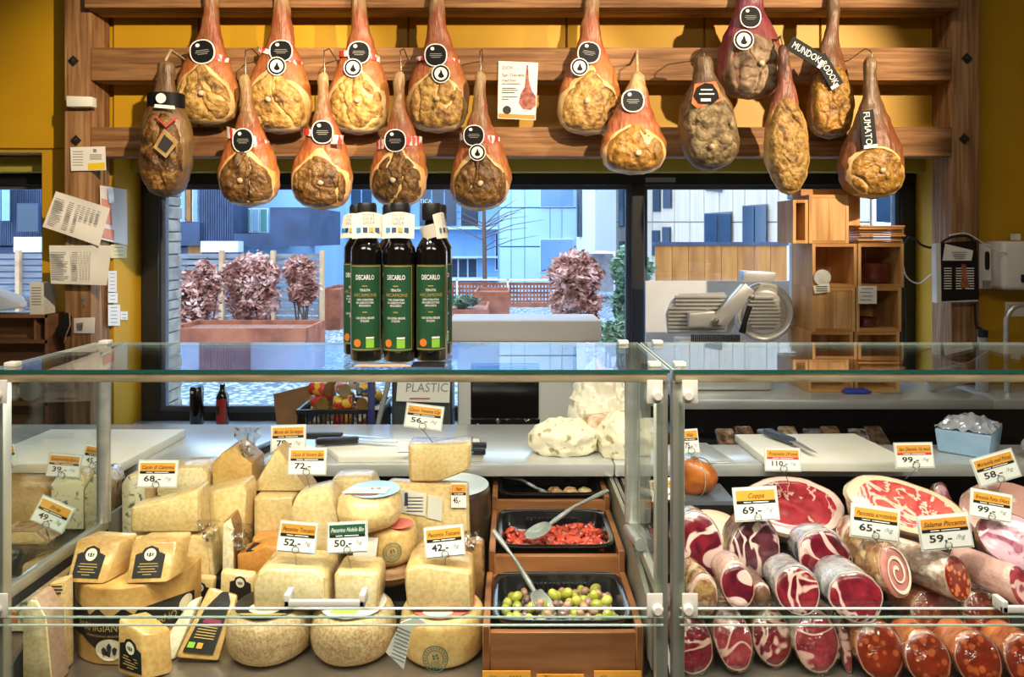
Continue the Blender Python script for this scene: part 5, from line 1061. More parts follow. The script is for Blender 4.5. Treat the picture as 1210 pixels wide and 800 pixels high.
M_film = glass_mat('cling_film', '#fbfbf8', .08, 1.5, 1.0, 2.2); M_film2 = glass_mat('cling_film_dense', '#ecece8', .2, 1.5, 1.0, 4.0)
GC = 'cheeses in the glass counter'
def tuft(root, p, s, seed=0, nm='film_tuft'):
    rnd = random.Random(seed); n = 10; vs = []; fs = []
    for i in range(n+1):
        for j in range(n+1):
            u, v = i/n-.5, j/n; q = Vector((u*s*(.35+.9*v), .012*noise.noise(Vector((u*9+seed, v*7, 2)))*s/.05, v*s*1.2))+Vector((noise.noise(Vector((u*5, v*5, seed)))*s*.3, 0, 0)); vs.append(Vector(p)+q)
    fs = [(i*(n+1)+j, (i+1)*(n+1)+j, (i+1)*(n+1)+j+1, i*(n+1)+j+1) for i in range(n) for j in range(n)]
    MB().add(vs, fs).build(nm, M_film2, root, smooth=50)
def fp(label, pts, Y, d, body=R_straw, face=P_cream, base=None, bev=.005, inset=.0, yaw=0, nm='cheese_piece', film=False, skew=0, top=None, group=GC):
    """cheese with a flat cut face towards the shoppers: px outline at distance Y, depth d; base = z of lower edge"""
    q = [W(a, b, Y) for a, b in pts]
    if base is not None:
        zm = min(p.z for p in q)
        for p in q:
            if p.z < zm+.012: p.z = base
    c = sum((p.x for p in q))/len(q); zb = min(p.z for p in q)
    r = thing(nm, label, 'cheese', (c, Y+d/2, zb), group)
    M = Matrix.Translation((c, Y, 0)) @ Matrix.Rotation(R(yaw), 4, 'Z') @ Matrix.Translation((-c, -Y, 0))
    mb = MB(M); mb.prism([p+Vector((0, .003, 0)) for p in q], (skew, d, 0)); o = mb.build('rind', body, r, bevel=bev, seg=3, jit=.0015, jf=30)
    cx = sum((p for p in q), Vector())/len(q); k = 1-inset-.004/max(.02, (max(p.z for p in q)-zb)/2)
    mb = MB(M); mb.prism([cx+(p-cx)*k for p in q], (0, .006, 0)); f = mb.build('cut_face', face, r, bevel=.002)
    if film:
        mb = MB(M); z1 = max(p.z for p in q); mb.prism([cx+(p-cx)*1.02-Vector((0, .003, 0)) for p in q], (skew, d+.006, 0)); mb.build('film_wrap', M_film, r, bevel=bev, seg=2)
    r['_M'] = 0; del r['_M']
    return r, f
def wheel(label, px, Y, rad, z0, z1, mat, rnd_=.018, nm='round_cheese', jit=.0015, tilt=0):
    c = Vector((PX(px, Y), Y, z0)); h = z1-z0; r = thing(nm, label, 'cheese', c, GC); pf = [(0, 0), (rad-rnd_, 0)]
    for i in range(1, 6): a = math.pi/2*i/5; pf.append((rad-rnd_+rnd_*math.sin(a), rnd_-rnd_*math.cos(a)))
    for k in (.35, .65): pf.append((rad+.002, rnd_+(h-2*rnd_)*k))
    for i in range(0, 6): a = math.pi/2*i/5; pf.append((rad-rnd_+rnd_*math.cos(a), h-rnd_+rnd_*math.sin(a)))
    pf.append((0, h+.001)); o = MB().lathe(pf, 56, c).build('rind', mat, r, smooth=60, weld=True, jit=jit, jf=25); return r, c
def disc(root, c, z, rad, mat, nm='label', off=(0, 0), sy=1):
    p = Vector((c.x+off[0], c.y+off[1], z)); return MB().ell(p, (rad, 0, 0), (0, rad*sy, 0), (0, 0, .0008), 40).build(nm, mat, root)
def stamp(root, c, rad, ang, zc, s, num=None):
    """round green stamp printed on a wheel's side"""
    mb = MB(); rr = rad+.0035; n = 30
    def P(u, v): a = R(ang)+u/rr; return (c.x+rr*math.sin(a), c.y-rr*math.cos(a), zc+v)
    for r0, r1 in ((.92, 1.0), (.60, .66)):
        vs = []; 
        for j in range(n):
            a = 2*math.pi*j/n; vs += [P(math.cos(a)*s*r0, math.sin(a)*s*r0), P(math.cos(a)*s*r1, math.sin(a)*s*r1)]
        mb.add(vs, [(2*j, 2*j+1, (2*j+3) % (2*n), (2*j+2) % (2*n)) for j in range(n)])
    t = MB(); textw(t, '105', (0, 0, -s*.48), (1, 0, 0), (0, 0, 1), s*.34, s*.62)
    mb.add([P(v.x, v.z) for v in t.v], t.f)
    for k in range(22):
        a = 2*math.pi*k/22; x, y = math.cos(a)*.79*s, math.sin(a)*.79*s; mb.add([P(x-s*.05, y-s*.05), P(x+s*.05, y-s*.05), P(x+s*.05, y+s*.05), P(x-s*.05, y+s*.05)], [(0, 1, 2, 3)])
    for x, y in ((-.15, .2), (.1, .25), (.2, .05), (-.1, 0)): mb.add([P(s*(x-.1), s*(y-.08)), P(s*(x+.1), s*(y-.05)), P(s*(x+.08), s*(y+.1)), P(s*(x-.06), s*(y+.1))], [(0, 1, 2, 3)])
    mb.build('ink_stamp', pm('green_ink', '#3f6b5c', rough=.6), root)
M_lb = pm('label_black', '#11100f', '#1a1816', 30, .45); M_lgold = pm('label_gold', '#b99a58', rough=.4); M_cream = pm('label_cream', '#e6dcc0', rough=.6); M_pinkp = pm('label_red', '#cf6a5e', rough=.6); M_lilac = pm('label_lilac', '#bfa0b8', rough=.6); M_lwhite = pm('label_white', '#dcd9cc', rough=.5); M_lgreen = pm('label_leaf', '#a4b85a', rough=.5)
def plabel(root, q, emblem=True, mat=None, marks=True, lift=None):
    """printed black label on a quad (BL,BR,TR,TL world points), with a pale fleur emblem and gold lines"""
    q = [Vector(p) for p in q]; u = (q[1]-q[0]); v = (q[3]-q[0]); n = u.cross(v).normalized()
    if n.y > 0: n = -n
    def P(a, b, k=0): return q[0].lerp(q[1], a).lerp(q[3].lerp(q[2], a), b)+n*k
    o = MB().prism([P(a, b, .0015) for a, b in ((0, 0), (1, 0), (1, .74), (.86, .8), (.8, .8), (.72, .95), (.5, 1.03), (.28, .95), (.2, .8), (.14, .8), (0, .74))], -n*.002).build('label', mat or M_lb, root)
    if emblem:
        e = MB(); e.prism([P(.5+.2*math.cos(t), .74+.2*math.sin(t), .0022) for t in [i*math.pi/12 for i in range(24)]], -n*.0005); eo = e.build('emblem', M_cream, o)
        f = MB()
        for dx, w, h, y in ((0, .028, .15, .66), (-.09, .025, .09, .70), (.09, .025, .09, .70)): f.prism([P(.5+dx+a*w, y+b*h, .0028) for a, b in ((-.5, 0), (.5, 0), (1.3, .7), (0, 1), (-1.3, .7))], -n*.0003)
        f.prism([P(.5+a, .68+b, .0028) for a, b in ((-.1, 0), (.1, 0), (.1, .02), (-.1, .02))], -n*.0003); f.build('emblem_mark', M_ink, eo) if False else f.build('emblem_mark', M_ink, o)
    if marks:
        g = MB()
        for i, w in enumerate((.62, .7, .5, .66, .3)): y = .44-.085*i; g.prism([P(.5+a*w/2, y+b*.012, .0022) for a, b in ((-1, -1), (1, -1), (1, 1), (-1, 1))], -n*.0003)
        g.build('gold_print', M_lgold, o)
    return o
# --- front row wheels
r, c = wheel('tan speckled cheese wheel carrying a dark oval label and a half wheel', 320, 1.50, .084, ZD+.0005, .757, R_grey, .03)
l = disc(r, c, .7585, .066, M_lb, off=(0, -.006)); disc(r, c, .7592, .034, M_cream, 'label_centre', off=(.0, -.03), sy=.7); g = MB(); g.ell(Vector((c.x, c.y-.055, .7596)), (.05, 0, 0), (0, .004, 0), (0, 0, .0003)); g.build('gold_print', M_lgold, r)
r, c = wheel('grey speckled cheese wheel with a white and lilac label', 418.5, 1.50, .084, ZD+.0005, .757, R_grey, .03); disc(r, c, .7585, .066, M_lwhite, off=(0, -.006)); disc(r, c, .7592, .028, M_lgreen, 'leaf_print', off=(-.01, -.045), sy=.35); disc(r, c, .7595, .03, M_lilac, 'lilac_print', off=(.01, -.060), sy=.2)
r, c = wheel('smooth cream cheese wheel stamped 105 with a loose paper leaflet', 523, 1.50, .084, ZD+.0005, .757, cm('rind_cream', '#ddbe80', '#c49d5c', coat=.2), .022); disc(r, c, .7585, .068, M_pinkp, off=(0, -.004)); disc(r, c, .7592, .03, M_cream, 'label_centre', off=(-.005, -.045), sy=.6); stamp(r, c, .084, -4, .690, .0255)
lf = MB().prism([W(a, b, 1.375) for a, b in ((456, 771), (477, 791), (487, 742), (504, 736), (492, 729), (473, 736))], (0, .002, 0)).build('leaflet', M_paper, r); g = MB()
for i in range(9): g.prism([W(470+i*.9+a*8, 779-i*4.4+a*3.5+b*.5, 1.374) for a, b in ((-1, -1), (1, -1), (1, 1), (-1, 1))], (0, .0004, 0))
g.build('leaflet_print', M_grey, lf)
# --- cut pieces on the wheels
fp('half wheel of pale cheese in film standing on the dark labelled wheel', [(298, 722), (297, 694), (302, 678), (313, 672), (372, 674), (386, 682), (388, 722)], 1.455, .10, R_wrap, P_pale, .7605, bev=.012)
fp('small thick wedge standing on the lilac labelled wheel', [(395, 722), (393, 682), (399, 676), (444, 678), (449, 688), (447, 722)], 1.46, .08, R_wrap, P_pale, .7605, bev=.008)
fp('large smooth pale wedge standing on the stamped wheel with the leaflet', [(480, 722), (477, 690), (478, 672), (500, 668), (558, 677), (560, 722)], 1.45, .10, R_straw, cm('paste_smooth', '#ead3a0', '#e0c48c', bump=.05), .7605, bev=.012)
# --- behind the stamped wheel: brown wrapped block, stamped wheel pair, big stack
r, _ = fp('brown paper wrapped cheese block in crinkled plastic beside the olive trays', [(488, 740), (486, 655), (500, 640), (545, 642), (571, 640), (572, 740)], 1.590, .036, pm('brown_wrap', '#a8774a', '#c59a68', 10, .3, .8, 22, coat=.8, bdist=.01), MATS['brown_wrap'] if 'brown_wrap' in MATS else R_brown, ZD+.0005, bev=.012, film=True); tuft(r, W(556, 650, 1.586), .035, 4)
r, c = wheel('brown rinded wheel at the bottom of the small stack', 462, 1.645, .062, .7405, .783, R_brown, .02)
r, c = wheel('cream wheel with green round stamp above the brown wheel', 458, 1.645, .064, .7835, .866, cm('rind_cream2', '#dcb97a', '#c29858'), .02); stamp(r, c, .064, 18, .822, .021); disc(r, c, .8674, .03, M_pinkp, 'red_label', off=(.03, -.02))
MB().prism([W(a, b, 1.575) for a, b in ((415, 672), (442, 674), (447, 636), (420, 634))], (0, .002, 0)).build('hanging_leaflet', M_paper, r)
r, c = wheel('lumpy round cheese with a blue grey top label, upside down price card on it', 437, 1.625, .070, .8675, .942, cm('rind_lump', '#e0c694', '#c6a468', coat=.6, bump=.6), .028, jit=.003); disc(r, c, .9435, .056, pm('label_blue', '#a8c3d0', rough=.3), off=(.01, 0)); disc(r, c, .9442, .03, pm('label_maroon', '#7a3a36', rough=.4), 'label_stripe', off=(-.005, -.035), sy=.3)
q = MB().hexa([Vector((c.x-.055, c.y-.03, .9455)), Vector((c.x+.04, c.y-.035, .9455)), Vector((c.x+.045, c.y+.005, .9455)), Vector((c.x-.045, c.y+.0, .9455))], (0, 0, .0012)).build('price_slip', M_paper, r); t = MB(); textw(t, '64,-', Vector((c.x+.008, c.y+.0, .9470)), (-1, 0, 0), (0, -1, 0), .014, .035); t.build('price_lettering', M_ink, q)
r, c = wheel('big dark rinded cheese wheel with a white papered top', 534, 1.845, .096, .7405, .878, R_dark, .012); disc(r, c, .8795, .092, pm('paper_top', '#cfd8dc', '#dfe4e4', 12, .35), 'paper_top')
r, _ = fp('tall pale block with printed wrapper below the topmost block', [(450, 683), (449, 590), (447, 580), (462, 570), (553, 575), (556, 683)], 1.705, .036, R_wrap, P_wrap, .7405, bev=.006)
o = MB().hexa([W(474, 606, 1.702), W(503, 610, 1.702), W(504, 584, 1.702), W(473, 578, 1.702)], (0, .002, 0)).build('wrapper_label', M_lwhite, r); g = MB()
for i in range(5): g.cbox(W(490, 588+i*4, 1.701), (S(20, 1.64), .0004, S(1, 1.64)))
g.cbox(W(480, 590, 1.7008), (S(4, 1.64), .0004, S(16, 1.64))); g.build('wrapper_print', M_navy, o)
o = MB().hexa([W(505, 612, 1.702), W(522, 616, 1.702), W(523, 589, 1.702), W(506, 585, 1.702)], (0, .002, 0)).build('wrapper_label', M_lwhite, r)
fp('square block of smooth pale cheese on top of the tallest stack', [(483, 563), (482, 526), (520, 527), (557, 524), (555, 556), (520, 564)], 1.708, .075, R_wrap, P_wrap, .9305, bev=.006)
# --- middle back
fp('speckled semi hard wedge behind price tag 52', [(345, 690), (343, 600), (350, 585), (385, 577), (394, 590), (400, 612), (401, 690)], 1.64, .07, R_wrap, P_speck, .7405, bev=.01)
fp('speckled wedge with slanting top behind the lumpy round cheese', [(385, 650), (386, 578), (392, 566), (436, 566), (446, 585), (447, 650)], 1.735, .08, R_wrap, P_speck, .7405, bev=.01)
fp('triangular yellow wedge pointing up, standing on a block', [(295, 584), (324, 532), (329, 531), (366, 584)], 1.77, .07, R_straw, P_cream, .886, bev=.004)
fp('thick rectangular block under the triangular wedge', [(299, 660), (299, 588), (347, 588), (346, 660)], 1.735, .13, R_wrap, P_wrap, .7405, bev=.006)
r, _ = fp('five sided yellow wedge in film with a loose film end, beside the triangular wedge', [(252, 660), (250, 548), (262, 535), (276, 529), (298, 548), (302, 660)], 1.80, .09, R_tan, P_gold, .7405, bev=.006); tuft(r, W(292, 540, 1.80), .06, 2)
fp('cream block with sloping wrapped top in front of the film wrapped wedge', [(238, 669), (236, 584), (288, 572), (292, 582), (287, 669)], 1.69, .07, R_wrap, P_cream, .7405, bev=.005)
fp('pale wrapped block behind price tag 68', [(184, 640), (184, 560), (190, 554), (238, 552), (246, 562), (246, 640)], 1.79, .09, R_wrap, P_pale, .7405, bev=.008)
fp('broad wedge with sloping top lying on the pale stack near the pillar', [(153, 633), (153, 600), (200, 590), (236, 577), (237, 628), (230, 633)], 1.628, .055, R_wrap, P_cream, .8455, bev=.008)
r, _ = fp('pale block in loose film under the broad wedge', [(152, 690), (152, 634), (247, 632), (252, 690)], 1.630, .055, R_wrap, P_wrap, .7405, bev=.006); tuft(r, W(246, 640, 1.62), .04, 6)
r, _ = fp('upright thin white edged wedge in film beside orange wedges', [(262, 678), (263, 618), (272, 611), (276, 625), (276, 678)], 1.628, .05, R_brown, P_white, .7405, bev=.004); tuft(r, W(284, 650, 1.63), .05, 9)
r, f = fp('orange rinded wedge with a dark label between film wedge and half wheel', [(280, 684), (279, 656), (312, 645), (340, 650), (342, 684)], 1.628, .055, R_oran, R_oran, .7405, bev=.004); o = MB().hexa([W(291, 652, 1.63), W(322, 650, 1.63), W(330, 642, 1.66), W(300, 642, 1.66)], (0, 0, .002)).build('label', M_lb, r)
fp('orange rinded wedge lying behind the labelled orange wedge', [(297, 672), (297, 636), (335, 634), (338, 672)], 1.688, .04, R_oran, P_gold, .7405, bev=.004)
# --- grana corner
c = Vector((-.788, 1.56, ZD+.0005)); r = thing('round_cheese', 'half wheel of hard yellow cheese wrapped in a black lettered band', 'cheese', c, GC); rad = .118; n = 40
arc = [(c.x+rad*math.cos(a), c.y+rad*math.sin(a)) for a in [math.pi+math.pi*i/n for i in range(n+1)]]
MB().prism([(x, y, ZD+.0005) for x, y in arc]+[(c.x+rad, c.y+.03, ZD+.0005), (c.x-rad, c.y+.03, ZD+.0005)], (0, 0, .152)).build('rind', P_grana, r, bevel=.012, seg=3, jit=.0015)
def P3(a, z, k=0): return (c.x+(rad+.0012+k)*math.sin(R(a)), c.y-(rad+.0012+k)*math.cos(R(a)), z)
mb = MB(); N_ = 48; vs = []
for i in range(N_+1):
    a = -86+172*i/N_; top = .752+.018*math.sin(abs(a)/30) if abs(a) > 25 else .752+.02*(1-abs(abs(a)-12)/12 if abs(a) < 24 else 0); bot = .712-.035*max(0, 1-abs(a)/32)
    vs += [P3(a, bot), P3(a, top)]
mb.add(vs, [(2*i, 2*i+2, 2*i+3, 2*i+1) for i in range(N_)]); bd = mb.build('black_band', M_lb, r, smooth=60)
g = MB()
def wrapt(g, s, z, h, w, a0=0):
    t = MB(); textw(t, s, (0, 0, 0), (1, 0, 0), (0, 0, 1), h, w); g.add([P3(a0+math.degrees(v.x/rad), z+v.z, .0006) for v in t.v], t.f)
wrapt(g, 'PARMIGIANO REGGIANO', .727, .016, .20, 12); wrapt(g, 'PARMIGIANO REGGIANO', .716, .0042, .08, -4)
g.build('gold_print', M_lgold, bd)
e = MB(); e.add([P3(18*math.cos(t)*.75, .692+.021*math.sin(t), .0012) for t in [i*math.pi/14 for i in range(28)]], [tuple(range(28))]); e.add([P3(72+9*math.cos(t), .745+.016*math.sin(t), .0012) for t in [i*math.pi/14 for i in range(28)]], [tuple(range(28))]); e.build('emblem', M_cream, bd)
e = MB()
for dx, h in ((0, .024), (-5, .016), (5, .016)): e.add([P3(dx+x, .682+z*h, .0018) for x, z in ((-1, 0), (1, 0), (2.4, .7), (0, 1), (-2.4, .7))], [(0, 1, 2, 3, 4)])
e.build('emblem_mark', M_ink, bd)
def pack(label, q, t, body, ql=None, group=GC, nm='cheese_wedge', face=None, marks=True, film=False):
    """packed wedge: front quad (BL,BR,TR,TL) as (px,py,Y), thickness vector, label quad in 0..1"""
    p = [W(*a) for a in q]; b = [x+Vector(t) for x in p]; zb = min(v.z for v in p+b); ce = sum(p+b, Vector())/8
    r = thing(nm, label, 'cheese', (ce.x, ce.y, zb), group); MB().hexa(p, t).build('wedge_body', body, r, bevel=.006, seg=2, jit=.001)
    if ql:
        def Q(a, b_): return p[0].lerp(p[1], a).lerp(p[3].lerp(p[2], a), b_)
        plabel(r, [Q(a, b_) for a, b_ in ql], marks=marks)
    return r
P_par = cm('paste_parm', '#dfbb78', '#c79c58', scale=24, coat=.9, bump=.3)
zT = ZD+.1525
def rest(o, z):
    m = 1e9
    for ch in o.children_recursive:
        if ch.type == 'MESH':
            zz = wloc(ch).z; m = min(m, min(v.co.z for v in ch.data.vertices)+zz)
    o.location.z += z-m
a = pack('packed grana wedge with black fleur label, nearer the side glass, on the half wheel', [(77, 688, 1.455), (123, 690, 1.455), (140, 640, 1.50), (90, 637, 1.50)], (.018, .05, .0), P_par, [(.13, .12), (.80, .12), (.80, .86), (.13, .86)]); rest(a, zT+.001)
a = pack('packed grana wedge with shiny black fleur label, beside its twin on the half wheel', [(147, 684, 1.455), (198, 682, 1.455), (208, 632, 1.50), (156, 633, 1.50)], (.014, .05, .0), P_par, [(.15, .13), (.82, .13), (.82, .86), (.15, .86)]); rest(a, zT+.001)
a = pack('small packed wedge with black label standing foremost on the steel deck', [(138, 806, 1.385), (170, 815, 1.375), (168, 760, 1.395), (139, 738, 1.40)], (.035, .045, -.012), P_par, [(.12, .12), (.93, .12), (.93, .72), (.12, .72)]); rest(a, ZD+.0008)
a = pack('long packed wedge with tall black lettered label and coloured squares', [(207, 778, 1.447), (258, 782, 1.447), (281, 704, 1.51), (247, 694, 1.51)], (-.004, .018, -.008), P_par, None); rest(a, ZD+.0008)
p = [W(*x) for x in ((207, 778, 1.447), (258, 782, 1.447), (281, 704, 1.51), (247, 694, 1.51))]; dz = a.location.z
def Q(u, v, k=.002): return p[0].lerp(p[1], u).lerp(p[3].lerp(p[2], u), v)+Vector((0, -k*.8, k*.8))
zsh = a.location.z-min(min(v.z for v in p), min((x+Vector((-.004, .018, -.008))).z for x in p)); SH = Vector((0, 0, zsh))
def lay(pts, mat, nm, k=.004): return MB().prism([Q(u, v, k)+SH for u, v in pts], (0, -.0004, .0004)).build(nm, mat, a)
lb = lay([(.12, .08), (.84, .08), (.86, .62), (.86, .86), (.7, 1.0), (.5, .98), (.36, .86), (.2, .70)], M_lb, 'label', .003); lay([(.3, .5), (.8, .5), (.8, .57), (.32, .57)], pm('label_berry', '#8a2f4a', rough=.4), 'berry_print', .0045); lay([(.18, .14), (.34, .14), (.34, .22), (.18, .22)], M_lime, 'green_square', .0045); lay([(.4, .14), (.54, .14), (.54, .22), (.4, .22)], M_yl, 'yellow_square', .0045)
for i in range(5): lay([(.25, .28+i*.04), (.75, .28+i*.04), (.75, .295+i*.04), (.25, .295+i*.04)], M_lgold, 'gold_print', .0045)
a = pack('bare triangular white cut wedge leaning on the long packed wedge', [(180, 772, 1.455), (205, 777, 1.455), (236, 702, 1.515), (222, 708, 1.515)], (.003, .02, -.004), P_white); rest(a, ZD+.0008)
a = pack('pale packed wedge with black label behind the bare white wedge', [(214, 738, 1.598), (246, 738, 1.598), (253, 686, 1.606), (222, 682, 1.606)], (.0, .022, 0), P_wrap, [(.05, .45), (.95, .45), (.9, .9), (.1, .9)], marks=False); rest(a, ZD+.0008)
a = pack('pale packed wedge with pointed dark label behind the long packed wedge', [(258, 748, 1.56), (299, 748, 1.56), (300, 680, 1.585), (260, 675, 1.585)], (.0, .025, 0), P_wrap, [(.3, .55), (.95, .55), (.9, .95), (.3, .95)], marks=False); rest(a, ZD+.0008)
r, _ = fp('pale lilac rinded wedge standing by the side panel', [(26, 793), (26, 722), (34, 708), (42, 708), (54, 730), (62, 793)], 1.365, .05, R_pink, P_pale, ZD+.0008, bev=.005)
r, _ = fp('wrapped marbled blue cheese piece by the rear pillar', [(144, 640), (143, 572), (149, 562), (163, 562), (171, 575), (172, 640)], 1.74, .06, R_wrap, P_blue, .7405, bev=.008)
r, _ = fp('film wrapped wedge with a yellow printed label beside the grana half wheel', [(47, 793), (47, 706), (58, 690), (77, 686), (77, 793)], 1.422, .026, R_wrap, P_wrap, ZD+.0008, bev=.004)
o = MB().prism([W(a, b, 1.4225) for a, b in ((48, 706), (59, 691), (76, 688), (76, 702))], (0, .001, 0)).build('yellow_label', pm('label_yellow', '#d6a92c', rough=.5), r)
g = MB()
for a, b, w in ((67, 693, 12), (66, 697, 16), (63, 701, 18)): g.cbox(W(a, b, 1.4215), (S(w, 1.42), .0005, S(1.6, 1.42)))
g.build('label_print', M_ink, o)
# --- cheeses beyond the side glass
fp('orange rinded square cheese at the far end behind the side glass', [(-10, 630), (-8, 572), (0, 566), (48, 570), (55, 580), (54, 630)], 1.83, .1, R_tan, cm('paste_tan', '#d8b684', '#c39a62'), .7805, bev=.008)
fp('blue veined cheese half behind price tag 39', [(60, 640), (59, 572), (66, 562), (92, 560), (100, 572), (100, 640)], 1.80, .055, R_wrap, P_blue, .7805, bev=.008)
r, _ = fp('blue veined cheese in shiny film behind price tag 45', [(100, 640), (98, 580), (110, 560), (122, 560), (128, 575), (128, 640)], 1.76, .08, R_wrap, P_blue, .7805, bev=.008, film=True)
fp('low wrapped wedge with pinkish top beyond the side glass', [(-5, 690), (-5, 645), (0, 628), (45, 628), (58, 640), (56, 690)], 1.72, .06, R_pink, P_wrap, .7805, bev=.008, film=True)
fp('flat wrapped wedge under the tilted price tag 49', [(22, 720), (24, 668), (70, 655), (90, 662), (93, 720)], 1.62, .06, R_wrap, P_wrap, .6705, bev=.008, film=True)
r, f = fp('yellow green packed wedge with an orange sticker beyond the side glass', [(-12, 770), (-12, 700), (30, 690), (55, 700), (55, 770)], 1.54, .06, R_wrap, P_blue, .6705, bev=.006); MB().hexa([W(5, 733, 1.537), W(20, 735, 1.537), W(20, 724, 1.537), W(6, 722, 1.537)], (0, .002, 0)).build('orange_sticker', M_org, r)

# ------------------------------------------------------------ price tags
M_hd = pm('tag_orange', '#e9a23c', '#e59a34', 6, .55); M_card = pm('tag_card', '#f0eee6', rough=.5); M_clear = pm('tag_holder', '#cfcfc6', rough=.25); M_hdg = pm('tag_green', '#1f5a3c', rough=.5); M_strip = pm('tag_strip', '#1a1918', rough=.5); M_stred = pm('tag_strip_red', '#cf3a4c', rough=.5); M_brownt = pm('tag_script', '#5a3210', rough=.6)
def price(label, x0, y0, x1, y1, Y, name, cost, roll=0, strip=None, head=None, unit='/hg', pin=None, lean=10, hold=True, yaw=0, tc=None):
    c = W((x0+x1)/2, (y0+y1)/2, Y); w, h = S(x1-x0, Y), S(y1-y0, Y)
    r = thing('price_tag', label, 'price tag', c-Vector((0, 0, h/2)), 'price tags in the counters')
    M = Matrix.Translation(c) @ Matrix.Rotation(R(yaw), 4, 'Z') @ Matrix.Rotation(R(-roll), 4, 'Y') @ Matrix.Rotation(R(-lean), 4, 'X')
    mb = MB(M); mb.box((-w/2, 0, -h/2), (w/2, .0014, h/2)); cd = mb.build('card', M_card, r)
    if hold:
        mb = MB(M); e = w*.04; mb.box((-w/2-e, .0016, -h/2-e), (w/2+e, .0026, h/2+e)); mb.build('clear_holder', M_clear, r)
    mb = MB(M); mb.box((-w*.47, -.0008, h*.12), (w*.47, -.0001, h*.45)); hd = mb.build('name_band', head or M_hd, r)
    mb = MB(M); textw(mb, name, (0, -.0012, h*.20), (1, 0, 0), (0, 0, 1), h*.16, w*min(.86, .05*len(name)+.14), shear=.35, bold=.012); mb.build('name_lettering', tc or M_brownt, hd)
    mb = MB(M); mb.box((-w*.47, -.0008, h*.015), (w*.47, -.0001, h*.115)); sp = mb.build('strip', strip or M_strip, r)
    mb = MB(M); 
    for a, b in ((-.3, -.12), (-.08, .3)): mb.box((w*a, -.0011, h*.05), (w*b, -.0009, h*.08))
    mb.build('strip_print', M_card, sp)
    mb = MB(M); textw(mb, cost, (-w*.12, -.0006, -h*.30), (1, 0, 0), (0, 0, 1), h*.24, w*(.36 if '-' not in cost else .46), bold=.03); mb.build('price_lettering', M_ink, cd)
    if unit: mb = MB(M); textw(mb, unit, (w*.28, -.0006, -h*.25), (1, 0, 0), (0, 0, 1), h*.15, w*.2, shear=.3); mb.build('unit_lettering', M_grey, cd)
    if pin:
        P0 = W(*pin); P1 = M @ Vector((0, -.002, -h*.42)); rg = S(4, Y); ring = [P1+Vector((rg*math.sin(a), -.002, rg*math.cos(a))) for a in [math.pi+i*2*math.pi/14 for i in range(15)]]
        MB().tube([P0]+ring, .0009, 6).build('wire_pin', M_wire, r, smooth=60)
    return r
price('small price tag reading 39 standing behind the side glass', 57, 538, 94, 562, 1.80, 'Gorgonzola Dolce', '39,-', -4, unit='/hg', pin=(80, 566, 1.82))
price('small tilted price tag reading 45 behind the side glass', 99, 528, 127, 552, 1.78, 'Gorgonzola Picc.', '45,-', -10, unit=None, pin=(114, 562, 1.79))
price('cut off price tag at the far end behind the side glass', 0, 528, 19, 553, 1.80, 'Taleggio', '42,-', 22, unit=None, pin=(10, 568, 1.84))
price('strongly tilted price tag reading 49 behind the side glass', 42, 594, 81, 622, 1.58, 'Brie', '49,-', -24, pin=(66, 662, 1.64))
price('orange price tag reading 68 on the pale wrapped block', 164, 546, 208, 574, 1.66, 'Cacio di Caterina', '68,-', 0, pin=(192, 600, 1.69))
price('orange price tag reading 78 behind the triangular wedge', 321, 504, 360, 532, 1.86, 'Monte del Sardegna', '78,-', 2, pin=(340, 548, 1.87))
price('orange price tag reading 72 on the speckled wedge', 342, 531, 384, 559, 1.68, 'Cacio di Venere Bio', '72,-', 0, unit=None, pin=(367, 580, 1.68))
price('orange price tag reading 56 on the topmost pale block', 480, 480, 522, 505, 1.715, 'Cacio Venere Cip', '56,-', -7, pin=(512, 524, 1.735))
price('orange price tag reading 52 on the half wheel', 330, 619, 373, 651, 1.47, 'Pecorino Toscano', '52,-', -5, pin=(352, 682, 1.49))
price('green headed price tag reading 50 on the small thick wedge', 388, 619, 433, 651, 1.47, 'Pecorino Nobile Bio', '50,-', 3, head=M_hdg, pin=(418, 684, 1.49), tc=M_card)
price('orange price tag reading 42 on the large smooth wedge', 503, 624, 547, 656, 1.46, 'Pecorino Toscano', '42,-', 6, pin=(526, 678, 1.48))
price('narrow price sticker reading 45 on the tall pale block', 533, 571, 551, 600, 1.699, 'Pecor', '45,-', 0, unit=None, hold=False, lean=0)
# ------------------------------------------------------------ olive boxes, trays, spoons
M_box = pm('box_wood', '#7d4a26', '#9c653a', 5, .5, .15, 14, stretch=(.6, 4, 6), c3='#8c5730'); M_boxs = pm('box_wood_end', '#6f3f1a', '#8a5226', 9, .5, stretch=(1, .6, 8))
M_tray = pm('tray_black', '#0f1013', '#17181c', 30, .16, .1, 60, coat=.6)
def obox(label, x0, x1, yf, yb, zt, zb):
    r = thing('wooden_box', label, 'box', ((x0+x1)/2, (yf+yb)/2, zb), 'stepped wooden olive boxes'); t = .014
    MB().box((x0+t, yf, zb), (x1-t, yf+t, zt-.012)).build('front_board', M_box, r, bevel=.0015, seg=1); MB().box((x0+t, yb-t, zb), (x1-t, yb, zt-.004)).build('back_board', M_box, r, bevel=.0015, seg=1)
    for x in (x0, x1-t):
        sb = MB().box((x, yf-.001, zb), (x+t, yb, zt)).build('side_board', M_box, r, bevel=.0015, seg=1)
        g = MB()
        for k in range(3): g.box((x+.0025+k*.004, yf-.0016, zb), (x+.004+k*.004, yf-.0009, zt-.001))
        g.build('ply_edge', M_boxs, sb)
    if False: pass
    return r
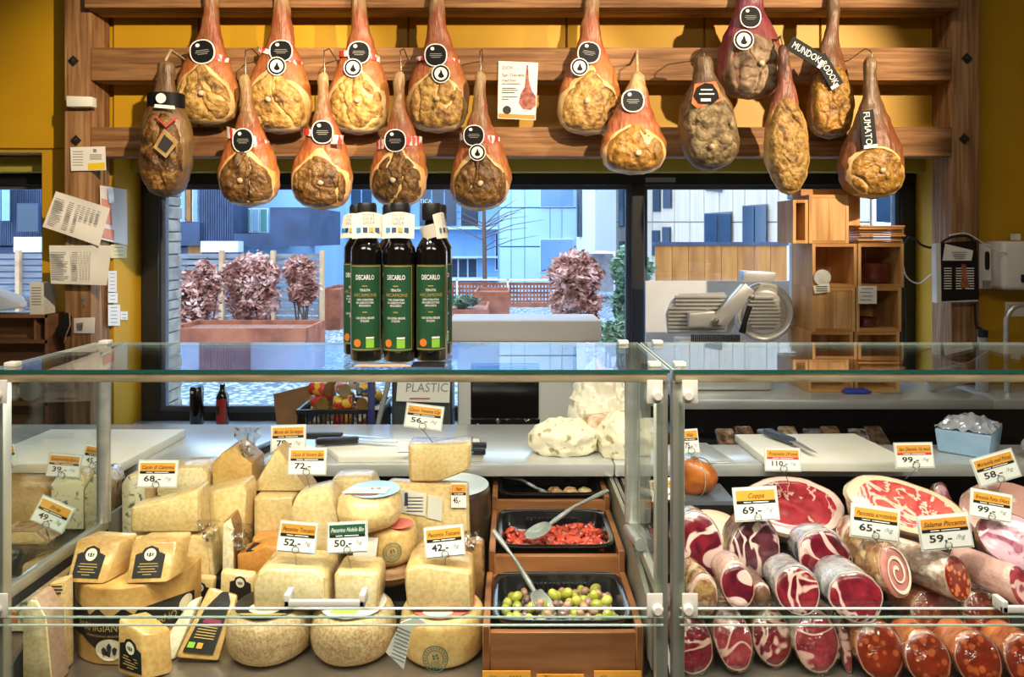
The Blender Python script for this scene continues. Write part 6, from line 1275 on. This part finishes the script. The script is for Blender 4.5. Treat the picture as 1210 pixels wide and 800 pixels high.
def tray(label, x0, x1, yf, yb, zt, h=.05):
    c = Vector(((x0+x1)/2, (yf+yb)/2, zt-h)); r = thing('plastic_tray', label, 'tray', c, 'black food trays in the wooden boxes')
    a, b = (x1-x0)/2, (yb-yf)/2; n = 48; prof = [(.0, 0), (.80, 0), (.84, .004), (.90, h-.003), (.97, h-.003), (1.0, h), (1.0, h-.006), (.985, h-.008)]
    vs = []; fs = []; k = len(prof)
    for j in range(n):
        t = 2*math.pi*j/n; ca, sa = math.cos(t), math.sin(t); e = 2/7
        x, y = math.copysign(abs(ca)**e, ca), math.copysign(abs(sa)**e, sa)
        for f_, z in prof:
            m = (1-f_)*min(a, b); vs.append((c.x+x*(a-m if f_ > 0 else 0), c.y+y*(b-m if f_ > 0 else 0), c.z+z))
    for j in range(n):
        for i in range(k-1): fs.append((j*k+i, (j+1) % n*k+i, (j+1) % n*k+i+1, j*k+i+1))
    MB().add(vs, fs).build('tray_shell', M_tray, r, smooth=45, weld=True)
    g = MB()
    for i in range(14): x = c.x-a*.45+a*.9*i/13; g.box((x-.003, yb-.0235, c.z+.012), (x+.003, yb-.0165, c.z+h-.016))
    g.build('tray_ribs', M_tray, r); return r, c
BX0, BX1 = -.056, .250
obox('front wooden box holding the olive tray', BX0, BX1, 1.40, 1.628, .760, ZD+.0005); obox('middle wooden box holding the tomato tray', BX0+.005, BX1, 1.632, 1.878, .805, ZD+.0005); obox('rear wooden box holding the mushroom tray', BX0+.005, BX1, 1.882, 2.10, .838, ZD+.0005)
t3, c3 = tray('black plastic tray heaped with green and violet olives', BX0+.016, BX1-.016, 1.408, 1.616, .766, .042)
t2, c2 = tray('black plastic tray of red dried tomatoes', BX0+.021, BX1-.016, 1.645, 1.866, .812, .05)
t1, c1 = tray('black plastic tray with three stuffed mushrooms', BX0+.021, BX1-.016, 1.895, 2.088, .842, .04)
# olives
rnd = random.Random(21)
M_og = [pm('olive_green', '#8a8f2a', '#a9a83e', 30, .18, coat=.5, sss=.1), pm('olive_lime', '#a3a23a', '#bdb750', 30, .18, coat=.5, sss=.1), pm('olive_violet', '#6b4a4a', '#93706a', 30, .2, coat=.5), pm('olive_pink', '#a87a62', '#bd947a', 30, .2, coat=.5)]
ols = []
om = []
for k, m_ in enumerate(M_og):
    s = (.0104, .0104, .0132) if k < 2 else (.0078, .0078, .0098)
    o = MB().ball((0, 0, 0), s, 14, 10).build('olive_proto', m_, smooth=60); om.append((o.data, s)); bpy.data.objects.remove(o)
hole = MB().lathe([(.0035, .0118), (.0030, .0128), (0, .0124)], 10).build('h', pm('olive_hole', '#5a5a1e', rough=.5)); hm = hole.data; bpy.data.objects.remove(hole)
on = ['plain green olive', 'bright yellow green olive', 'small dark violet olive', 'small pinkish brown olive']
GX0, GX1, GY0, GY1 = BX0+.042, BX1-.042, 1.432, 1.588
cnt = 0; placed = []
for lay in range(3):
    tries = 0
    while tries < 2500:
        tries += 1
        x, y = rnd.uniform(GX0+lay*.006, GX1-lay*.006), rnd.uniform(GY0, GY1-lay*.02)
        if (x-GX0)/(GX1-GX0) < .5 and y > 1.56: continue
        if lay == 2 and (x < GX0+.06 or y > 1.53): continue
        k = rnd.choices((0, 1, 2, 3), (30, 24, 18, 28))[0]; rr = om[k][1][0]
        z = c3.z+.003+rr+lay*.0130
        if any((x-p[0])**2+(y-p[1])**2+(z-p[2])**2 < (rr+p[3]+.001)**2 for p in placed): continue
        placed.append((x, y, z, rr)); o = bpy.data.objects.new('olive', om[k][0]); COL.objects.link(o); o.location = (x, y, z); o.rotation_euler = (rnd.uniform(-1.2, 1.2), rnd.uniform(-1.2, 1.2), rnd.uniform(0, 6))
        tag(o, on[k]+' in the black tray of olives', 'olive', on[k]+'s in the tray')
        if k < 2 and rnd.random() < .5: h = bpy.data.objects.new('pit_hole', hm); COL.objects.link(h); h.parent = o
        if len(placed) > (110, 190, 225)[lay]: break
# dried tomatoes
M_tom = [pm('tomato_red', '#b52f1e', '#d8563a', 30, .3, .5, 60, coat=.6), pm('tomato_deep', '#92241a', '#bb3c28', 30, .3, .5, 60, coat=.6)]
tm = []
for k in range(4):
    mb = MB(); mb.ball((0, 0, 0), (.014, .010, .0065), 18, 10, .7, 120, k*7+1); o = mb.build('p', M_tom[k % 2], smooth=60); tm.append(o.data); bpy.data.objects.remove(o)
placed = []; tries = 0
while len(placed) < 120 and tries < 6000:
    tries += 1; x, y = rnd.uniform(BX0+.05, BX1-.045), rnd.uniform(1.672, 1.80)
    f_ = max(0, (x-(BX0+.09))/(BX1-BX0-.13)) if x > BX0+.085 else .25
    z = c2.z+.008+rnd.random()**.6*.026*min(1, f_*2.2)
    if any((x-p[0])**2+(y-p[1])**2+(1.6*(z-p[2]))**2 < .0165**2 for p in placed): continue
    k = rnd.randrange(4); placed.append((x, y, z)); o = bpy.data.objects.new('dried_tomato', tm[k]); COL.objects.link(o); o.location = (x, y, z); o.rotation_euler = (rnd.uniform(-.5, .5), rnd.uniform(-.5, .5), rnd.uniform(0, 6))
    tag(o, ('bright red' if k % 2 == 0 else 'deep red')+' wrinkled dried tomato half in the black tray', 'tomato', ('bright' if k % 2 == 0 else 'deep')+' red dried tomatoes in the tray')
# stuffed mushrooms
for i, px in enumerate((656, 674, 691)):
    Y = 1.965; c = Vector((PX(px, Y), Y, c1.z+.001)); r = thing('stuffed_mushroom', ['stuffed mushroom nearest the ladle in the rear tray', 'stuffed mushroom between the other two in the rear tray', 'greenish stuffed mushroom at the tray wall'][i], 'mushroom', c)
    MB().lathe([(0, 0), (.012, .001), (.020, .010), (.021, .017), (.017, .021)], 24, c).build('cap', pm('mushroom_skin', '#8a6a3c', '#c0a46c', 40, .4), r, smooth=50, jit=.0015)
    MB().ball(c+Vector((0, 0, .020)), (.018, .018, .008), 18, 10, .4, 90, i).build('filling', pm('filling%d' % (i == 2), '#8a5a2e' if i < 2 else '#7a7a42', '#d2b684', 70, .5, .4), r, smooth=50)
# ladles
M_ladle = pm('ladle_grey', '#7e827e', rough=.28, coat=.5)
def ladle(label, bowl, tip, bw, bl, r0=.006, mid=None):
    a, b = Vector(bowl), Vector(tip); d = (b-a).normalized(); r = thing('serving_ladle', label, 'ladle', a)
    sd = d.cross(Vector((0, 0, 1))).normalized(); nu, nv = 20, 12; vs = []; fs = []; up = sd.cross(d).normalized(); up = up if up.z > 0 else -up
    for i in range(nv+1):
        t = i/nv
        for j in range(nu+1):
            s = j/nu*2-1; wl = bw*math.sqrt(max(0, 1-(2*t-1)**2))*(1 if t < .5 else 1)
            p = a+d*((t-.5)*bl*2)+sd*(s*wl)-up*(.012*(1-s*s)*math.sin(math.pi*t)) ; vs.append(p+up*.008)
    fs = [(i*(nu+1)+j, (i+1)*(nu+1)+j, (i+1)*(nu+1)+j+1, i*(nu+1)+j+1) for i in range(nv) for j in range(nu)]
    o = MB().add(vs, fs).build('bowl', M_ladle, r, smooth=60); sm = o.modifiers.new('thickness', 'SOLIDIFY'); sm.thickness = .002
    m = mid and Vector(mid) or a.lerp(b, .5)+Vector((0, 0, .012)); st = a+d*bl*.9+up*.006
    pts = [st.lerp(m, k/4) for k in range(4)]+[m.lerp(b, k/5) for k in range(6)]
    MB().tube(pts, [r0*(.9+.25*math.sin(i)) for i in range(len(pts))], 10).build('handle', M_ladle, r, smooth=60)
ladle('grey ladle resting in the olive tray with its handle leaning on the box', (PX(640, 1.49), 1.49, .752), (PX(583, 1.60), 1.60, .862), .024, .034, .005)
ladle('grey ladle scooping dried tomatoes', (PX(637, 1.70), 1.70, .815), (PX(718, 1.80), 1.80, .880), .027, .036, .005)
ladle('thin grey spoon leaning in the mushroom tray', (PX(640, 1.95), 1.95, .822), (PX(595, 1.99), 1.99, .853), .008, .016, .004)
# orange labels on the front box
for i, (x0, x1, nm_, lb_) in enumerate(((570, 627, 'Oliven 400/hg', 'orange name card at the left corner of the olive box front'), (634, 690, 'Tomater', 'orange name card in the middle of the olive box front'), (702, 758, 'Champignon', 'orange name card by the divider on the olive box front'))):
    Y = 1.392; r = thing('name_card', lb_, 'card', W((x0+x1)/2, 804, Y)); MB().box((PX(x0, Y), Y, ZD+.001), (PX(x1, Y), Y+.0015, PZ(793 if i != 1 else 797, Y))).build('card', M_hd, r); t = MB(); textw(t, nm_, W((x0+x1)/2, 803, Y-.001), (1, 0, 0), (0, 0, 1), S(5, Y), S(44, Y), shear=.3); t.build('lettering', M_brownt, r)

# ------------------------------------------------------------ cured meats
def marble(name, meat1, meat2, fat, scale, wdt, dist=1.5, rough=.22, fine=.0, det=3):
    if name in MATS: return MATS[name]
    m = bpy.data.materials.new(name); m.use_nodes = True; N = m.node_tree.nodes; L = m.node_tree.links; b = N['Principled BSDF']
    tc = N.new('ShaderNodeTexCoord'); oi = N.new('ShaderNodeObjectInfo'); vm = N.new('ShaderNodeVectorMath'); vm.operation = 'SCALE'; vm.inputs[0].default_value = (17, 31, 23); L.new(oi.outputs['Random'], vm.inputs['Scale'])
    av = N.new('ShaderNodeVectorMath'); av.operation = 'ADD'; L.new(tc.outputs['Object'], av.inputs[0]); L.new(vm.outputs[0], av.inputs[1])
    nz = N.new('ShaderNodeTexNoise'); nz.inputs['Scale'].default_value = scale; nz.inputs['Detail'].default_value = det; nz.inputs['Distortion'].default_value = dist; L.new(av.outputs[0], nz.inputs['Vector'])
    n3 = N.new('ShaderNodeTexNoise'); n3.inputs['Scale'].default_value = scale*2.6; n3.inputs['Detail'].default_value = 4; n3.inputs['Distortion'].default_value = 1; L.new(av.outputs[0], n3.inputs['Vector'])
    cr = N.new('ShaderNodeValToRGB'); e = cr.color_ramp.elements; e[0].position = 0; e[0].color = (0, 0, 0, 1); e[1].position = 1; e[1].color = (0, 0, 0, 1)
    for p, v in ((.5-wdt*1.5, 0), (.5-wdt*.8, 1), (.5+wdt*.8, 1), (.5+wdt*1.5, 0)): x = e.new(p); x.color = (v, v, v, 1)
    L.new(nz.outputs['Fac'], cr.inputs[0])
    c2 = N.new('ShaderNodeValToRGB'); e = c2.color_ramp.elements; e[0].position = .35; e[0].color = C(meat1); e[1].position = .68; e[1].color = C(meat2); L.new(n3.outputs['Fac'], c2.inputs[0])
    mx = N.new('ShaderNodeMix'); mx.data_type = 'RGBA'; L.new(cr.outputs[0], mx.inputs['Factor']); L.new(c2.outputs[0], mx.inputs['A']); mx.inputs['B'].default_value = C(fat)
    L.new(mx.outputs['Result'], b.inputs['Base Color']); b.inputs['Roughness'].default_value = rough; b.inputs['Coat Weight'].default_value = .5; b.inputs['Coat Roughness'].default_value = .15
    bp = N.new('ShaderNodeBump'); bp.inputs['Strength'].default_value = .3; bp.inputs['Distance'].default_value = .002; L.new(n3.outputs['Fac'], bp.inputs['Height']); L.new(bp.outputs[0], b.inputs['Normal'])
    MATS[name] = m; return m
def salami(name, base, bits, scale, thr):
    if name in MATS: return MATS[name]
    m = pm(name, base, bits, scale, .3, .3, 60, kind='voronoi', ramp=(thr+.06, thr), coat=.5)
    cr = [n for n in m.node_tree.nodes if n.type == 'VALTORGB'][0]; e = cr.color_ramp.elements; e[0].position = thr-.08; e[0].color = C(bits); e[1].position = thr+.03; e[1].color = C(base); return m
F_cop = marble('coppa_cut', '#5c0d1c', '#8f1f2e', '#d6aca0', 13, .030, 1.0, det=2); F_cop2 = marble('coppa_cut_deep', '#4a0a1a', '#7d1628', '#d8b4aa', 12, .034, 1.1, det=2); F_speck = marble('speck_cut', '#34121c', '#633038', '#d4b4aa', 9, .032, 1.4, det=2)
F_ham = marble('ham_cut', '#8f1826', '#b83a40', '#dfa898', 9, .018, 2.2); F_ham2 = marble('ham_cut_pale', '#b8383c', '#cf6456', '#e6bfae', 10, .024, 2.2)
F_bac = marble('coppa_cut_rosy', '#7a1f2c', '#a53f48', '#d8aca2', 13, .030, 1.0, det=2)
F_sal = salami('salami_cut', '#7a1c10', '#c8743e', 80, .42); F_cho = salami('nduja_cut', '#84280f', '#b8562a', 60, .40); F_mort = salami('mortadella_cut', '#dba294', '#efd4c0', 34, .22); F_bres = marble('bresaola_cut', '#8a3446', '#b8788a', '#d8aab6', 14, .07, 1.0, .08)
K_net = pm('casing_tan', '#b98f5e', '#d6b98c', 34, .25, .8, 40, coat=.8, c3='#8a5a3a', bdist=.008); K_red = pm('casing_red', '#a8522c', '#c97e4c', 26, .25, .6, 36, coat=.8, bdist=.006); K_grey = pm('casing_mould', '#b9a99a', '#ddd2c4', 40, .3, .8, 40, coat=.7, c3='#9a7a66', bdist=.008); K_fat = pm('pork_skin', '#e0b496', '#ecd0b6', 8, .4, .4, 26, sss=.15, coat=.2); K_dark = pm('casing_dark', '#5d3a2c', '#8a6450', 26, .3, .7, 34, coat=.6, bdist=.008); K_silver = pm('casing_foil', '#a8a4a8', '#d8d4d4', 22, .18, 1, 26, metal=.35, coat=.8, bdist=.012); K_pink = pm('casing_pink', '#c9968a', '#dcb8ac', 26, .25, .7, 36, coat=.8, bdist=.008)
GM = 'cured meats in the glass counter'
def meat(label, px, py, a_px, b_px, Y, n, L, body, face, seed, nm='cured_sausage', irr=.05, roll=0, cat='sausage', rim=None, taper=.85, dome=.0, film=False, facek=.93, base=None, bulge=.0):
    c = W(px, py, Y); n = Vector(n).normalized()      # n points out of the cut face towards the shoppers
    u = Vector((0, 0, 1)).cross(n).normalized(); u = -u if u.x < 0 else u; v = n.cross(u); v = v if v.z > 0 else -v
    cr, sr = math.cos(R(roll)), math.sin(R(roll)); u, v = u*cr+v*sr, v*cr-u*sr
    a = S(a_px, Y); b = S(b_px, Y)
    NN = 40; rn = lambda t: 1+irr*(noise.noise(Vector((math.cos(t)*1.3+seed*5.1, math.sin(t)*1.3, seed)))+.5*noise.noise(Vector((math.cos(t)*3+seed, math.sin(t)*3, seed*2))))
    out = [rn(2*math.pi*j/NN) for j in range(NN)]
    sl = .42 if abs(n.z) < .05 and dome == 0 else 0     # obliquely sliced ends
    def lean(j, k, s): return -n*(sl*b*s*out[j]*math.sin(2*math.pi*j/NN)*max(0, 1-max(0, k)*2.2))*abs(n.y) if sl else Vector()
    def ring(k, s): return [lean(j, k, s)+c-n*(k*L)+u*(a*s*out[j]*math.cos(2*math.pi*j/NN))+v*(b*s*out[j]*math.sin(2*math.pi*j/NN)) for j in range(NN)]
    r = thing(nm, label, cat, c-v*b, GM)
    prof = [(0, .97), (.012/L if L > .02 else .1, 1.0)]+[(k, 1+bulge*math.sin(math.pi*k)+(taper-1)*k) for k in (.15, .3, .45, .6, .75, .88)]+[(.95, taper*.8), (.985, taper*.5), (1, .02)]
    vs = []; fs = []
    for k, s in prof:
        for p in ring(k, s): p = p+(p-c).normalized()*0; q = noise.noise(p*26+Vector((seed, 0, 0)))*.0035*(0 if k == 0 else 1); vs.append(p+(p-(c-n*k*L)).normalized()*q)
    m_ = len(prof)
    for i in range(m_-1):
        for j in range(NN): fs.append((i*NN+j, i*NN+(j+1) % NN, (i+1)*NN+(j+1) % NN, (i+1)*NN+j))
    MB().add(vs, fs).build('casing', body, r, smooth=60, weld=True)
    def cap(k0, lift, mat, name, par):
        vs = []; fs = []; R_ = 7
        for i in range(R_+1):
            f = i/R_
            for j in range(NN):
                p = c+u*(a*k0*f*out[j]*math.cos(2*math.pi*j/NN))+v*(b*k0*f*out[j]*math.sin(2*math.pi*j/NN))
                p += lean(j, 0, k0*f); p += n*(lift+dome*(1-f*f)-(.004 if i == R_ else 0)+.0012*noise.noise(p*60)); vs.append(p)
        for i in range(R_):
            for j in range(NN): fs.append((i*NN+j, i*NN+(j+1) % NN, (i+1)*NN+(j+1) % NN, (i+1)*NN+j))
        return MB().add(vs, fs).build(name, mat, par, smooth=60, weld=True)
    if rim: cap(.975, .0012, rim, 'fat_layer', r)
    else: cap(.985, .001, pm('fat_edge', '#e2bfb2', '#d2a598', 20, .35, coat=.4), 'fat_edge', r)
    fo = cap(facek, .0030, face, 'cut_face', r)
    if film:
        vs = []; fs = []
        for k, s in [(-.10, .25), (-.05, .8), (-.02, 1.01), (.1, 1.04), (.5, 1.05)]:
            for j, p in enumerate(ring(k, s)): vs.append(p+n*.0+(p-c).normalized()*.003*noise.noise(p*70))
        for i in range(4):
            for j in range(NN): fs.append((i*NN+j, i*NN+(j+1) % NN, (i+1)*NN+(j+1) % NN, (i+1)*NN+j))
        MB().add(vs, fs).build('film_wrap', M_film, r, smooth=60)
    return r, c, u, v, n, a, b
UPF = (-.05, -.90, .30)
# front row on the deck
meat('coppa end in film in the front row beside the counter joint', 818, 762, 25, 29, 1.43, (.0, -1, .0), .19, K_pink, F_cop, 1, film=True)
meat('coppa end in the front row with a split fat seam, second from the joint', 866, 755, 22, 32, 1.43, (.0, -1, .0), .19, K_net, F_bac, 2, film=True, roll=10)
meat('coppa end in the front row below a strung salami, between two others', 912, 752, 23, 29, 1.45, (.0, -1, .0), .17, K_net, F_cop, 3, film=True)
meat('broad coppa end in crinkled film in the front row', 965, 758, 27, 31, 1.43, (.0, -1, .0), .18, K_grey, F_bac, 4, film=True, roll=-10)
meat('narrow pale film wrapped end squeezed between coppa and spicy salami', 999, 764, 6, 27, 1.435, (.0, -1, .0), .15, K_pink, F_bac, 5, film=True)
meat('large red spicy salami end in the front row next to the pale one', 1040, 770, 28, 29, 1.405, (.0, -1, .0), .10, K_red, F_cho, 6, film=True)
meat('red spicy salami end in the front row, middle of three alike', 1097, 779, 27, 27, 1.385, (.0, -1, .0), .095, K_red, F_cho, 7, film=True)
meat('red spicy salami end in the front row with a film tip, beyond the middle one', 1156, 780, 28, 27, 1.385, (.0, -1, .0), .095, K_red, F_cho, 8, film=True)
meat('red spicy salami end in the front row at the handle end', 1214, 782, 26, 27, 1.385, (.0, -1, .0), .095, K_red, F_cho, 9, film=True)
# second row
meat('bright red coppa end lying on a white fat edge in the second row', 872, 692, 20, 23, 1.44, (.0, -1, .0), .10, K_pink, F_cop2, 10)
meat('coppa end in silver foil wrap in the second row', 943, 698, 27, 25, 1.45, (.0, -1, .0), .10, K_silver, F_cop, 11)
meat('angular coppa end with wide white fat in the second row', 1012, 706, 31, 26, 1.43, (.0, -1, .0), .12, K_silver, F_cop, 12, irr=.10, roll=20)
meat('spicy salami with orange rind in film, below the round spicy salami', 1106, 731, 29, 28, 1.515, (.0, -1, .0), .13, K_red, F_cho, 13, film=True)
meat('spicy salami with tan rind beside the white handle', 1166, 731, 28, 28, 1.515, (.0, -1, .0), .13, K_net, F_cho, 14, film=True)
meat('tan strung sausage lying under the joint clamp without visible cut', 831, 704, 19, 28, 1.44, (.1, -1, .0), .085, K_net, K_net, 15, facek=.9, dome=.012)
meat('striped dark casing sausage between the second row coppas', 899, 703, 12, 16, 1.46, (.0, -1, .0), .09, K_dark, K_dark, 16, dome=.012)
# third row
meat('round coppa end with thick white marbling at the counter post', 826, 650, 30, 41, 1.545, (.0, -1, .0), .095, K_silver, F_cop2, 17)
meat('dark speck end with a broad white fat stripe', 893, 646, 31, 34, 1.565, (.0, -1, .0), .085, K_dark, F_speck, 18, irr=.12, roll=-25)
meat('large coppa end in crinkled silver film beside the speck', 976, 660, 35, 29, 1.56, (.0, -1, .0), .085, K_silver, F_cop2, 19, irr=.10, roll=-20)
r, c, u, v, n, a, b = meat('rolled pancetta showing its fat spiral', 1058, 675, 24, 28, 1.495, (.45, -.90, .0), .075, K_net, pm('pancetta_meat', '#b86a62', '#cf8f84', 26, .3, coat=.4), 20, irr=.04)
sp = MB(); vs = []; fs = []; T = 64
for i in range(T+1):
    t = i/T; an = t*2.15*2*math.pi+.6; rr = .12+.80*t; w = .055+.02*math.sin(t*17)
    for s in (-1, 1): vs.append(c+n*.0055-n*(.42*b*math.sin(an)*(rr+s*w)*abs(n.y))+(u*math.cos(an)*a+v*math.sin(an)*b)*(rr+s*w))
fs = [(2*i, 2*i+1, 2*i+3, 2*i+2) for i in range(T)]; sp.add(vs, fs).build('fat_spiral', pm('pancetta_fat', '#ead2bc', '#f2e2d0', 30, .35, coat=.4), r, smooth=60)
meat('thick spicy salami in whitish film with a round red cut end', 1132, 684, 24, 24, 1.495, (.50, -.86, .0), .17, K_grey, F_sal, 21, irr=.02, bulge=.06)
meat('long pale salami lying behind the white handle', 1207, 694, 17, 22, 1.465, (.35, -.94, .0), .15, K_pink, F_bac, 22)
# hams and large pieces
meat('cured ham half with a deep red cut face and fat edge behind price 69', 936, 597, 60, 38, 1.80, (-.05, -.66, .72), .10, K_fat, F_ham, 23, nm='ham_half', cat='ham', irr=.06, rim=pm('ham_white_fat', '#ecd0c4', '#e3bcb0', 12, .35, coat=.4), facek=.88, taper=.7)
meat('cured ham half with tan rind lying diagonally behind price 65', 1072, 598, 70, 34, 1.69, (-.05, -.70, .68), .12, K_fat, F_ham2, 24, nm='ham_half', cat='ham', irr=.07, roll=-18, rim=pm('ham_tan_fat', '#e6cdae', '#dcb896', 12, .35, coat=.4), facek=.86, taper=.7)
meat('pale pink mortadella face behind price 99', 1195, 606, 56, 40, 1.80, (-.05, -.72, .66), .05, K_pink, F_mort, 25, nm='mortadella_half', cat='mortadella', irr=.03, facek=.96)
meat('dark rimmed wet pink ham slice face in front of the mortadella', 1202, 640, 43, 33, 1.595, (-.1, -.78, .6), .05, K_dark, F_bres, 26, nm='ham_half', cat='ham', irr=.05, roll=-20, facek=.95)
meat('smooth white skinned lard piece beside the counter post', 846, 634, 42, 37, 1.72, (.0, -.60, .80), .03, K_fat, K_fat, 27, nm='lard_piece', cat='lard', irr=.06, dome=.025, roll=-15, facek=.97)
meat('dark wrapped sausage end just showing beside the mortadella', 1117, 604, 12, 30, 1.87, (.0, -1, .0), .05, K_dark, F_bres, 28)
meat('tan strung shank end under the diagonal ham half', 1010, 640, 17, 26, 1.665, (-.1, -1, .0), .05, K_net, K_net, 29, dome=.012)
# 'nduja ball tied with string
r = thing('tied_sausage', 'orange brown round sausage tied with string on a grey slab', 'sausage', W(824, 586, 1.86), GM); c = W(823, 563, 1.86)
MB().ball(c, (S(22, 1.86), S(19, 1.86), S(22, 1.86)), 32, 22, .35, 26, 5).build('casing', pm('nduja_skin', '#a8501c', '#c8742e', 16, .4, .5, 40, coat=.4), r, smooth=60)
for rx in (0, 90):
    m = Matrix.Translation(c) @ Matrix.Rotation(R(rx+12), 4, 'Z') @ Matrix.Rotation(R(90), 4, 'X'); k = S(22.5, 1.86); MB(m).tube([(k*math.cos(t), k*math.sin(t), 0) for t in [i*math.pi/16 for i in range(33)]], .0016, 6).build('string', M_rope, r, smooth=60)
o = MB().hexa([W(806, 596, 1.75), W(866, 596, 1.75), W(880, 594, 1.75), W(800, 594, 1.75)], (0, 0, 0)).build('x', M_dark); bpy.data.objects.remove(o)
o = MB().box((PX(800, 1.86), 1.80, .844), (PX(860, 1.86), 1.93, .854)).build('slate_slab', pm('slate', '#4a4f58', '#585d66', 10, .4)); tag(o, 'dark slate slab carrying the tied round sausage', 'slab')
o = MB().box((PX(802, 1.86), 1.802, .7405), (PX(857, 1.86), 1.928, .8435)).build('slab_box', M_dark); tag(o, 'dark box under the slate slab', 'box')
# blue foil tray and film at the right end of the shelf
r = thing('film_tray', 'pale blue tray covered with crinkled film on the shelf', 'tray', (PX(1160, 2.05), 2.05, .9005)); 
q = [W(1108, 530, 2.06), W(1168, 553, 1.98), W(1172, 530, 1.98), W(1104, 508, 2.06)]
for p_ in q[:2]: p_.z = .901
q[2].z = q[3].z = .965
MB().hexa(q, (.11, .12, 0)).build('tray_shell', pm('tray_blue', '#8fb2d2', '#a9c6e0', 10, .3), r, bevel=.004)
vs = []; fs = []; nn = 22
for i in range(nn+1):
    for j in range(nn+1): u, v = i/nn, j/nn; p_ = q[3].lerp(q[2], u)+Vector((.11, .12, 0))*v; p_.z = .968+.03*math.sin(math.pi*u)*math.sin(math.pi*v)+.014*noise.noise(Vector((u*9, v*9, 3))); vs.append(p_)
fs = [(i*(nn+1)+j, (i+1)*(nn+1)+j, (i+1)*(nn+1)+j+1, i*(nn+1)+j+1) for i in range(nn) for j in range(nn)]
MB().add(vs, fs).build('film_cover', pm('film_grey', '#a8b0c0', '#c9ced8', 18, .12, .6, 30, metal=.3, coat=.8), r, smooth=35)
o = MB().ball((1.425, 1.985, .938), (.045, .035, .038), 30, 20, .35, 24, 4).build('film_bundle', pm('film_violet', '#a89aa0', '#c8bcbc', 18, .15, .7, 30, metal=.2, coat=.8), smooth=35); tag(o, 'crinkled film bundle at the end beside the blue tray', 'package')
# meat price tags
price('orange price tag reading 69 for coppa', 869, 578, 918, 613, 1.56, 'Coppa', '69,-', 3, pin=(899, 625, 1.58), hold=True)
price('red striped price tag reading 110 on the deep red ham half', 905, 531, 945, 555, 1.76, 'Prosciutto 24 mnd', '110,-', -1, strip=M_stred, pin=(932, 570, 1.78))
price('orange price tag reading 65 for rolled pancetta', 1007, 601, 1062, 635, 1.52, 'Pancetta arrotolata', '65,-', -8, pin=(1045, 652, 1.54))
price('red striped price tag reading 99 on the diagonal ham half', 1059, 525, 1102, 551, 1.78, 'San Daniele 16 mnd', '99,-', 1, strip=M_stred, pin=(1070, 566, 1.79))
price('orange price tag reading 59 for spicy salami', 1088, 611, 1146, 646, 1.50, 'Salame Piccante', '59,-', 5, pin=(1122, 660, 1.53))
price('tilted orange price tag reading 58 above the mortadella', 1153, 538, 1201, 568, 1.76, 'Mortadella med Pistasj', '58,-', 16, pin=(1180, 578, 1.78))
price('tilted orange price tag reading 99 stuck in the mortadella', 1148, 583, 1195, 612, 1.60, "Bresaola Punta d'Anca", '99,-', -10, pin=(1180, 616, 1.62))
price('price tag half hidden behind the counter post', 770, 567, 806, 589, 1.62, 'Lardo', '79,-', 8, strip=M_stred, unit=None, pin=(800, 604, 1.63))
price('narrow price tag on the steel plate behind the counter post', 806, 508, 825, 534, 2.0, 'Nduja', '75,-', 4, unit='/hg', pin=(816, 540, 1.99))
